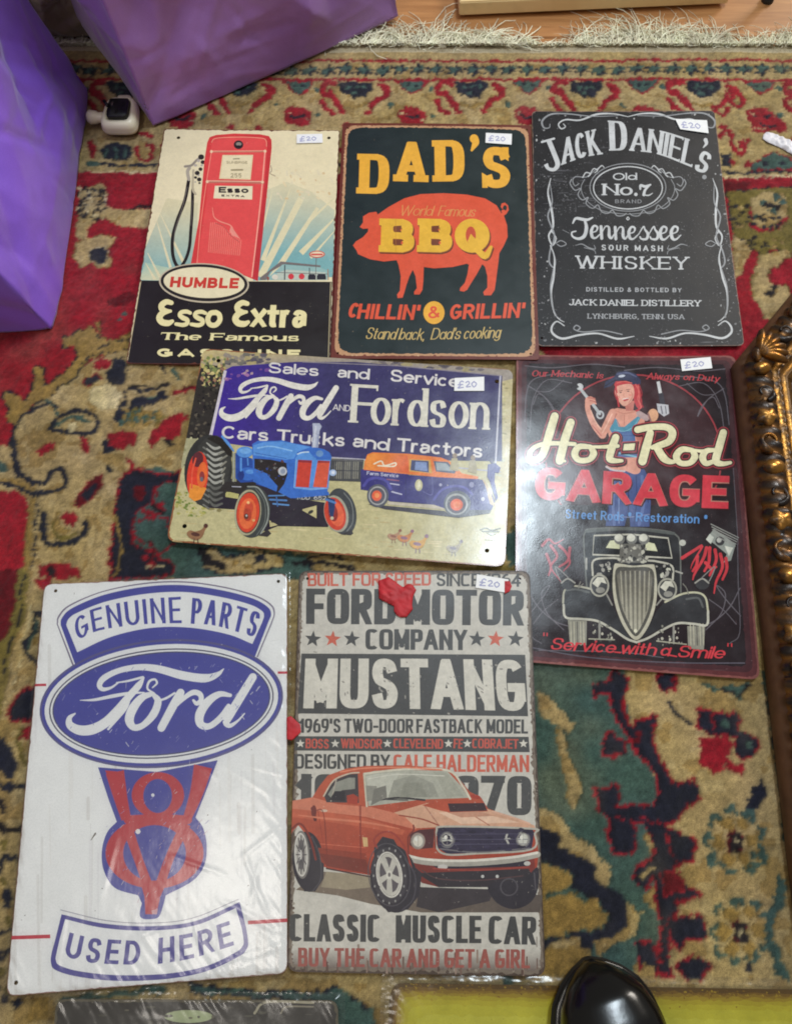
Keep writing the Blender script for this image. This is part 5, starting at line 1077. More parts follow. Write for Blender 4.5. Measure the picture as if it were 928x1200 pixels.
a.ell(812, 100, 14, 15, (70, 60, 90), 0, 10); a.poly([(788, 120), (830, 112), (862, 140), (850, 170), (830, 168), (826, 220), (846, 310), (834, 330), (800, 220), (784, 190)], (62, 54, 130))
a.build('onlooker_picture'); a = Art(S, 41); a.view(410, 520, 4.884)
def hen(x, y, k, c, c2, s=1):
    P = lambda L: [(x + s * u * k, y + v * k) for u, v in L]
    a.poly(P([(-30, -4), (-20, 12), (4, 20), (24, 8), (34, -16), (44, -30), (34, -34), (22, -18), (0, -10), (-18, -14)]), c, True); a.ell(x + s * 36 * k, y - 30 * k, 8 * k, 8 * k, c2, 0, 8); a.line(P([(-4, 16), (-6, 34)]), 3 * k, c2, smooth=False); a.line(P([(8, 16), (10, 34)]), 3 * k, c2, smooth=False); a.ell(x, y, 16 * k, 7 * k, c2, 10, 9)
hen(248, 530, 1.1, (180, 140, 110), (150, 100, 80)); hen(310, 540, 1.3, (206, 140, 90), (150, 110, 130)); hen(385, 575, 1.5, (214, 166, 90), (150, 120, 140)); hen(590, 600, 1.3, (170, 160, 140), (130, 120, 130))
a.view(200, 500, 7.733); hen(230, 980, 2.6, (150, 110, 80), (90, 56, 50)); a.build('hen_picture'); a = Art(S, 42); a.view(410, 520, 4.884)
a.line([(746, 494), (780, 484), (808, 496), (860, 486)], 6, (110, 110, 100)); a.line([(756, 502), (852, 504)], 7, (120, 120, 104), smooth=False); a.poly([(780, 512), (840, 514), (812, 530)], (150, 150, 124)); a.line([(776, 550), (836, 554)], 5, (176, 170, 140), smooth=False)
a.build('maker_emblem')
price_label(S, [(532.5, 444), (567, 442.5), (567, 459), (532, 459)], 4)

# ------------------------------------------------------------------ hot rod garage sign
M = ink_material('print_hotrod', (140, 110, 112), 0.35, 0.17, (110, 60, 60), 0.4, 0.2, paint=.14)
S = Sign([(604.7, 416.5), (860, 418), (889, 797), (603.5, 775)], 0.0022, 'maroon bordered black garage sign with a woman in a cap above an open car', M, bend_fn(0.9, 0.4, (.3, .4, .3, .5), seed=5), 8)
S.edgecol = (120, 60, 60); BK = (38, 28, 34)
a = Art(S, 44); a.raw([S.outline], (96, 48, 52)); a.jagrim(-1, 1.3, (140, 84, 80), .6, 2.5); a.raw([S.rounded(S.inset(5), 8)], (72, 40, 46))
P = resample(S.rounded(S.inset(9.5), 6), 2.5); P = P + np.array([[a.rnd.gauss(0, .4), a.rnd.gauss(0, .4)] for _ in P]); a.raw([P], BK)
a.view(595, 410, 3.077)
a.ell(452, 390, 316, 300, (160, 62, 70), 0, 60, ring=6); a.ell(452, 390, 310, 294, (62, 36, 42), 0, 60)
a.poly([(100, 560), (790, 560), (820, 760), (100, 760)], BK); a.line([(60, 1070), (300, 1110), (600, 1128), (850, 1130)], 4, (96, 92, 104)); a.line([(110, 1084), (400, 1090), (560, 1110)], 3, (110, 100, 110))
PS = (104, 98, 106)
_ln = a.line
for sx, X in ((1, lambda x: x), (-1, lambda x: x)):
    k = 0 if sx == 1 else 12
    a.line = _ln if sx == 1 else (lambda P, w, c, **q: _ln([(838 - x + (y - 60) * .078, y) for x, y in P], w, c, **q))
    a.line([(X(60), 260 + k), (X(66), 160 + k), (X(90), 110 + k), (X(160), 90 + k), (X(240), 84 + k)], 3.5, PS); a.line([(X(78), 300 + k), (X(90), 180 + k), (X(140), 110 + k), (X(230), 120 + k)], 3, PS); a.line([(X(60), 60 + k), (X(160), 66 + k), (X(300), 52 + k), (X(420), 62 + k)], 3.5, PS); a.line([(X(70), 130 + k), (X(130), 170 + k), (X(170), 230 + k), (X(150), 190 + k), (X(110), 160 + k), (X(90), 200 + k)], 3, PS); a.line([(X(100), 150 + k), (X(150), 150 + k), (X(200), 110 + k)], 2.5, PS)
    a.line([(X(66), 860), (X(110), 930), (X(170), 980), (X(230), 1000)], 4, PS); a.line([(X(72), 960), (X(120), 900), (X(150), 850), (X(120), 880), (X(140), 950), (X(200), 1010)], 3.5, PS); a.line([(X(62), 700), (X(72), 860), (X(80), 1020), (X(120), 1060)], 3, PS); a.line([(X(90), 990), (X(130), 940), (X(180), 900)], 3, PS); a.line([(X(56), 420), (X(60), 700)], 2.5, PS)
a.build('plate', plate=True)
# woman with cap, drawn as print
a = Art(S, 45); a.view(680, 425, 5.85); SK, SK2, HR = (226, 160, 140), (200, 122, 110), (196, 66, 72)
a.poly([(170, 1120), (190, 980), (170, 820), (200, 720), (430, 720), (470, 800), (480, 960), (470, 1125), (340, 1125), (330, 1010), (300, 1120)], (66, 84, 140)); a.line([(230, 760), (220, 940), (230, 1110)], 20, (96, 116, 170)); a.line([(420, 780), (430, 960), (400, 1110)], 22, (92, 112, 166)); a.line([(330, 760), (325, 1010)], 8, (44, 50, 96)); a.line([(200, 1040), (320, 1060), (470, 1040)], 6, (130, 140, 180))
a.poly([(226, 640), (390, 640), (410, 740), (370, 765), (300, 740), (180, 720)], SK, True); a.line([(175, 714), (220, 736), (300, 745)], 12, (206, 196, 200))
a.poly([(200, 330), (250, 310), (380, 330), (440, 400), (420, 480), (400, 640), (230, 640), (180, 450)], SK)
a.poly([(200, 420), (236, 370), (262, 440), (300, 440), (400, 360), (410, 380), (376, 440), (370, 530), (250, 530), (200, 460)], (84, 150, 176)); a.poly([(210, 470), (370, 470), (376, 540), (250, 545)], (76, 106, 160)); a.poly([(220, 606), (400, 606), (400, 650), (230, 650)], (88, 110, 160)); a.line([(225, 612), (400, 650)], 10, (130, 190, 206))
a.line([(222, 345), (180, 430), (150, 490)], np.array([60, 56, 50]), SK); a.line([(150, 496), (90, 420), (50, 320), (50, 250)], np.array([52, 44, 36, 34]), SK); a.line([(140, 500), (80, 430)], 10, SK2)
a.line([(400, 350), (450, 380)], 40, (186, 160, 160)); a.line([(390, 490), (410, 540)], 40, SK2); a.ell(496, 360, 36, 44, (230, 176, 140), 0, 16); a.line([(462, 350), (480, 400)], 12, (150, 110, 110))
a.line([(-10, 170), (30, 220), (80, 280), (130, 350)], 20, (186, 190, 192), smooth=False); a.ell(-6, 166, 24, 24, (200, 202, 204), 0, 14); a.poly([(-40, 130), (-10, 168), (-30, 180)], BK); a.ell(134, 358, 22, 24, (190, 192, 196), 0, 14, ring=12); a.ell(62, 262, 34, 30, SK, -30, 14)
for k in range(4): a.line([(50 + k * 8, 240 + k * 10), (96 + k * 3, 246 + k * 12)], 10, SK if k % 2 else SK2, smooth=False)
a.line([(530, 130), (546, 210)], 22, (214, 214, 216), smooth=False, cap='flat'); a.line([(548, 210), (562, 290)], 34, (60, 56, 66), smooth=False, cap='flat'); a.poly([(520, 280), (600, 290), (606, 350), (570, 370), (530, 340)], (196, 196, 202)); a.line([(550, 300), (560, 350)], 8, (110, 106, 116), smooth=False); a.line([(580, 300), (586, 350)], 6, (90, 90, 96), smooth=False)
a.poly([(300, 260), (370, 260), (360, 330), (310, 330)], SK2)
a.poly([(240, 130), (330, 110), (390, 140), (410, 200), (420, 260), (420, 310), (390, 310), (365, 260), (350, 180), (280, 150), (250, 180)], HR, True); a.line([(394, 160), (400, 220), (412, 300)], 8, (222, 110, 104))
a.poly([(240, 170), (290, 150), (350, 150), (368, 200), (358, 250), (320, 290), (290, 296), (258, 260), (238, 215)], (232, 172, 152), True)
a.line([(262, 196), (286, 190)], 4, (110, 60, 60)); a.line([(312, 186), (338, 182)], 4, (110, 60, 60)); a.ell(274, 204, 8, 4, (70, 50, 60), -8, 8); a.ell(326, 196, 8, 4, (70, 50, 60), -8, 8); a.line([(298, 210), (294, 228), (304, 230)], 3, SK2); a.poly([(284, 250), (332, 238), (326, 256), (300, 266)], (190, 60, 66)); a.line([(288, 251), (328, 243)], 5, (246, 240, 232)); a.line([(240, 150), (260, 130), (350, 130)], 20, HR); a.line([(240, 150), (246, 200), (262, 300)], 12, HR)
a.poly([(160, 176), (170, 130), (230, 96), (250, 65), (310, 56), (380, 78), (412, 120), (410, 150), (360, 150), (300, 124), (240, 128), (210, 160)], (56, 60, 88)); a.line([(250, 80), (320, 70), (380, 96)], 10, (90, 96, 130)); a.line([(170, 160), (240, 122), (340, 128)], 7, (34, 34, 50)); a.ell(282, 92, 24, 9, (200, 206, 220), -8, 12)
for P, w_, c_ in (([(376, 150), (400, 200), (392, 250), (414, 300), (404, 316)], 9, (222, 104, 100)), ([(400, 150), (420, 210), (410, 260), (430, 306)], 8, (150, 44, 56)), ([(236, 176), (232, 210), (246, 250)], 7, (166, 50, 60)), ([(250, 140), (300, 128), (350, 140)], 6, (226, 110, 100)), ([(384, 280), (400, 320), (380, 330)], 12, (190, 62, 70)),
        ([(216, 352), (176, 432), (150, 480)], 9, (244, 192, 170)), ([(246, 350), (216, 420)], 7, (196, 122, 108)), ([(70, 330), (100, 400), (140, 460)], 8, (244, 192, 170)), ([(240, 330), (300, 348), (370, 336)], 6, (206, 138, 120)), ([(300, 360), (298, 430)], 4, (190, 116, 104)), ([(246, 390), (270, 440)], 4, (60, 116, 150)), ([(400, 380), (360, 440), (300, 470), (230, 460)], 5, (130, 190, 208)), ([(240, 500), (370, 500)], 5, (54, 80, 136)), ([(320, 660), (316, 730)], 5, (200, 132, 116)), ([(246, 664), (250, 720)], 8, (190, 116, 104)),
        ([(200, 760), (196, 900), (186, 1090)], 7, (44, 56, 104)), ([(270, 780), (262, 950), (262, 1100)], 10, (112, 130, 178)), ([(380, 780), (384, 940), (366, 1100)], 9, (52, 66, 118)), ([(450, 800), (462, 960)], 6, (44, 56, 104)), ([(260, 240), (250, 210)], 5, (244, 198, 178)), ([(346, 200), (356, 230), (330, 276)], 6, (206, 136, 118)), ([(258, 232), (268, 240)], 8, (232, 140, 128)), ([(334, 222), (346, 222)], 8, (232, 140, 128))): a.line(P, w_, c_)
a.build('woman_picture')
a = Art(S, 46); a.view(595, 410, 3.077)
a.text('Our Mechanic is', [(84, 98), (210, 98), (342, 104)], 22, .2, (196, 72, 80), .1, sp=.1, slant=.25, serif=.1, sth=.08, cap='round'); a.text('Always on Duty', [(498, 106), (640, 110), (758, 118)], 22, .2, (196, 72, 80), .1, sp=.1, slant=.25, serif=.1, sth=.08, cap='round')
# big slanted script
HC = (238, 232, 190)
def hot(col, g, off=(0, 0)):
    L = lambda P, w: a.line([(x + off[0], y + off[1]) for x, y in P], np.array(w) + g, col)
    L([(168, 240), (150, 300), (128, 370), (106, 396), (82, 394), (78, 374), (100, 350), (150, 338), (240, 340)], [28, 30, 28, 22, 20, 18, 16, 16, 14]); L([(226, 262), (206, 320), (186, 400)], [28, 30, 30]); L([(186, 396), (204, 402)], [14, 10])
    L([(296, 350), (256, 350), (240, 376), (256, 398), (292, 396), (308, 374), (298, 352)], [16, 22, 26, 20, 20, 26, 18]); L([(298, 350), (340, 350), (392, 344)], [10, 12, 10]); L([(388, 316), (372, 360), (366, 392), (384, 400), (410, 400)], [26, 28, 26, 18, 12]); L([(345, 350), (396, 347)], [13, 13])
    a.poly([(418 + off[0] - g / 2, 340 + off[1] - g / 2), (458 + off[0] + g / 2, 337 + off[1] - g / 2), (454 + off[0] + g / 2, 361 + off[1] + g / 2), (414 + off[0] - g / 2, 363 + off[1] + g / 2)], col)
    L([(466, 288), (520, 278), (572, 280), (592, 300), (580, 330), (540, 346), (520, 352)], [24, 22, 24, 28, 26, 22, 16]); L([(512, 300), (498, 350), (484, 402)], [26, 30, 30]); L([(536, 352), (560, 390), (586, 404), (610, 400)], [26, 28, 18, 10])
    L([(662, 362), (626, 360), (606, 384), (620, 408), (654, 408), (672, 386), (664, 364)], [16, 22, 26, 20, 20, 26, 18]); L([(664, 362), (700, 366), (720, 358)], [10, 12, 8])
    L([(742, 362), (714, 366), (700, 388), (712, 410), (738, 404)], [14, 20, 26, 20, 16]); L([(774, 300), (760, 350), (748, 400), (770, 412), (800, 408)], [26, 28, 28, 18, 12])
hot((66, 26, 34), 22, (3, 4)); hot((170, 62, 70), 17, (0, 0)); hot((66, 30, 36), 10); hot(HC, 0)
a.build('lettering')
a = Art(S, 47); a.view(595, 410, 3.077)
kw = dict(wt=.27, bar=.2, sp=.07, sq=2.3)
for col, g, off in (((60, 24, 30), 5, (3, 5)), ((190, 130, 116), 4, (0, 0)), ((214, 62, 76), 0, (0, 0))): a.text('GARAGE', [(94, 540), (440, 560), (792, 574)], 118, col=col, grow=g, offs=off, **kw)
a.text('Street Rods', [(206, 608), (418, 618)], 33, .17, (96, 150, 214), .13, sp=.1); a.text('* Restoration *', [(430, 618), (718, 628)], 33, .17, (96, 150, 214), .13, sp=.1)
a.build('lettering')
a = Art(S, 48); a.view(640, 610, 4.035)
CR1, CR2 = (196, 194, 180), (130, 128, 122)
# hot rod car
def both(f):
    for s in (1, -1): f(s, (lambda x: 415 + s * x * 1.0 + (0 if s == 1 else 0)))
a.poly([(190, 330), (180, 60), (200, 38), (300, 32), (560, 50), (620, 66), (635, 110), (632, 340)], (40, 40, 44)); a.line([(190, 320), (176, 120), (180, 62), (210, 40), (400, 36), (560, 50), (612, 70), (630, 120), (634, 340)], 7, (110, 112, 108)); a.line([(186, 52), (400, 40), (600, 62)], 14, (90, 94, 92))
a.poly([(222, 70), (400, 64), (580, 84), (596, 180), (560, 172), (218, 160)], (28, 28, 32)); a.line([(224, 72), (400, 66), (574, 84), (592, 178), (480, 172), (218, 162)], 8, CR1, closed=True, smooth=False); a.poly([(280, 130), (300, 96), (345, 92), (345, 135)], (214, 216, 180)); a.poly([(465, 140), (470, 100), (510, 110), (524, 146)], (214, 216, 180))
a.line([(218, 260), (222, 190), (300, 178), (340, 180)], 9, CR1); a.line([(596, 280), (592, 216), (520, 194), (480, 190)], 9, CR1)
for x in (344, 402, 460): a.ell(x, 88, 26, 26, (120, 120, 116), 0, 18); a.ell(x - 3, 82, 20, 18, (220, 220, 206), 0, 16)
a.poly([(350, 110), (456, 112), (470, 200), (340, 200)], (110, 108, 102)); a.blobs(40, (340, 120, 478, 204), 4, 12, [(196, 194, 180), (60, 60, 60), (150, 148, 140)]); a.blobs(24, (230, 200, 320, 260), 4, 12, [(170, 168, 160), (60, 60, 62), (206, 206, 190)]); a.blobs(24, (520, 210, 590, 280), 4, 12, [(170, 168, 160), (60, 60, 62), (206, 206, 190)])
# mudguards and tyres
for P in ([(100, 470), (190, 475), (188, 590), (110, 585)], [(664, 500), (748, 500), (742, 612), (668, 606)]):
    a.poly(P, (150, 148, 136))
    for k in range(5): x = P[0][0] + 14 + k * 15; a.line([(x, 480), (x + 3, 590)], 4, (196, 192, 170) if k != 2 else (90, 88, 84), smooth=False)
a.poly([(78, 380), (84, 330), (120, 308), (200, 322), (280, 350), (320, 420), (380, 540), (415, 572), (300, 520), (230, 474), (150, 464), (90, 456)], (50, 50, 54)); a.line([(78, 390), (84, 334), (120, 310), (200, 322), (262, 344)], 9, (180, 178, 160)); a.line([(80, 400), (90, 458), (160, 466), (240, 476), (320, 520), (380, 560), (420, 574)], 11, CR1); a.line([(96, 330), (140, 326), (200, 340)], 10, (96, 98, 98))
a.poly([(762, 420), (752, 360), (715, 338), (640, 345), (560, 380), (520, 430), (460, 540), (425, 572), (540, 510), (620, 480), (700, 484), (756, 490)], (50, 50, 54)); a.line([(762, 430), (750, 366), (712, 342), (640, 348), (560, 386)], 9, (200, 198, 170)); a.line([(762, 430), (756, 494), (700, 490), (620, 486), (550, 516), (480, 556), (424, 576)], 11, CR1); a.line([(660, 372), (716, 368), (738, 410)], 10, (96, 98, 98))
a.blobs(26, (215, 490, 320, 570), 3, 10, [(150, 148, 136), (70, 70, 70), (196, 192, 176)], .7); a.blobs(26, (520, 500, 640, 590), 3, 10, [(150, 148, 136), (70, 70, 70), (196, 192, 176)], .7); a.line([(250, 480), (250, 560)], 10, (150, 148, 140), smooth=False); a.line([(600, 500), (600, 580)], 10, (150, 148, 140), smooth=False); a.line([(200, 560), (320, 564)], 6, (170, 168, 150), smooth=False); a.line([(520, 570), (660, 586)], 6, (170, 168, 150), smooth=False)
# grille
G = [(318, 216), (340, 204), (410, 214), (490, 208), (512, 222), (522, 330), (508, 430), (470, 520), (422, 566), (370, 512), (330, 420), (312, 320)]
a.poly(G, (196, 192, 172), True); G2 = [(330, 228), (400, 222), (498, 230), (508, 330), (494, 424), (460, 504), (421, 548), (380, 500), (344, 414), (326, 320)]; a.poly(G2, (84, 82, 76), True); a.poly([(345, 245), (485, 245), (494, 330), (482, 415), (452, 490), (421, 532), (390, 488), (356, 408), (340, 320)], grad(a, (410, 240), (420, 540), (104, 100, 92), (176, 172, 154)), True)
for k in range(13): x = 350 + k * 11.3; yb = 535 - abs(k - 6) ** 1.6 * 8; a.line([(x, 240), (x + (6 - k) * 1.2 + 2, yb)], 3, (70, 68, 62) if k % 2 else (190, 186, 166), smooth=False)
a.ell(421, 522, 9, 9, (226, 224, 200), 0, 10)
for x, y in ((250, 308), (570, 326)): a.ell(x, y, 46, 54, (176, 174, 160), 0, 26); a.ell(x, y, 38, 45, (64, 64, 66), 0, 24); a.poly([(x - 34, y - 10), (x - 10, y - 40), (x + 20, y - 38), (x + 34, y - 8), (x + 8, y - 16), (x - 8, y + 10)], (214, 212, 196)); a.ell(x + 4, y + 22, 22, 14, (150, 148, 140), 0, 12)
a.line([(284, 350), (310, 400)], 7, (150, 148, 140)); a.line([(520, 400), (545, 370)], 7, (150, 148, 140)); a.ell(642, 106, 16, 15, (196, 196, 186), 0, 12); a.line([(188, 180), (188, 230)], 8, (170, 168, 160)); a.line([(610, 240), (640, 250)], 8, (170, 168, 160)); a.line([(644, 300), (660, 320), (670, 350)], 5, (130, 128, 120)); a.line([(172, 300), (150, 320), (160, 290)], 5, (130, 128, 120))
a.build('hot_rod_picture')
a = Art(S, 49); a.view(640, 610, 4.035)
# flaming pistons on either side
a.poly([(752, 90), (790, 40), (892, 112), (870, 190), (835, 200), (850, 160), (790, 110)], (150, 156, 150)); a.ell(818, 98, 22, 22, (60, 60, 64), 0, 14); a.ell(814, 94, 12, 12, (190, 192, 186), 0, 10); a.poly([(752, 90), (770, 64), (790, 80), (775, 112)], (206, 210, 200)); a.poly([(840, 120), (880, 130), (860, 170)], (214, 216, 204))
for k in range(5): a.line([(776 + k * 4, 18 + k * 13), (905 - k * 4, 82 + k * 10)], 5, (150, 150, 146), smooth=False)
FL = (206, 62, 72)
for P in ([(640, 178), (700, 140), (735, 122), (690, 200), (680, 230)], [(755, 130), (740, 180), (700, 250), (690, 280)], [(770, 130), (765, 200), (745, 240)], [(795, 140), (800, 190), (770, 260)], [(820, 160), (830, 220), (800, 290), (790, 345)], [(846, 180), (850, 230), (830, 280)], [(712, 170), (708, 210), (690, 240)], [(750, 200), (780, 230), (800, 220)]): a.line(P, np.array([16, 14, 11, 6, 2][:len(P)]), FL)
for P in ([(60, 120), (90, 150), (110, 200), (80, 240)], [(20, 120), (50, 170), (20, 220), (60, 280), (90, 320)], [(0, 160), (20, 220), (10, 260)], [(110, 130), (100, 190), (60, 220)], [(-20, 120), (10, 90), (40, 110), (80, 90)]): a.line(P, np.array([14, 12, 9, 4, 2][:len(P)]), (176, 62, 76))
for X in (lambda x: x, lambda x: 835 - x): a.line([(X(100), 300), (X(70), 290), (X(40), 220), (X(80), 250), (X(130), 300)], 5, (140, 138, 136)); a.ell(X(100), 300, 34, 28, (60, 60, 64), 0, 16); a.line([(X(70), 296), (X(100), 276), (X(134), 296)], 7, (170, 168, 160))
a.view(595, 410, 3.077)
a.text('Service', [(148, 1080), (384, 1094)], 42, .2, (214, 66, 76), .11, sp=.04, slant=.3, cap='round'); a.text('with', [(400, 1094), (530, 1102)], 42, .2, (214, 66, 76), .11, sp=.04, slant=.3, cap='round'); a.text('a', [(544, 1102), (580, 1104)], 42, .2, (214, 66, 76), .11, sp=.04, slant=.3, cap='round'); a.text('Smile', [(606, 1108), (776, 1114)], 42, .2, (214, 66, 76), .11, sp=.04, slant=.3, cap='round'); a.text('"', [(124, 1060), (140, 1061)], 40, .12, (214, 66, 76)); a.text('"', [(786, 1098), (804, 1099)], 40, .12, (214, 66, 76)); a.line([(384, 1090), (404, 1092)], 5, (214, 66, 76)); a.line([(576, 1100), (606, 1106)], 5, (214, 66, 76))
a.build('lettering')
price_label(S, [(796, 422.5), (831, 420), (833, 433), (798, 436)], 5)

# ------------------------------------------------------------------ blue oval parts sign
M = ink_material('print_parts', (214, 210, 206), 0.45, 0.36, (120, 110, 104), 0.7, 0.05)
S = Sign([(52.8, 684.7), (337, 672), (337, 1140.7), (7.8, 1167.6)], 0.0038, 'white sign with a large blue oval and red emblem, wrapped in clear plastic', M, bend_fn(0.6, -0.5, (.3, .6, .6, 0), seed=6), 7)
S.edgecol = (150, 120, 110); FB, FR = (78, 80, 160), (192, 62, 72)
for p in ((66, 692.5), (326.5, 681.5), (19.5, 1151.5)): hole_at(S, *p, 1.5)
a = Art(S, 54); a.raw([S.outline], (240, 238, 235)); a.view(40, 670, 3.093)
for k in range(90):
    x, y = a.rnd.uniform(-80, 900), a.rnd.uniform(20, 1500); l = a.rnd.uniform(60, 400); a.line([(x, y), (x + a.rnd.uniform(-4, 4), y + l)], a.rnd.uniform(3, 14), a.rnd.choice([(226, 222, 218), (236, 233, 229), (229, 226, 222), (233, 230, 228)]), smooth=False)
a.jagrim(-1, .25, (150, 110, 100), .35, 3)
R2 = (196, 60, 76)
a.line([(-10, 412), (46, 410)], 9, R2, smooth=False, cap='flat'); a.line([(884, 366), (925, 366)], 9, R2, smooth=False, cap='flat')
a.view(60, 880, 3.867); a.line([(-184, 846), (-2, 840)], 17, R2, smooth=False, cap='flat'); a.line([(892, 778), (1080, 766)], 17, R2, smooth=False, cap='flat')
for k in range(30): a.view(40, 670, 3.093); x, y = a.rnd.uniform(-60, 900), a.rnd.uniform(10, 1480); a.ell(x, y, a.rnd.uniform(1, 2.4), a.rnd.uniform(1, 5), (140, 130, 126), a.rnd.uniform(0, 90), 6)
a.view(60, 880, 3.867); a.line([(202, 374), (182, 404)], np.array([8, 3]), (110, 100, 90))
a.build('plate', plate=True)
a = Art(S, 55); a.view(40, 670, 3.093); WH = (240, 238, 235)
a.arcpoly([[(84, 190), (90, 160), (130, 120), (250, 70), (400, 40), (540, 34), (680, 52), (800, 84), (860, 118), (874, 150), (864, 186)], [(812, 310), (140, 340)]], (130, 120, 140)); a.arcpoly([[(88, 190), (95, 163), (134, 124), (250, 74), (400, 45), (540, 39), (680, 57), (796, 88), (855, 121), (869, 152), (860, 184)], [(806, 312), (146, 338)]], WH)
a.arcpoly([[(98, 192), (103, 168), (140, 132), (254, 84), (402, 54), (540, 48), (676, 66), (790, 96), (846, 127), (860, 154), (850, 182)], [(800, 312), (150, 336)]], FB)
a.arcpoly([[(118, 192), (128, 170), (160, 148), (262, 108), (405, 80), (540, 73), (670, 90), (780, 118), (826, 142), (834, 160), (828, 182)], [(792, 262), (700, 226), (560, 202), (420, 204), (280, 236), (158, 292)]], WH)
a.text('GENUINE', [(158, 250), (240, 212), (400, 190), (536, 186)], 0, .15, FB, .11, sp=.16, top=[(144, 172), (230, 130), (390, 100), (532, 90)]); a.text('PARTS', [(568, 188), (660, 196), (800, 238)], 0, .15, FB, .11, sp=.14, top=[(574, 94), (690, 110), (826, 150)])
a.build('banner_lettering')
a = Art(S, 56); a.view(40, 670, 3.093); OV = dict(rot=-5, n=72)
for rx, ry, c in ((442, 232, (96, 92, 140)), (434, 224, FB), (424, 214, WH), (408, 198, (92, 90, 110)), (403, 193, WH), (396, 187, (84, 84, 120)), (391, 182, FB)): a.ell(463, 478, rx, ry, c, **OV)
oval_script(a, WH)
for k in range(60):
    t, r = a.rnd.uniform(0, 6.28), a.rnd.uniform(.4, 1) ** .5; x, y = 463 + 385 * r * math.cos(t), 478 + 178 * r * math.sin(t); l = a.rnd.uniform(3, 22); an = a.rnd.choice([.9, 1.1, .8, 2.2]); a.line([(x, y), (x + l * math.cos(an), y - l * math.sin(an))], a.rnd.uniform(1, 3), a.rnd.choice([(170, 170, 206), (206, 204, 214), (130, 130, 180)]), smooth=False)
a.build('oval_badge')
a = Art(S, 57); a.view(60, 880, 3.867)
a.arcpoly([[(214, 74), (480, 95)], [(756, 42), (700, 190), (656, 300)], [(656, 302), (690, 350), (706, 430), (694, 520), (640, 590), (520, 655)], [(512, 690), (490, 750), (455, 762), (416, 760), (402, 740), (412, 690)], [(396, 655), (290, 620), (240, 540), (232, 450), (255, 370), (300, 320)], [(298, 318), (262, 220)]], FB)
a.line([(290, 96), (318, 220), (342, 310)], np.array([84, 60, 44]), FR, cap='flat'); a.line([(690, 70), (660, 190), (620, 300)], np.array([84, 60, 40]), FR, cap='flat'); a.poly([(246, 88), (330, 96), (330, 110), (256, 110)], FR)
a.ell(470, 462, 222, 162, FR, 0, 52); a.ell(470, 464, 142, 128, FB, 0, 48); a.ell(485, 200, 119, 104, FR, 0, 44); a.ell(484, 204, 65, 77, FB, 0, 40)
a.line([(342, 330), (400, 500), (452, 640)], np.array([46, 40, 44]), FR, cap='flat'); a.line([(612, 330), (540, 480), (490, 620)], np.array([46, 40, 44]), FR, cap='flat'); a.poly([(404, 590), (530, 585), (496, 660), (478, 740), (428, 740), (424, 660)], FR)
a.line([(350, 312), (480, 306), (620, 312)], 40, FR)
for k in range(70):
    x, y = a.rnd.uniform(240, 700), a.rnd.uniform(100, 740); l = a.rnd.uniform(4, 26); an = a.rnd.uniform(.6, 1.3)
    if 232 + max(0, y - 560) * 1.0 < x < 706 - max(0, y - 560) * 1.1 and not (y < 320 and (x < 290 or x > 660)): a.line([(x, y), (x + l * math.cos(an), y - l * math.sin(an))], a.rnd.uniform(1, 2.5), a.rnd.choice([(206, 170, 176), (170, 160, 200), (214, 200, 200)]), smooth=False)
a.ell(395, 365, 12, 12, WH, 0, 7); a.ell(462, 200, 8, 8, WH, 0, 7); a.poly([(455, 724), (485, 715), (480, 740), (460, 740)], (206, 150, 156))
a.build('engine_emblem')
a = Art(S, 58); a.view(60, 880, 3.867); DB = (84, 80, 150)
a.line([(46, 720), (250, 768), (450, 780), (640, 758), (850, 672)], 3, (150, 144, 160)); B1 = [[(50, 740), (240, 782), (450, 794), (650, 772), (855, 684)], [(884, 800), (893, 860), (888, 895), (850, 932), (700, 1000), (520, 1034), (300, 1042), (120, 1022), (22, 992), (2, 960), (4, 920), (20, 860)]]
a.arcpoly(B1, DB); B2 = [[(66, 762), (240, 802), (450, 814), (655, 790), (838, 712)], [(864, 800), (873, 858), (868, 884), (834, 914), (700, 976), (520, 1010), (300, 1016), (130, 998), (42, 972), (24, 948), (26, 920), (42, 850)]]
a.arcpoly(B2, (240, 238, 235)); a.text('USED', [(60, 930), (180, 960), (400, 970)], 0, .19, DB, .16, sp=.2, top=[(86, 822), (200, 848), (410, 862)]); a.text('HERE', [(484, 966), (640, 940), (830, 880)], 0, .19, DB, .16, sp=.2, top=[(488, 848), (640, 824), (808, 770)])
a.build('banner_lettering')
PARTS_SIGN = S

# ------------------------------------------------------------------ muscle car sign
M = ink_material('print_muscle_car', (186, 180, 168), 0.55, 0.40, (90, 66, 52), 0.5, 0.16, paint=.12)
S = Sign([(350.7, 669), (620.6, 669), (639, 1143.9), (336.7, 1138.8)], 0.0048, 'worn grey sign with an orange muscle car and a torn red sticker', M, bend_fn(-0.5, 0.6, (0, .4, .3, 0), seed=7), 8)
S.edgecol = (90, 76, 66); DK, OG = (70, 70, 70), (196, 96, 76); PG = (196, 192, 182)
for p in ((360.5, 678), (608.7, 678.5)): hole_at(S, *p, 1.3)
a = Art(S, 64); a.raw([S.outline], PG); a.view(330, 880, 2.994)
a.poly([(20, 700), (940, 690), (940, 810), (15, 800)], grad(a, (450, 690), (450, 780), PG, (84, 62, 54)))
a.jagrim(-1, 2.6, (120, 108, 96), .9, 2.2); a.jagrim(-1, .6, (76, 62, 54), 1.0, 2.2)
for k in range(130): 
    o = S.rounded(S.inset(3.0), 8); o = resample(o, 3); c = o[a.rnd.randrange(len(o))]; r = a.rnd.uniform(.4, 1.6); a.raw([c + np.array([(r * math.cos(t), r * .8 * math.sin(t)) for t in np.arange(0, 6.2, 1.1)])], a.rnd.choice([(96, 80, 70), (150, 140, 128), (120, 104, 92)]))
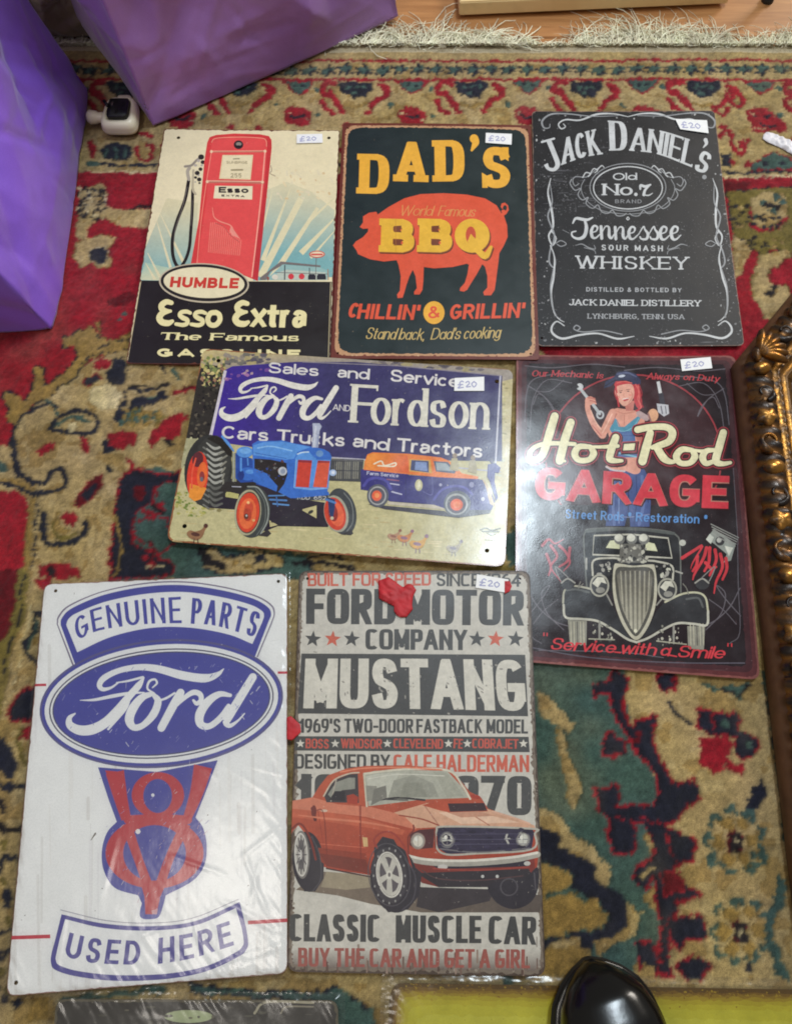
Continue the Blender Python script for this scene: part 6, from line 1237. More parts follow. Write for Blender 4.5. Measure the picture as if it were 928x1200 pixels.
for k in range(60): x, y = a.rnd.uniform(20, 930), 790 - abs(a.rnd.gauss(0, 36)); a.line([(x, y), (x, y - a.rnd.uniform(10, 50))], a.rnd.uniform(2, 9), a.rnd.choice([(110, 88, 78), (90, 70, 62), (140, 120, 108)]), smooth=False)
a.build('plate', plate=True)
a = Art(S, 65); a.view(330, 655, 2.994)
kw = dict(wt=.19, bar=.16, sp=.05, sq=4.5)
def star(cx, cy, r, c, rot=0): a.poly([(cx + (r if k % 2 == 0 else r * .42) * math.sin(rot + k * math.pi / 5), cy - (r if k % 2 == 0 else r * .42) * math.cos(rot + k * math.pi / 5)) for k in range(10)], c)
a.text('BUILT FOR SPEED', [(92, 96), (524, 94)], 46, col=OG, **kw); a.text('SINCE 1964', [(542, 96), (838, 98)], 46, col=DK, **kw)
a.text('FORD MOTOR', [(86, 228), (850, 234)], 124, .24, DK, .17, sp=.05, sq=4.5); a.text('COMPANY', [(294, 318), (650, 320)], 72, .23, DK, .17, sp=.05, sq=4.5)
for x, c in ((110, DK), (179, OG), (246, DK), (684, DK), (750, OG), (820, DK)): star(x, 281, 30, c, .1)
a.poly([(70, 332), (854, 336), (864, 552), (56, 542)], DK)
a.text('MUSTANG', [(76, 524), (450, 526), (860, 534)], 0, .21, (206, 202, 190), .17, sp=.05, sq=3, top=[(84, 350), (450, 350), (846, 354)])
for k in range(60):
    x, y = a.rnd.gauss(a.rnd.choice([140, 240, 370, 455, 590, 710, 780]), 14), a.rnd.gauss(440, 50); a.ell(x, y, a.rnd.uniform(2, 8), a.rnd.uniform(1, 4), (150, 146, 138), a.rnd.uniform(0, 90), 6)
a.text("1969'S", [(62, 610), (208, 610)], 50, col=DK, **kw); a.text('TWO-DOOR', [(220, 610), (462, 611)], 50, col=DK, **kw); a.text('FASTBACK', [(472, 611), (704, 612)], 50, col=DK, **kw); a.text('MODEL', [(718, 612), (864, 613)], 50, col=DK, **kw)
a.poly([(50, 622), (866, 624), (870, 678), (46, 672)], DK)
for w_, x0, x1 in (('BOSS', 84, 166), ('WINDSOR', 208, 352), ('CLEVELEND', 392, 566), ('FE', 602, 634), ('COBRAJET', 668, 830)): a.text(w_, [(x0, 664), (x1, 666)], 34, .18, (190, 84, 70), .15, sp=.05, sq=4)
for x in (66, 188, 371, 585, 651, 848): star(x, 648, 16, (206, 202, 190))
a.text('DESIGNED BY', [(46, 736), (380, 738)], 52, col=DK, **kw); a.text('CALE HALDERMAN', [(392, 746), (868, 748)], 60, col=OG, wt=.18, bar=.15, sp=.05, sq=4.5)
a.view(330, 880, 2.994); a.text('19', [(50, 220), (190, 222)], 140, .26, (76, 76, 76), .18, sp=.08, sq=4.5); a.text('1970', [(540, 224), (876, 226)], 138, .26, (76, 76, 76), .18, sp=.06, sq=4.5)
a.text('CLASSIC', [(28, 668), (346, 670)], 96, .21, DK, .16, sp=.05, sq=4.5); a.text('MUSCLE', [(400, 672), (700, 674)], 96, .21, DK, .16, sp=.05, sq=4.5); a.text('CAR', [(724, 676), (892, 680)], 98, .21, DK, .16, sp=.05, sq=4.5)
a.text('BUY THE CAR AND GET A GIRL', [(58, 756), (870, 762)], 66, .19, (150, 84, 76), .15, sp=.05, sq=4.5)
a.build('lettering')
a = Art(S, 66); a.view(330, 885, 3.043)
CO, CO2, CO3, CH = (176, 78, 54), (160, 60, 44), (200, 120, 94), (176, 172, 160)
a.poly([(50, 480), (150, 415), (330, 440), (500, 470), (760, 480), (930, 500), (920, 560), (500, 560), (320, 530), (200, 500)], grad(a, (200, 500), (800, 540), (120, 106, 92), (90, 80, 74))); a.poly([(160, 415), (330, 430), (330, 470), (230, 480), (140, 470)], (150, 138, 116)); a.poly([(490, 470), (760, 478), (740, 520), (560, 560), (480, 540)], (60, 54, 58))
a.poly([(24, 165), (70, 158), (110, 150), (135, 110), (165, 72), (230, 48), (300, 38), (430, 36), (570, 44), (620, 70), (670, 130), (710, 150), (735, 190), (860, 235), (905, 262), (915, 350), (910, 400), (860, 420), (700, 450), (520, 460), (470, 400), (440, 380), (330, 430), (170, 405), (130, 390), (100, 300), (60, 250), (40, 270), (28, 300)], grad(a, (300, 60), (320, 430), (182, 88, 62), (156, 62, 44)))
a.poly([(24, 165), (110, 150), (200, 175), (320, 185), (440, 215), (480, 250), (480, 265), (300, 220), (130, 200), (30, 190)], CO3); a.poly([(30, 190), (130, 200), (300, 225), (440, 268), (430, 285), (320, 260), (150, 235), (40, 220)], (186, 92, 66))
a.poly([(400, 205), (520, 170), (735, 192), (900, 250), (905, 262), (580, 256), (480, 260), (440, 220)], (206, 160, 132)); a.poly([(560, 205), (660, 195), (850, 240), (640, 245)], (222, 186, 160)); a.line([(510, 180), (560, 250)], 4, (170, 120, 100), smooth=False); a.line([(660, 200), (740, 250)], 4, (176, 120, 100), smooth=False)
a.poly([(500, 178), (560, 162), (720, 166), (735, 200), (600, 205), (560, 196)], CO); a.poly([(592, 172), (722, 170), (732, 198), (600, 202)], (60, 40, 46))
# glass
a.poly([(294, 66), (330, 56), (440, 52), (590, 56), (640, 110), (668, 152), (500, 158), (310, 182)], (170, 170, 156)); a.poly([(300, 76), (340, 66), (420, 62), (380, 150), (320, 176)], (186, 186, 172)); a.poly([(380, 150), (400, 90), (470, 70), (540, 100), (560, 150)], (150, 150, 138)); a.poly([(540, 60), (590, 62), (650, 146), (590, 150)], (160, 160, 146)); a.line([(294, 66), (440, 50), (592, 54), (645, 110), (672, 156)], 7, (206, 200, 180)); a.line([(294, 66), (304, 182)], 7, (196, 190, 170), smooth=False); a.line([(340, 160), (420, 152), (510, 160)], 7, (50, 46, 50)); a.line([(370, 158), (450, 160)], 4, (60, 56, 60)); a.poly([(300, 108), (340, 110), (330, 160), (304, 165)], (140, 138, 128))
a.poly([(150, 140), (185, 90), (240, 68), (272, 66), (276, 170), (160, 168)], (64, 58, 62)); a.poly([(165, 140), (195, 96), (240, 80), (262, 80), (262, 120), (215, 125), (185, 160)], (140, 140, 130)); a.line([(150, 146), (186, 90), (240, 66), (276, 62)], 5, (196, 180, 160)); a.line([(196, 84), (176, 164)], 4, (170, 160, 146), smooth=False); a.poly([(232, 144), (256, 138), (274, 150), (270, 176), (234, 172)], CO2)
a.line([(110, 190), (120, 230)], 12, (90, 34, 34)); a.ell(115, 200, 10, 22, (110, 44, 40), 0, 12); a.line([(278, 180), (282, 400)], 2.5, (140, 54, 44), smooth=False); a.line([(130, 196), (160, 390)], 2.5, (150, 60, 48)); a.line([(60, 310), (300, 330)], 2, (206, 110, 84)); a.ell(152, 198, 12, 5, (206, 180, 160), 0, 10); a.poly([(288, 292), (306, 294), (308, 326), (292, 326)], (206, 170, 120)); a.line([(160, 404), (330, 436)], 5, (70, 44, 44), smooth=False)
# front
a.poly([(552, 262), (590, 252), (890, 260), (900, 275), (890, 340), (590, 352), (556, 330)], (50, 44, 66)); a.line([(552, 270), (590, 254), (890, 262), (902, 280), (890, 336), (700, 350), (590, 354), (552, 328)], 7, CH, closed=True); a.line([(566, 334), (700, 346), (884, 332)], 5, (110, 106, 110)); a.ell(590, 302, 28, 30, (110, 108, 112), 0, 20); a.ell(588, 300, 20, 22, (196, 196, 186), 0, 18); a.ell(860, 300, 26, 30, (110, 108, 112), 0, 20); a.ell(858, 298, 19, 23, (196, 196, 186), 0, 18); a.line([(806, 275), (800, 295), (808, 315)], 7, (180, 178, 170)); a.line([(794, 300), (820, 296)], 5, (180, 178, 170))
a.poly([(458, 280), (490, 266), (545, 262), (540, 330), (480, 336), (456, 320)], (80, 40, 44)); a.ell(486, 306, 26, 30, (150, 130, 120), 0, 20); a.ell(488, 306, 20, 24, (206, 200, 186), 0, 18)
a.poly([(450, 380), (560, 390), (900, 370), (905, 430), (860, 450), (560, 470), (500, 455)], (120, 50, 44)); a.poly([(530, 388), (880, 376), (880, 396), (560, 406)], (48, 40, 52)); a.poly([(480, 420), (880, 405), (900, 440), (760, 470), (560, 470)], (50, 44, 50)); a.line([(436, 362), (520, 380), (660, 384), (820, 372), (912, 354)], np.array([24, 24, 24, 24, 22]), (166, 162, 152)); a.line([(440, 356), (520, 372), (660, 376), (820, 364), (910, 348)], 9, (216, 212, 200)); a.ell(574, 398, 18, 9, (190, 186, 180), 0, 12); a.ell(456, 396, 14, 10, (206, 190, 170), 0, 12); a.ell(875, 386, 12, 8, (190, 186, 180), 0, 12)
for x in (716, 768): a.ell(x, 432, 6, 6, (190, 190, 186), 0, 8)
# wheels
a.ell(95, 380, 56, 108, (48, 44, 52), -4, 34); a.poly([(70, 270), (110, 290), (150, 400), (150, 440), (120, 486), (80, 486)], (50, 46, 54)); a.ell(72, 355, 28, 86, (120, 116, 112), -2, 28); a.ell(70, 355, 22, 74, (176, 172, 164), -2, 26); a.ell(70, 355, 13, 56, (110, 104, 104), 0, 22); a.ell(66, 355, 7, 24, (190, 186, 180), 0, 14)
a.poly([(330, 330), (360, 290), (400, 300), (440, 370), (500, 420), (490, 500), (450, 550), (380, 560), (330, 500)], (50, 46, 54)); a.ell(400, 440, 84, 122, (48, 44, 52), -8, 40); a.ell(384, 428, 62, 100, (64, 60, 66), -8, 36)
for k in range(16): t = .393 * k; a.ell(384 + 56 * math.cos(t), 430 + 97 * math.sin(t), 3, 5, (150, 148, 146), 0, 7)
a.ell(384, 426, 47, 84, (126, 122, 118), -8, 34); a.ell(384, 426, 41, 76, (190, 186, 176), -8, 32); a.ell(384, 426, 34, 64, (90, 84, 88), -8, 30)
for k in range(5): t = 1.2566 * k + .3; a.line([(384, 426), (384 + 34 * math.cos(t), 426 + 64 * math.sin(t))], np.array([14, 22]), (186, 182, 172), smooth=False)
a.ell(384, 426, 11, 17, (206, 202, 190), 0, 14); a.ell(384, 426, 5, 8, (110, 104, 104), 0, 10)
a.poly([(740, 460), (860, 440), (912, 400), (912, 480), (880, 530), (820, 548), (760, 520)], (48, 44, 52), True); a.ell(810, 470, 30, 30, (80, 76, 82), 0, 18, ring=5); a.line([(900, 420), (905, 480)], 5, (80, 76, 82))
a.line([(340, 330), (330, 300), (360, 275), (400, 280), (440, 330), (462, 400)], 7, (150, 60, 50)); a.ell(690, 148, 20, 8, CO2, 10, 10)
a.poly([(130, 330), (300, 350), (320, 420), (160, 392), (140, 380)], (140, 58, 42)); a.poly([(135, 350), (300, 372), (318, 424), (160, 396)], (118, 50, 40)); a.line([(60, 214), (160, 226), (300, 240), (420, 262)], np.array([3, 8, 8, 3]), (206, 120, 92)); a.line([(282, 180), (282, 402)], 3, (120, 48, 40), smooth=False); a.line([(120, 196), (150, 210), (164, 392)], 3, (120, 48, 40))
a.line([(38, 262), (62, 244), (84, 262), (106, 310), (122, 372)], 8, (120, 48, 40)); a.line([(210, 60), (300, 46), (440, 44), (570, 52)], 5, (216, 130, 100)); a.line([(420, 214), (500, 228), (560, 250)], 5, (150, 74, 56)); a.poly([(590, 204), (700, 200), (760, 216), (640, 222)], (190, 140, 116)); a.line([(752, 200), (830, 224), (884, 244)], 6, (214, 170, 146)); a.line([(470, 250), (470, 268), (452, 292), (452, 350)], 6, (120, 50, 42)); a.line([(545, 262), (548, 330)], 5, (120, 50, 42)); a.blobs(40, (570, 262, 885, 340), 3, 9, [(40, 34, 54), (60, 54, 78), (52, 46, 66)], 2.4); a.line([(560, 300), (880, 300)], 2, (86, 82, 104), smooth=False); a.line([(560, 318), (880, 316)], 2, (86, 82, 104), smooth=False); a.line([(566, 282), (880, 280)], 2, (80, 76, 98), smooth=False)
for x, y in ((590, 300), (860, 300), (486, 306)): a.ell(x, y, 20, 22, (150, 146, 140), 0, 16, ring=4); a.ell(x - 5, y - 7, 7, 8, (226, 224, 214), 0, 10); a.line([(x, y - 18), (x, y + 18)], 1.5, (150, 146, 138), smooth=False)
a.poly([(318, 180), (330, 120), (372, 108), (376, 150)], (120, 118, 110)); a.poly([(420, 150), (436, 100), (500, 96), (520, 150)], (140, 140, 128)); a.line([(310, 84), (420, 68), (580, 74)], 3, (206, 204, 190)); a.poly([(170, 160), (190, 128), (226, 128), (226, 164)], (44, 40, 46))
for k in range(12): t = .5236 * k; a.line([(70 + 6 * math.cos(t), 355 + 20 * math.sin(t)), (70 + 20 * math.cos(t), 355 + 68 * math.sin(t))], 4, (84, 80, 82), smooth=False)
a.ell(70, 355, 22, 76, (206, 202, 194), -2, 26, ring=4); a.line([(108, 290), (136, 360), (140, 440), (112, 484)], 4, (76, 72, 78)); a.line([(440, 370), (476, 430), (470, 510), (430, 552)], 5, (72, 68, 76)); a.ell(384, 426, 44, 80, (214, 210, 200), -8, 34, ring=4); a.ell(384, 426, 74, 112, (84, 80, 86), -8, 36, ring=3)
a.line([(330, 446), (350, 470)], 3, (60, 54, 58)); a.line([(500, 410), (560, 440), (700, 446), (860, 430)], 4, (84, 60, 62)); a.line([(540, 404), (700, 410), (880, 398)], 5, (150, 64, 54))
a.build('muscle_car_picture')
price_label(S, [(558.5, 673.5), (595.5, 679.5), (593, 695), (557, 689)], 6)
MUSCLE_SIGN = S

# ------------------------------------------------------------------ two more signs that enter at the bottom
M = ink_material('print_yellow', (120, 84, 30), 0.5, 0.36, (90, 56, 20), 0.3, 0.2)
S = Sign([(459, 1152), (1010, 1161), (1060, 1480), (440, 1480)], 0.0034, 'yellow sign in clear plastic, entering at the bottom under the black shoe', M, bend_fn(0, 0, ripple=.15), 8)
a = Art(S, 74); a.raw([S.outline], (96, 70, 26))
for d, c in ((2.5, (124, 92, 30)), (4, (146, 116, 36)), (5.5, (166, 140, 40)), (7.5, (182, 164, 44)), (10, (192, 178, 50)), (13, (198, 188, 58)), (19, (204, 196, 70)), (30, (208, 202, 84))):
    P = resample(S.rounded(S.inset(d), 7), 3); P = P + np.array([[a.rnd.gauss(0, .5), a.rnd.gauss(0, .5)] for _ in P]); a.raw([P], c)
a.view(440, 1100, 1.9)
for k in range(240):
    x = a.rnd.uniform(30, 900); y = 98 + abs(a.rnd.gauss(0, 14)) + x * .02; a.ell(x, y, a.rnd.uniform(1, 4), a.rnd.uniform(.8, 2.4), a.rnd.choice([(140, 104, 30), (110, 78, 24), (170, 140, 40)]), a.rnd.uniform(0, 90), 6)

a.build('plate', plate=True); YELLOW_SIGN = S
M = ink_material('print_dark', (110, 104, 90), 0.8, 0.36, (90, 80, 60), 0.5, 0.2)
S = Sign([(66, 1171), (396, 1172.5), (404, 1560), (40, 1560)], 0.0030, 'dark sign in crinkled clear plastic, entering at the bottom left', M, bend_fn(0, 0, ripple=.15), 7)
a = Art(S, 84); a.raw([S.outline], (54, 50, 46)); a.jagrim(-1, 1, (96, 88, 70), .7, 3); a.view(40, 1140, 2.109)
a.ell(382, 108, 60, 16, (176, 184, 140), 0, 26); a.line([(545, 100), (575, 72), (690, 74)], 6, (176, 166, 140)); a.line([(610, 100), (625, 84), (690, 84)], 4, (150, 140, 120))
for k in range(26): a.ell(a.rnd.uniform(60, 730), a.rnd.uniform(70, 140), a.rnd.uniform(2, 14), a.rnd.uniform(1, 4), a.rnd.choice([(90, 86, 74), (74, 70, 60), (110, 104, 88)]), 0, 7)
a.build('plate', plate=True); DARK_SIGN = S

# clear film shrunk round three of the signs
def film_material():
    t = NT('clear_film'); v = t.coords(); t.n.remove(t.b)
    gl = t.add('ShaderNodeBsdfGlossy'); gl.inputs['Roughness'].default_value = 0.2; tr = t.add('ShaderNodeBsdfTransparent'); tr.inputs['Color'].default_value = (.985, .985, .985, 1)
    fr = t.add('ShaderNodeFresnel'); fr.inputs['IOR'].default_value = 1.5
    n = t.bump(t.noise(t.coords((1, .35, 1), (0, 0, .5)), 34, 4, .6), .22, .002); n = t.bump(t.noise(v, 60, 3), .25, .0008, n)
    t.link(n, gl.inputs['Normal']); t.link(n, fr.inputs['Normal']); mx = t.add('ShaderNodeMixShader'); t.link(t.math('MINIMUM', t.math('MULTIPLY', fr.outputs[0], 1.0), .8), mx.inputs[0]); t.link(tr.outputs[0], mx.inputs[1]); t.link(gl.outputs[0], mx.inputs[2]); t.link(mx.outputs[0], t.out.inputs['Surface']); return t.m
M_film = film_material()
def film(sign, over, seed, amp=0.5):
    """a sheet of film a little larger than the plate, creased towards its edges, with a crumpled welded seam"""
    q = sign.inset(-over); nx, ny = 150, 220; V = []; F = []; cr = random.Random(seed); creases = []
    for k in range(24):
        side = cr.random(); x_, y_ = (cr.uniform(60, 100), cr.uniform(-150, 40)) if side < .45 else (cr.uniform(-100, 100), cr.uniform(-150, -118)) if side < .7 else (cr.uniform(-100, 100), cr.uniform(125, 150)) if side < .85 else (cr.uniform(-100, 100), cr.uniform(-150, 150))
        creases.append((x_, y_, cr.choice([.35, -.4, .8, 1.4, -1.2, .1]) + cr.gauss(0, .2), cr.uniform(8, 34), cr.uniform(1.2, 3.5)))
    for j in range(ny + 1):
        for i in range(nx + 1):
            u, v = i / nx, j / ny; p = (q[0] * (1 - u) + q[1] * u) * (1 - v) + (q[3] * (1 - u) + q[2] * u) * v
            e = min(u * 200, (1 - u) * 200, v * 300, (1 - v) * 300); c = max(0, 1 - e / 26)
            z = 1.5 + float(sign.bend(p[0], p[1])) + (amp * .6 + amp * 1.6 * c) * (noise.noise(Vector((p[0] * .045 + seed, p[1] * .03, seed))) + .5 * noise.noise(Vector((p[0] * .2 + p[1] * .16, (p[1] - p[0]) * .03, seed + 4))) * (0.4 + c))
            for (cx, cy, an_, ln_, wd_) in creases:
                dx_, dy_ = p[0] - cx, p[1] - cy; al = dx_ * math.cos(an_) + dy_ * math.sin(an_); ac = -dx_ * math.sin(an_) + dy_ * math.cos(an_)
                if abs(al) < ln_ and abs(ac) < wd_: z += .3 * (1 - abs(ac) / wd_) * (1 - (al / ln_) ** 2)
            if e < over + 4:
                k = max(0, min(1, e / (over + 4))); k = k * k * (3 - 2 * k); z = z * k + (1 - k) * (.2 + .5 * noise.noise(Vector((p[0] * .4, p[1] * .4, 3)))) - 0 * k
            if e > over: z = max(z, .95 + float(sign.bend(p[0], p[1])))
            V.append((p[0] / 1000, p[1] / 1000, z / 1000))
    for j in range(ny):
        for i in range(nx): a_ = j * (nx + 1) + i; F.append((a_, a_ + nx + 1, a_ + nx + 2, a_ + 1))
    return mesh_obj('plastic_wrap', V, F, M_film, sign.root)
film(PARTS_SIGN, 2.5, 2.0, 0.45); film(YELLOW_SIGN, 7.0, 5.0, .8); film(DARK_SIGN, 5.0, 8.0, 1.0)
# ================================================================== things round the signs
from mathutils.bvhtree import BVHTree
# ------------------------------------------------------------------ purple carrier bags
def bag_material(name, rgb, rgb2):
    t = NT(name); v = t.coords()
    n = t.noise(v, 9, 4, .6); weave = t.noise(v, 1400, 2, .5)
    c = t.mix(t.ramp(n, .3, .7), lin(rgb), lin(rgb2)); c = t.mix(1.0, c, t.mix(t.ramp(weave, .3, .7), (.9, .9, .9), (1.06, 1.06, 1.06)), 'MULTIPLY')
    t.link(c, t.b.inputs['Base Color']); t.link(t.ramp(n, .3, .7, .30, .44), t.b.inputs['Roughness']); t.b.inputs['Specular IOR Level'].default_value = .5
    t.b.inputs['Sheen Weight'].default_value = .25; t.b.inputs['Subsurface Weight'].default_value = .0
    n1 = t.bump(t.noise(v, 16, 4, .55), .4, .004); t.link(t.bump(weave, .12, .0002, n1), t.b.inputs['Normal']); return t.m
def carrier_bag(org, ang, w, d, h, lean, mat, label, seed, fold=1.0, name='carrier_bag', taper=.8, cat='bag', group=None, bulge=(.014, .014)):
    """open gusseted bag standing on its base: org is the near right or left bottom corner, w runs along ang, d to its left"""
    root = empty(name, (org[0], org[1], 0), ang, label, cat, group)
    nu, nv = 330, 150; V = []; F = []; per = 2 * (w + d); sd = Vector((seed * 7.3, seed * 3.1, seed * 1.7)); cr_ = random.Random(seed)
    folds = [(cr_.uniform(0, 2 * (w + d)), cr_.uniform(0, h), cr_.uniform(-1.5, 1.5) + 1.2, cr_.uniform(.03, .15), cr_.uniform(.012, .05), cr_.choice([-1, 1, 1]) * cr_.uniform(.10, .34)) for _ in range(85)] + [(cr_.uniform(0, 2 * (w + d)), cr_.uniform(0, h * .9), cr_.uniform(-1.5, 1.5) + 1.0, cr_.uniform(.02, .09), cr_.uniform(.004, .011), cr_.choice([-1, 1]) * cr_.uniform(.16, .42)) for _ in range(200)]
    for j in range(nv + 1):
        v = j / nv; z = h * v
        for i in range(nu):
            s = per * i / nu
            if s < w: p = (s, 0); nrm = (0, -1); e = s / w
            elif s < w + d: p = (w, s - w); nrm = (1, 0); e = (s - w) / d
            elif s < 2 * w + d: p = (w - (s - w - d), d); nrm = (0, 1); e = (s - w - d) / w
            else: p = (0, d - (s - 2 * w - d)); nrm = (-1, 0); e = (s - 2 * w - d) / d
            side = nrm[0] != 0
            k = 4 * e * (1 - e); b = (bulge[1] if side else bulge[0]) * k * min(1, v * 7 + .25) * (1 - v * .55)
            if side and v > .1: b -= .6 * d * .5 * (1 - abs(2 * e - 1)) * ((v - .1) / .9) ** 1.6     # gusset folds in towards the top
            P = Vector((p[0], p[1], z)) * 1.0
            f1 = noise.noise(P * 5 + sd); r = fold * f1 * .010 + .0006 * noise.noise(P * 60 + sd)
            for fs, fz, fa, fl_, fw, fh in folds:
                ds = (s - fs + per / 2) % per - per / 2
                if abs(ds) > fl_ + fw: continue
                dz_ = z - fz; al = ds * math.cos(fa) + dz_ * math.sin(fa); ac = -ds * math.sin(fa) + dz_ * math.cos(fa)
                if abs(al) < fl_ and abs(ac) < fw: g_ = 1 - abs(al) / fl_; r += fold * fh * (fw - abs(ac)) * min(1, g_ * 1.6) * 1.5
            r *= (.35 + .65 * min(1, v * 6)) * (.35 + .65 * min(1, k * 3))
            # creases running up from the bottom corners
            cr = fold * .005 * max(0, 1 - abs(v - e * .9 - .05) * 16) + fold * .005 * max(0, 1 - abs(v - (1 - e) * .8 - .03) * 18)
            x = p[0] + nrm[0] * (b + r - cr); y = p[1] + nrm[1] * (b + r - cr)
            t_ = 1 - (1 - taper) * v; x = w / 2 + (x - w / 2) * t_ + lean[0] * z; y = d / 2 + (y - d / 2) * (1 - (1 - taper) * .6 * v) + lean[1] * z
            V.append((x, y, max(.0006, z + (.003 * noise.noise(P * 20 + sd) if j else 0))))
    for j in range(nv):
        for i in range(nu): a, b = j * nu + i, j * nu + (i + 1) % nu; F.append((a, b, b + nu, a + nu))
    c = len(V); V.append((w / 2, d / 2, .001))
    for i in range(nu): F.append(((i + 1) % nu, i, c))
    o = mesh_obj('bag_body', V, F, mat, root)
    sm = o.modifiers.new('wall', 'SOLIDIFY'); sm.thickness = .0012; sm.offset = -1
    for s in (0, 1):      # two loop handles
        P = [np.array([w * .5 + lean[0] * h + w * .3 * (t - .5), d * (.34 + .32 * s) + lean[1] * h, h + .1 * math.sin(math.pi * t) - .02]) for t in np.linspace(0, 1, 24)]
        VV, FF = [], []
        for p in P: VV += [tuple(p + np.array([0, -.001, -.012])), tuple(p + np.array([0, .001, -.012])), tuple(p + np.array([0, .001, .012])), tuple(p + np.array([0, -.001, .012]))]
        for i in range(23):
            for k in range(4): FF.append((i * 4 + k, i * 4 + (k + 1) % 4, i * 4 + 4 + (k + 1) % 4, i * 4 + 4 + k))
        mesh_obj('handle', VV, FF, mat, root)
    return root
M_pur = bag_material('purple_bag', (144, 100, 222), (122, 78, 200)); M_pur2 = bag_material('mauve_bag', (166, 122, 190), (150, 106, 180))
P_, Q_ = hit(180, 148), hit(468, 20); ang2 = math.atan2(Q_.y - P_.y, Q_.x - P_.x)
carrier_bag((P_.x, P_.y), ang2, (Q_ - P_).length * 1.0, .25, .38, (-.02, .06), M_pur2, 'large mauve purple carrier bag standing at the top behind the white adaptor', 3, .6, group='purple carrier bags', taper=.94, bulge=(.006, .008))
A0, B0 = hit(62, 386), hit(103, 110); ang1 = math.atan2(B0.y - A0.y, B0.x - A0.x)
# its long side faces right; the near short side runs off to the left
d1v = Vector((math.cos(ang1), math.sin(ang1), 0)); n1v = Vector((-d1v.y, d1v.x, 0)); far = A0 + n1v * .3
carrier_bag((A0.x, A0.y), ang1, (B0 - A0).length * 1.03, .34, .40, (.03, .12), M_pur, 'crumpled violet purple carrier bag at the left edge of the rug', 8, .75, group='purple carrier bags', taper=.86, bulge=(.016, .012))
M_cloth = bag_material('beige_cloth', (150, 134, 108), (120, 106, 84))
C0 = hit(52, 48); carrier_bag((C0.x - .03, C0.y + .012), math.radians(-4), .15, .12, .24, (0, .1), M_cloth, 'small crumpled beige cloth bag between the two purple bags', 5, 1.2, name='cloth_bag')

# ------------------------------------------------------------------ white plug adaptor
def lathe(prof, n=28, sq=2.0, sx=1, sy=1):
    V = []; F = []
    for r, z in prof:
        for i in range(n):
            a = 2 * math.pi * i / n; c, s = math.cos(a), math.sin(a); e = 2 / sq
            V.append((r * sx * math.copysign(abs(c) ** e, c), r * sy * math.copysign(abs(s) ** e, s), z))
    for j in range(len(prof) - 1):
        for i in range(n): a, b = j * n + i, j * n + (i + 1) % n; F.append((a, b, b + n, a + n))
    F.append(tuple(range(n))[::-1]); F.append(tuple((len(prof) - 1) * n + i for i in range(n))); return V, F
M_wp = plain_material('cream_plastic', (232, 222, 196), .34, 0, .05, 40, .05).m; M_bp = plain_material('black_plastic', (14, 13, 16), .4, 0, .1, 60, .1).m; M_met = plain_material('plated_metal', (200, 198, 190), .25, 1, .05, 60, .05).m
pa = hit(141, 132, .012); ad = empty('plug_adaptor', (pa.x, pa.y, .0008), math.radians(-4), 'white plug adaptor with a square black socket, lying between the purple bags', 'adaptor')
V, F = lathe([(.017, 0), (.0195, .002), (.0205, .006), (.0201, .0068), (.0203, .0076), (.0190, .013), (.0165, .0155), (.0140, .0155), (.0135, .0135)], 48, 4.2, .94, 1.06); V = [(x * (1 + .10 * (-y / .02)), y - (.0016 if y < -.012 else 0), z) for x, y, z in V]; mesh_obj('housing', V, F, M_wp, ad)
V, F = lathe([(.0135, 0.0134), (.0135, .0182), (.0128, .0188)], 32, 7, .84, .98); mesh_obj('socket_face', V, F, M_bp, ad)
for x, y in ((-.006, .004), (.006, .004), (0, -.007)):
    bm = bmesh.new(); bmesh.ops.create_cube(bm, size=1); bmesh.ops.scale(bm, vec=(.002, .005, .0006), verts=bm.verts); bmesh.ops.translate(bm, vec=(x, y, .0190), verts=bm.verts); bm_obj('contact_slot', bm, M_met if x < 0 else M_bp, ad, False)
bm = bmesh.new(); bmesh.ops.create_cube(bm, size=1); bmesh.ops.scale(bm, vec=(.009, .0032, .004), verts=bm.verts); bmesh.ops.rotate(bm, matrix=Matrix.Rotation(-.95, 3, 'Z'), verts=bm.verts); bmesh.ops.translate(bm, vec=(-.0125, .003, .0205), verts=bm.verts); bmesh.ops.bevel(bm, geom=bm.edges[:], offset=.0006, segments=2, affect='EDGES'); bm_obj('release_lever', bm, M_bp, ad)
V, F = lathe([(.0045, 0), (.0056, .003), (.0052, .0075), (.0066, .010), (.0072, .017), (.0055, .0195)], 20); o = mesh_obj('cable_boss', V, F, M_wp, ad); o.rotation_euler = (0, math.radians(-90), math.radians(-4)); o.location = (-.0175, -.003, .0072)
V, F = lathe([(.006, 0), (.0065, .003), (.006, .006)], 20, 4, 1.2, .6); o = mesh_obj('top_lug', V, F, M_wp, ad); o.location = (.002, .0205, .007)

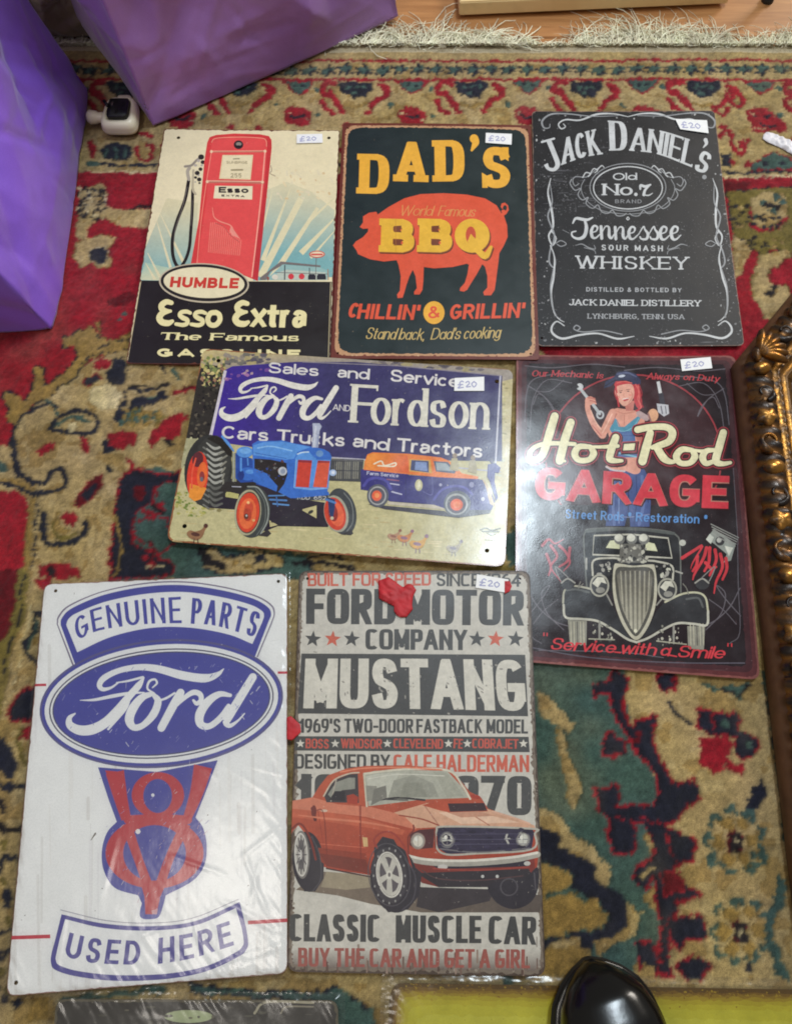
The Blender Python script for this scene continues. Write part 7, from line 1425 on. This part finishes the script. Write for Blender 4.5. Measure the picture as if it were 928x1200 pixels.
# ------------------------------------------------------------------ plank and furniture foot at the top edge
M_pl = wood_material('pale_pine', (232, 208, 160), (214, 184, 130), (2, 30, 2), .5)
pa, pb = hit(538, 17), hit(853, 3); an = math.atan2(pb.y - pa.y, pb.x - pa.x)
pr = empty('pine_board', (pa.x, pa.y, -.004), an, 'pale pine board lying across the rug fringe at the top edge', 'board')
bm = bmesh.new(); L = (pb - pa).length; bmesh.ops.create_cube(bm, size=1); bmesh.ops.scale(bm, vec=(L, .16, .016), verts=bm.verts); bmesh.ops.translate(bm, vec=(L / 2, .082, .009), verts=bm.verts); bmesh.ops.bevel(bm, geom=bm.edges[:], offset=.0012, segments=2, affect='EDGES'); bm_obj('board_panel', bm, M_pl, pr, False)
bm = bmesh.new(); bmesh.ops.create_cube(bm, size=1); bmesh.ops.scale(bm, vec=(L * .94, .02, .02), verts=bm.verts); bmesh.ops.translate(bm, vec=(L / 2, .11, .0272), verts=bm.verts); bmesh.ops.bevel(bm, geom=bm.edges[:], offset=.001, segments=2, affect='EDGES'); bm_obj('batten', bm, M_pl, pr, False)
fp = hit(897, 4, -.01); ft = empty('furniture_foot', (fp.x, fp.y, -.0125), 0, 'thin grey metal foot on the wooden floor at the top right', 'furniture leg')
V, F = lathe([(.0065, 0), (.0072, .003), (.007, .012), (.0045, .014), (.0042, .16)], 20); mesh_obj('leg', V[:80], [f for f in F if max(f) < 80], M_bp, ft)
V, F = lathe([(.0044, .0135), (.0044, .2)], 18); mesh_obj('tube', V, F, plain_material('grey_metal', (96, 96, 98), .35, .8, .06, 60, .05).m, ft)

# ------------------------------------------------------------------ gilded frame lying at the right
def gold_material(name, rgb, dark, amt=.5):
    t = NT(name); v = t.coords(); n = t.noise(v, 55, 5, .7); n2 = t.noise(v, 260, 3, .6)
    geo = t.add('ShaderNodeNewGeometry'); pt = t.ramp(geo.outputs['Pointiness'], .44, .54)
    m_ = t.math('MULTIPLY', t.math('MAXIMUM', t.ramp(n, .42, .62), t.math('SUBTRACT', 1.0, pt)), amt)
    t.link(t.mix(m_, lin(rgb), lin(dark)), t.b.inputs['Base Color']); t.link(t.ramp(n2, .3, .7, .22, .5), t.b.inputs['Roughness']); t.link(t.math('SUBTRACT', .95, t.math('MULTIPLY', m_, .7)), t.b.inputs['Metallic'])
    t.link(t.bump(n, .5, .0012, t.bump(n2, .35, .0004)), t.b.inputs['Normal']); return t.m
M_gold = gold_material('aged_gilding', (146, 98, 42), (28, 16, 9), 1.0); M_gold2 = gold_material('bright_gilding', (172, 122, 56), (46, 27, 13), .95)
M_fside = plain_material('frame_side', (84, 54, 30), .55, 0, .3, 60, .4).m
FZ = .027; K = hit(874, 418, FZ); K2 = hit(920, 782, FZ); d2 = (K2 - K).normalized(); K3 = hit(928, 352, FZ); d1 = (K3 - K).normalized(); rx = Vector((-d2.y, d2.x, 0)); ry = -d2
fr = empty('gilded_frame', (K.x, K.y, .0008), math.atan2(rx.y, rx.x), 'ornate gilded picture frame with dark hollows, lying at the right edge of the rug', 'picture frame')
fr.rotation_euler.z = math.atan2(-d2.y, -d2.x) - math.pi / 2
cx_, sy_ = d1.dot(Vector((math.cos(fr.rotation_euler.z), math.sin(fr.rotation_euler.z), 0))) * .12, d1.dot(-d2) * .12
W_, H_ = .27, .46
poly = [(0, 0), (0, -H_), (cx_, -H_ - sy_), (cx_ + W_, -H_ - sy_), (2 * cx_ + W_, -H_), (2 * cx_ + W_, 0), (cx_ + W_, sy_), (cx_, sy_)]
poly = [Vector((a, b)) for a, b in poly]
prof = [(t, z * .68) for t, z in [(-.004, 0), (-.005, .012), (-.002, .019), (.000, .023), (.003, .028), (.005, .034), (.010, .040), (.016, .041), (.021, .037), (.024, .030), (.027, .028), (.029, .031), (.031, .031), (.033, .026), (.036, .022), (.038, .025), (.040, .025), (.042, .019), (.046, .016), (.046, .008)]]
V = []; F = []; np_ = len(prof); ringn = 0; pos = []
for i, a in enumerate(poly):
    b = poly[(i + 1) % 8]; z_ = poly[i - 1]; e0 = (a - z_).normalized(); e1 = (b - a).normalized(); e2 = (poly[(i + 2) % 8] - b).normalized()
    def mit(u, w): n0 = Vector((-u.y, u.x)); n1 = Vector((-w.y, w.x)); s = (n0 + n1); return s / s.dot(n0)
    m0, m1 = mit(e0, e1), mit(e1, e2); k = max(6, int((b - a).length / .0022))
    for j in range(k):
        t_ = j / k; p = a.lerp(b, t_); m_ = m0 * 0; s = (b - a).length * t_
        for q, (t, z) in enumerate(prof):
            A_in = a + m0 * t; B_in = b + m1 * t; pt = A_in.lerp(B_in, t_); zz = z
            if 4 <= q <= 8:       # carved band: leaves and beads
                wv_ = abs(math.sin(s / .013 * math.pi)) ** .6; zz += .0035 * wv_ - .003 + .0024 * noise.noise(Vector((s * 160, t * 300, i))); n_ = Vector((-e1.y, e1.x)); pt = pt - n_ * (.003 * wv_ * (1 if q < 6 else -.5))
            if q in (11, 12): zz += .0009 * math.sin(s / .0042 * math.pi)
            V.append((pt.x, pt.y, zz))
        ringn += 1
for r in range(ringn):
    for q in range(np_ - 1): a = r * np_ + q; b = ((r + 1) % ringn) * np_ + q; F.append((a, a + 1, b + 1, b))
side_f = [f for f in F if (f[0] % np_) < 4]; top_f = [f for f in F if (f[0] % np_) >= 4]
def submesh(name, V, F, mat, parent):
    u = sorted({i for f in F for i in f}); mp = {k: i for i, k in enumerate(u)}; return mesh_obj(name, [V[i] for i in u], [tuple(mp[i] for i in f) for f in F], mat, parent)
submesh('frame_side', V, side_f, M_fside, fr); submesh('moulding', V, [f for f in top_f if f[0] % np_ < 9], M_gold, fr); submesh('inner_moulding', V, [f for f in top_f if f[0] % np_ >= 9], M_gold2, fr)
inn = [];
for i, a in enumerate(poly):
    e0 = (a - poly[i - 1]).normalized(); e1 = (poly[(i + 1) % 8] - a).normalized(); n0 = Vector((-e0.y, e0.x)); n1 = Vector((-e1.y, e1.x)); s = n0 + n1; s = s / s.dot(n0); inn.append((a.x + s.x * .045, a.y + s.y * .045, .0065))
t = NT('old_canvas'); v = t.coords(); t.link(t.mix(t.ramp(t.noise(v, 12, 5, .6), .3, .7), lin((84, 38, 22)), lin((40, 22, 16))), t.b.inputs['Base Color']); t.b.inputs['Roughness'].default_value = .45; t.link(t.bump(t.noise(v, 900, 2), .3, .0004), t.b.inputs['Normal'])
mesh_obj('canvas', inn, [tuple(range(8))], t.m, fr, False)
# applied ornaments on the rails: cabochons, rings and leaf scrolls
def uvs(rx_, ry_, rz_, lob=0, n=16, m=9):
    V = []; F = []
    for j in range(m + 1):
        ph = math.pi / 2 * j / m
        for i in range(n):
            a = 2 * math.pi * i / n; r = math.cos(ph) * (1 + lob * math.cos(5 * a)); V.append((rx_ * r * math.cos(a), ry_ * r * math.sin(a), rz_ * math.sin(ph)))
    for j in range(m):
        for i in range(n): a, b = j * n + i, j * n + (i + 1) % n; F.append((a, b, b + n, a + n))
    return V, F
def scroll(R, r, turn, n=26):
    V = []; F = []
    for i in range(n):
        t_ = i / (n - 1); a = turn * t_; rad = R * (1 - .68 * t_); c = Vector((rad * math.cos(a), rad * math.sin(a) , .0)); w = r * (1 - .45 * t_) * (.55 + .45 * math.sin(math.pi * min(1, t_ * 3 + .1)))
        rd = Vector((math.cos(a), math.sin(a), 0))
        for k in range(8): b = 2 * math.pi * k / 8; V.append(tuple(c + rd * w * math.cos(b) + Vector((0, 0, w * 1.2 * math.sin(b)))))
    for i in range(n - 1):
        for k in range(8): F.append((i * 8 + k, i * 8 + (k + 1) % 8, i * 8 + 8 + (k + 1) % 8, i * 8 + 8 + k))
    return V, F
protos = {}
for i, a in enumerate(poly):
    b = poly[(i + 1) % 8]; Ls = (b - a).length; e = (b - a).normalized(); n_ = Vector((-e.y, e.x)); cnt = max(2, int(Ls / .024))
    for k in range(cnt):
        c = a + e * Ls * (k + .5) / cnt + n_ * .012; kind = k % 4; an = math.atan2(e.y, e.x)
        if i in (7,): kind = 3 if k % 2 else 1
        nm = ('cabochon', 'leaf_scroll', 'shell', 'leaf_scroll')[kind]
        if kind not in protos:
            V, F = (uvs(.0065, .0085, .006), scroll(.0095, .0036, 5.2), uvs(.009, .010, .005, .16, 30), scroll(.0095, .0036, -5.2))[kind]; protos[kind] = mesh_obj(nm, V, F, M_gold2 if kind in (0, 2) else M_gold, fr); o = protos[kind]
        else:
            o = protos[kind].copy(); COL.objects.link(o); o.parent = fr
        o.location = (c.x, c.y, .0262 + random.uniform(-.001, .001)); o.rotation_euler = (0, 0, an + random.uniform(-.2, .2)); s = random.uniform(.9, 1.15); o.scale = (s, s, s)
for i in (0, 7):         # big corner leaves
    for k in range(6):
        a = poly[i]; V, F = uvs(.0045, .014, .006, 0, 14, 7); o = mesh_obj('corner_leaf', V, F, M_gold, fr); th = math.radians(-20 + k * 20 + (0 if i == 0 else -40)); o.location = (a.x + .012 + .012 * math.cos(th), a.y + .004 + .012 * math.sin(th), .0275); o.rotation_euler = (0, 0, th + math.pi / 2)

# ------------------------------------------------------------------ black shoe standing on the yellow sign
t = NT('polished_leather'); v = t.coords(); t.b.inputs['Base Color'].default_value = (*lin((9, 9, 9)), 1); t.b.inputs['Roughness'].default_value = .2; t.b.inputs['Specular IOR Level'].default_value = .4
t.link(t.bump(t.noise(v, 45, 3), .12, .0015, t.bump(t.noise(v, 800, 3), .05, .0003)), t.b.inputs['Normal']); t.b.inputs['Coat Weight'].default_value = .0; t.b.inputs['Coat Roughness'].default_value = .05; M_lea = t.m
M_sole = plain_material('rubber_sole', (20, 19, 18), .6, 0, .2, 90, .3).m
tip = hit(684, 1129, .022); sa = math.radians(-77)       # direction from the toe to the heel
sh = empty('shoe', (tip.x, tip.y, .0075), sa + math.pi / 2 * 0, 'shiny black leather shoe toe stepping over the yellow sign at the bottom', 'shoe')
LEN = .29
def wid(s): return np.interp(s, [0, .012, .035, .07, .11, .16, .2, .25, .5, .7, .85, .95, .985, 1], [.004, .015, .027, .0385, .0445, .0475, .0485, .0485, .042, .034, .036, .034, .026, .006])
def off(s): return np.interp(s, [0, .2, .5, 1], [.004, .002, -.004, 0])
def loft(hh, z0, ws, zc=.55, ns=60, nr=24, close=True):
    V = []; F = []
    for i in range(ns + 1):
        s = (i / ns) ** 1.5 if True else i / ns; x = s * LEN; w = float(wid(s)) * ws * .80; o_ = float(off(s)); h = float(hh(s))
        for k in range(nr):
            a = 2 * math.pi * k / nr; c, q = math.cos(a), math.sin(a); e = .72
            V.append((x, o_ + w * math.copysign(abs(c) ** e, c), z0 + h * (zc + (1 - zc) * abs(q) ** .8 if q > 0 else zc * (1 - abs(q) ** .6))))
    for i in range(ns):
        for k in range(nr): a, b = i * nr + k, i * nr + (k + 1) % nr; F.append((a, a + nr, b + nr, b))
    F.append(tuple(range(nr))); F.append(tuple(ns * nr + k for k in range(nr))[::-1]); return V, F
V, F = loft(lambda s: np.interp(s, [0, .02, .06, .12, .2, .3, .42, .55, .7, 1], [.012, .022, .031, .037, .040, .044, .056, .078, .088, .095]), .008, .95, .42); mesh_obj('upper', V, F, M_lea, sh)
V, F = loft(lambda s: .0095, 0, 1.06, .5); mesh_obj('sole', V, F, M_sole, sh)
V, F = loft(lambda s: .004, .008, 1.03, .5); mesh_obj('welt', V, F, M_lea, sh)
# cap seam and laces further up the foot
for s_, nm in ((.27, 'cap_seam'),):
    w = float(wid(s_)) * .955 * .80; h = .0425; VV = []; FF = []
    for k in range(24):
        a = math.pi * k / 23; c, q = math.cos(a), math.sin(a); p = Vector((s_ * LEN, w * math.copysign(abs(c) ** .72, c), .008 + h * (.42 + .58 * q ** .8)))
        for b in range(5): t_ = 2 * math.pi * b / 5; VV.append((p.x + .0009 * math.cos(t_), p.y + .0006 * c * math.sin(t_), p.z + .0009 * math.sin(t_)))
    for k in range(23):
        for b in range(5): FF.append((k * 5 + b, k * 5 + (b + 1) % 5, k * 5 + 5 + (b + 1) % 5, k * 5 + 5 + b))
    mesh_obj(nm, VV, FF, M_lea, sh)
for k in range(4):
    bm = bmesh.new(); bmesh.ops.create_cone(bm, segments=10, radius1=.0018, radius2=.0018, depth=.034, cap_ends=True); o = bm_obj('lace', bm, M_sole, sh); o.rotation_euler = (math.pi / 2, 0, .15 * (-1) ** k); o.location = ((.42 + .05 * k) * LEN, -.002, .066 + .0075 * k)

# ------------------------------------------------------------------ torn red stickers and a crumpled paper scrap
def crumple(name, pts, z0, amp, mat, label, cat, view=(0, 0, 1), step=1.6, group=None, th=.25, seed=1):
    P = np.array(pts, float); P = np.stack([view[0] + P[:, 0] / view[2], view[1] + P[:, 1] / view[2]], 1); G = hits(P, z0) * 1000; c = G.mean(0); G = G - c
    O = resample(G, step); n = len(O); lo, hi = O.min(0), O.max(0); X = np.array([(x, y) for x in np.arange(lo[0], hi[0], step) for y in np.arange(lo[1], hi[1], step)]); X = X[inside([G], X)] + .03
    r = delaunay_2d_cdt([Vector(v) for v in O.tolist() + X.tolist()], [(i, (i + 1) % n) for i in range(n)], [], 0, 1e-4, False); vv = np.array([(v.x, v.y) for v in r[0]]); T = np.array([f for f in r[2] if len(f) == 3]); T = T[inside([G], vv[T].mean(1))]
    d = np.array([min(np.hypot(*(O - p).T)) for p in vv]); root = empty(name, (c[0] / 1000, c[1] / 1000, z0), 0, label, cat, group)
    V = [(p[0] / 1000, p[1] / 1000, (th + min(1, e / 3) * amp * (.35 + abs(noise.noise(Vector((p[0] * .16, p[1] * .16, seed)))) * 1.8 + .5 * abs(noise.noise(Vector((p[0] * .45, p[1] * .45, seed + 3)))))) / 1000) for p, e in zip(vv, d)]
    o = mesh_obj('paper', V, T.tolist(), mat, root, True); bpy.context.view_layer.update(); md = o.modifiers.new('sheet', 'SOLIDIFY'); md.thickness = .0002; return root
t = plain_material('red_paper', (178, 30, 40), .6, 0, .2, 70, .5); M_redp = t.m; M_whp = plain_material('white_paper', (226, 222, 226), .5, 0, .06, 90, .4).m
crumple('torn_sticker', [(65, 75), (125, 55), (150, 72), (180, 95), (205, 112), (235, 95), (262, 100), (282, 130), (264, 165), (258, 215), (262, 240), (225, 285), (195, 287), (170, 275), (155, 250), (155, 222), (130, 210), (90, 192), (68, 175)], .0062, 1.7, M_redp, 'large crumpled torn red sticker lying on the muscle car sign', 'sticker', (430, 665, 4.884), group='torn red stickers')
crumple('torn_sticker', [(336, 841), (341, 839), (352, 849), (353, 858), (342, 868), (336, 866)], .0064, .6, M_redp, 'small red sticker scrap between the blue oval sign and the muscle car sign', 'sticker', step=1.2, group='torn red stickers', seed=4)
crumple('torn_sticker', [(591, 681), (597, 681), (599.5, 687), (597, 693), (591, 696)], .0060, .5, M_redp, 'tiny red sticker scrap beside the price label of the muscle car sign', 'sticker', step=1.0, group='torn red stickers', seed=6)
crumple('paper_strip', [(894, 158), (897, 155), (905, 156), (916, 161), (940, 171), (944, 184), (930, 183), (913, 173), (899, 167), (893, 163)], .0012, 2.2, M_whp, 'crumpled white paper strip on the rug at the right edge', 'paper', step=1.4, seed=9)
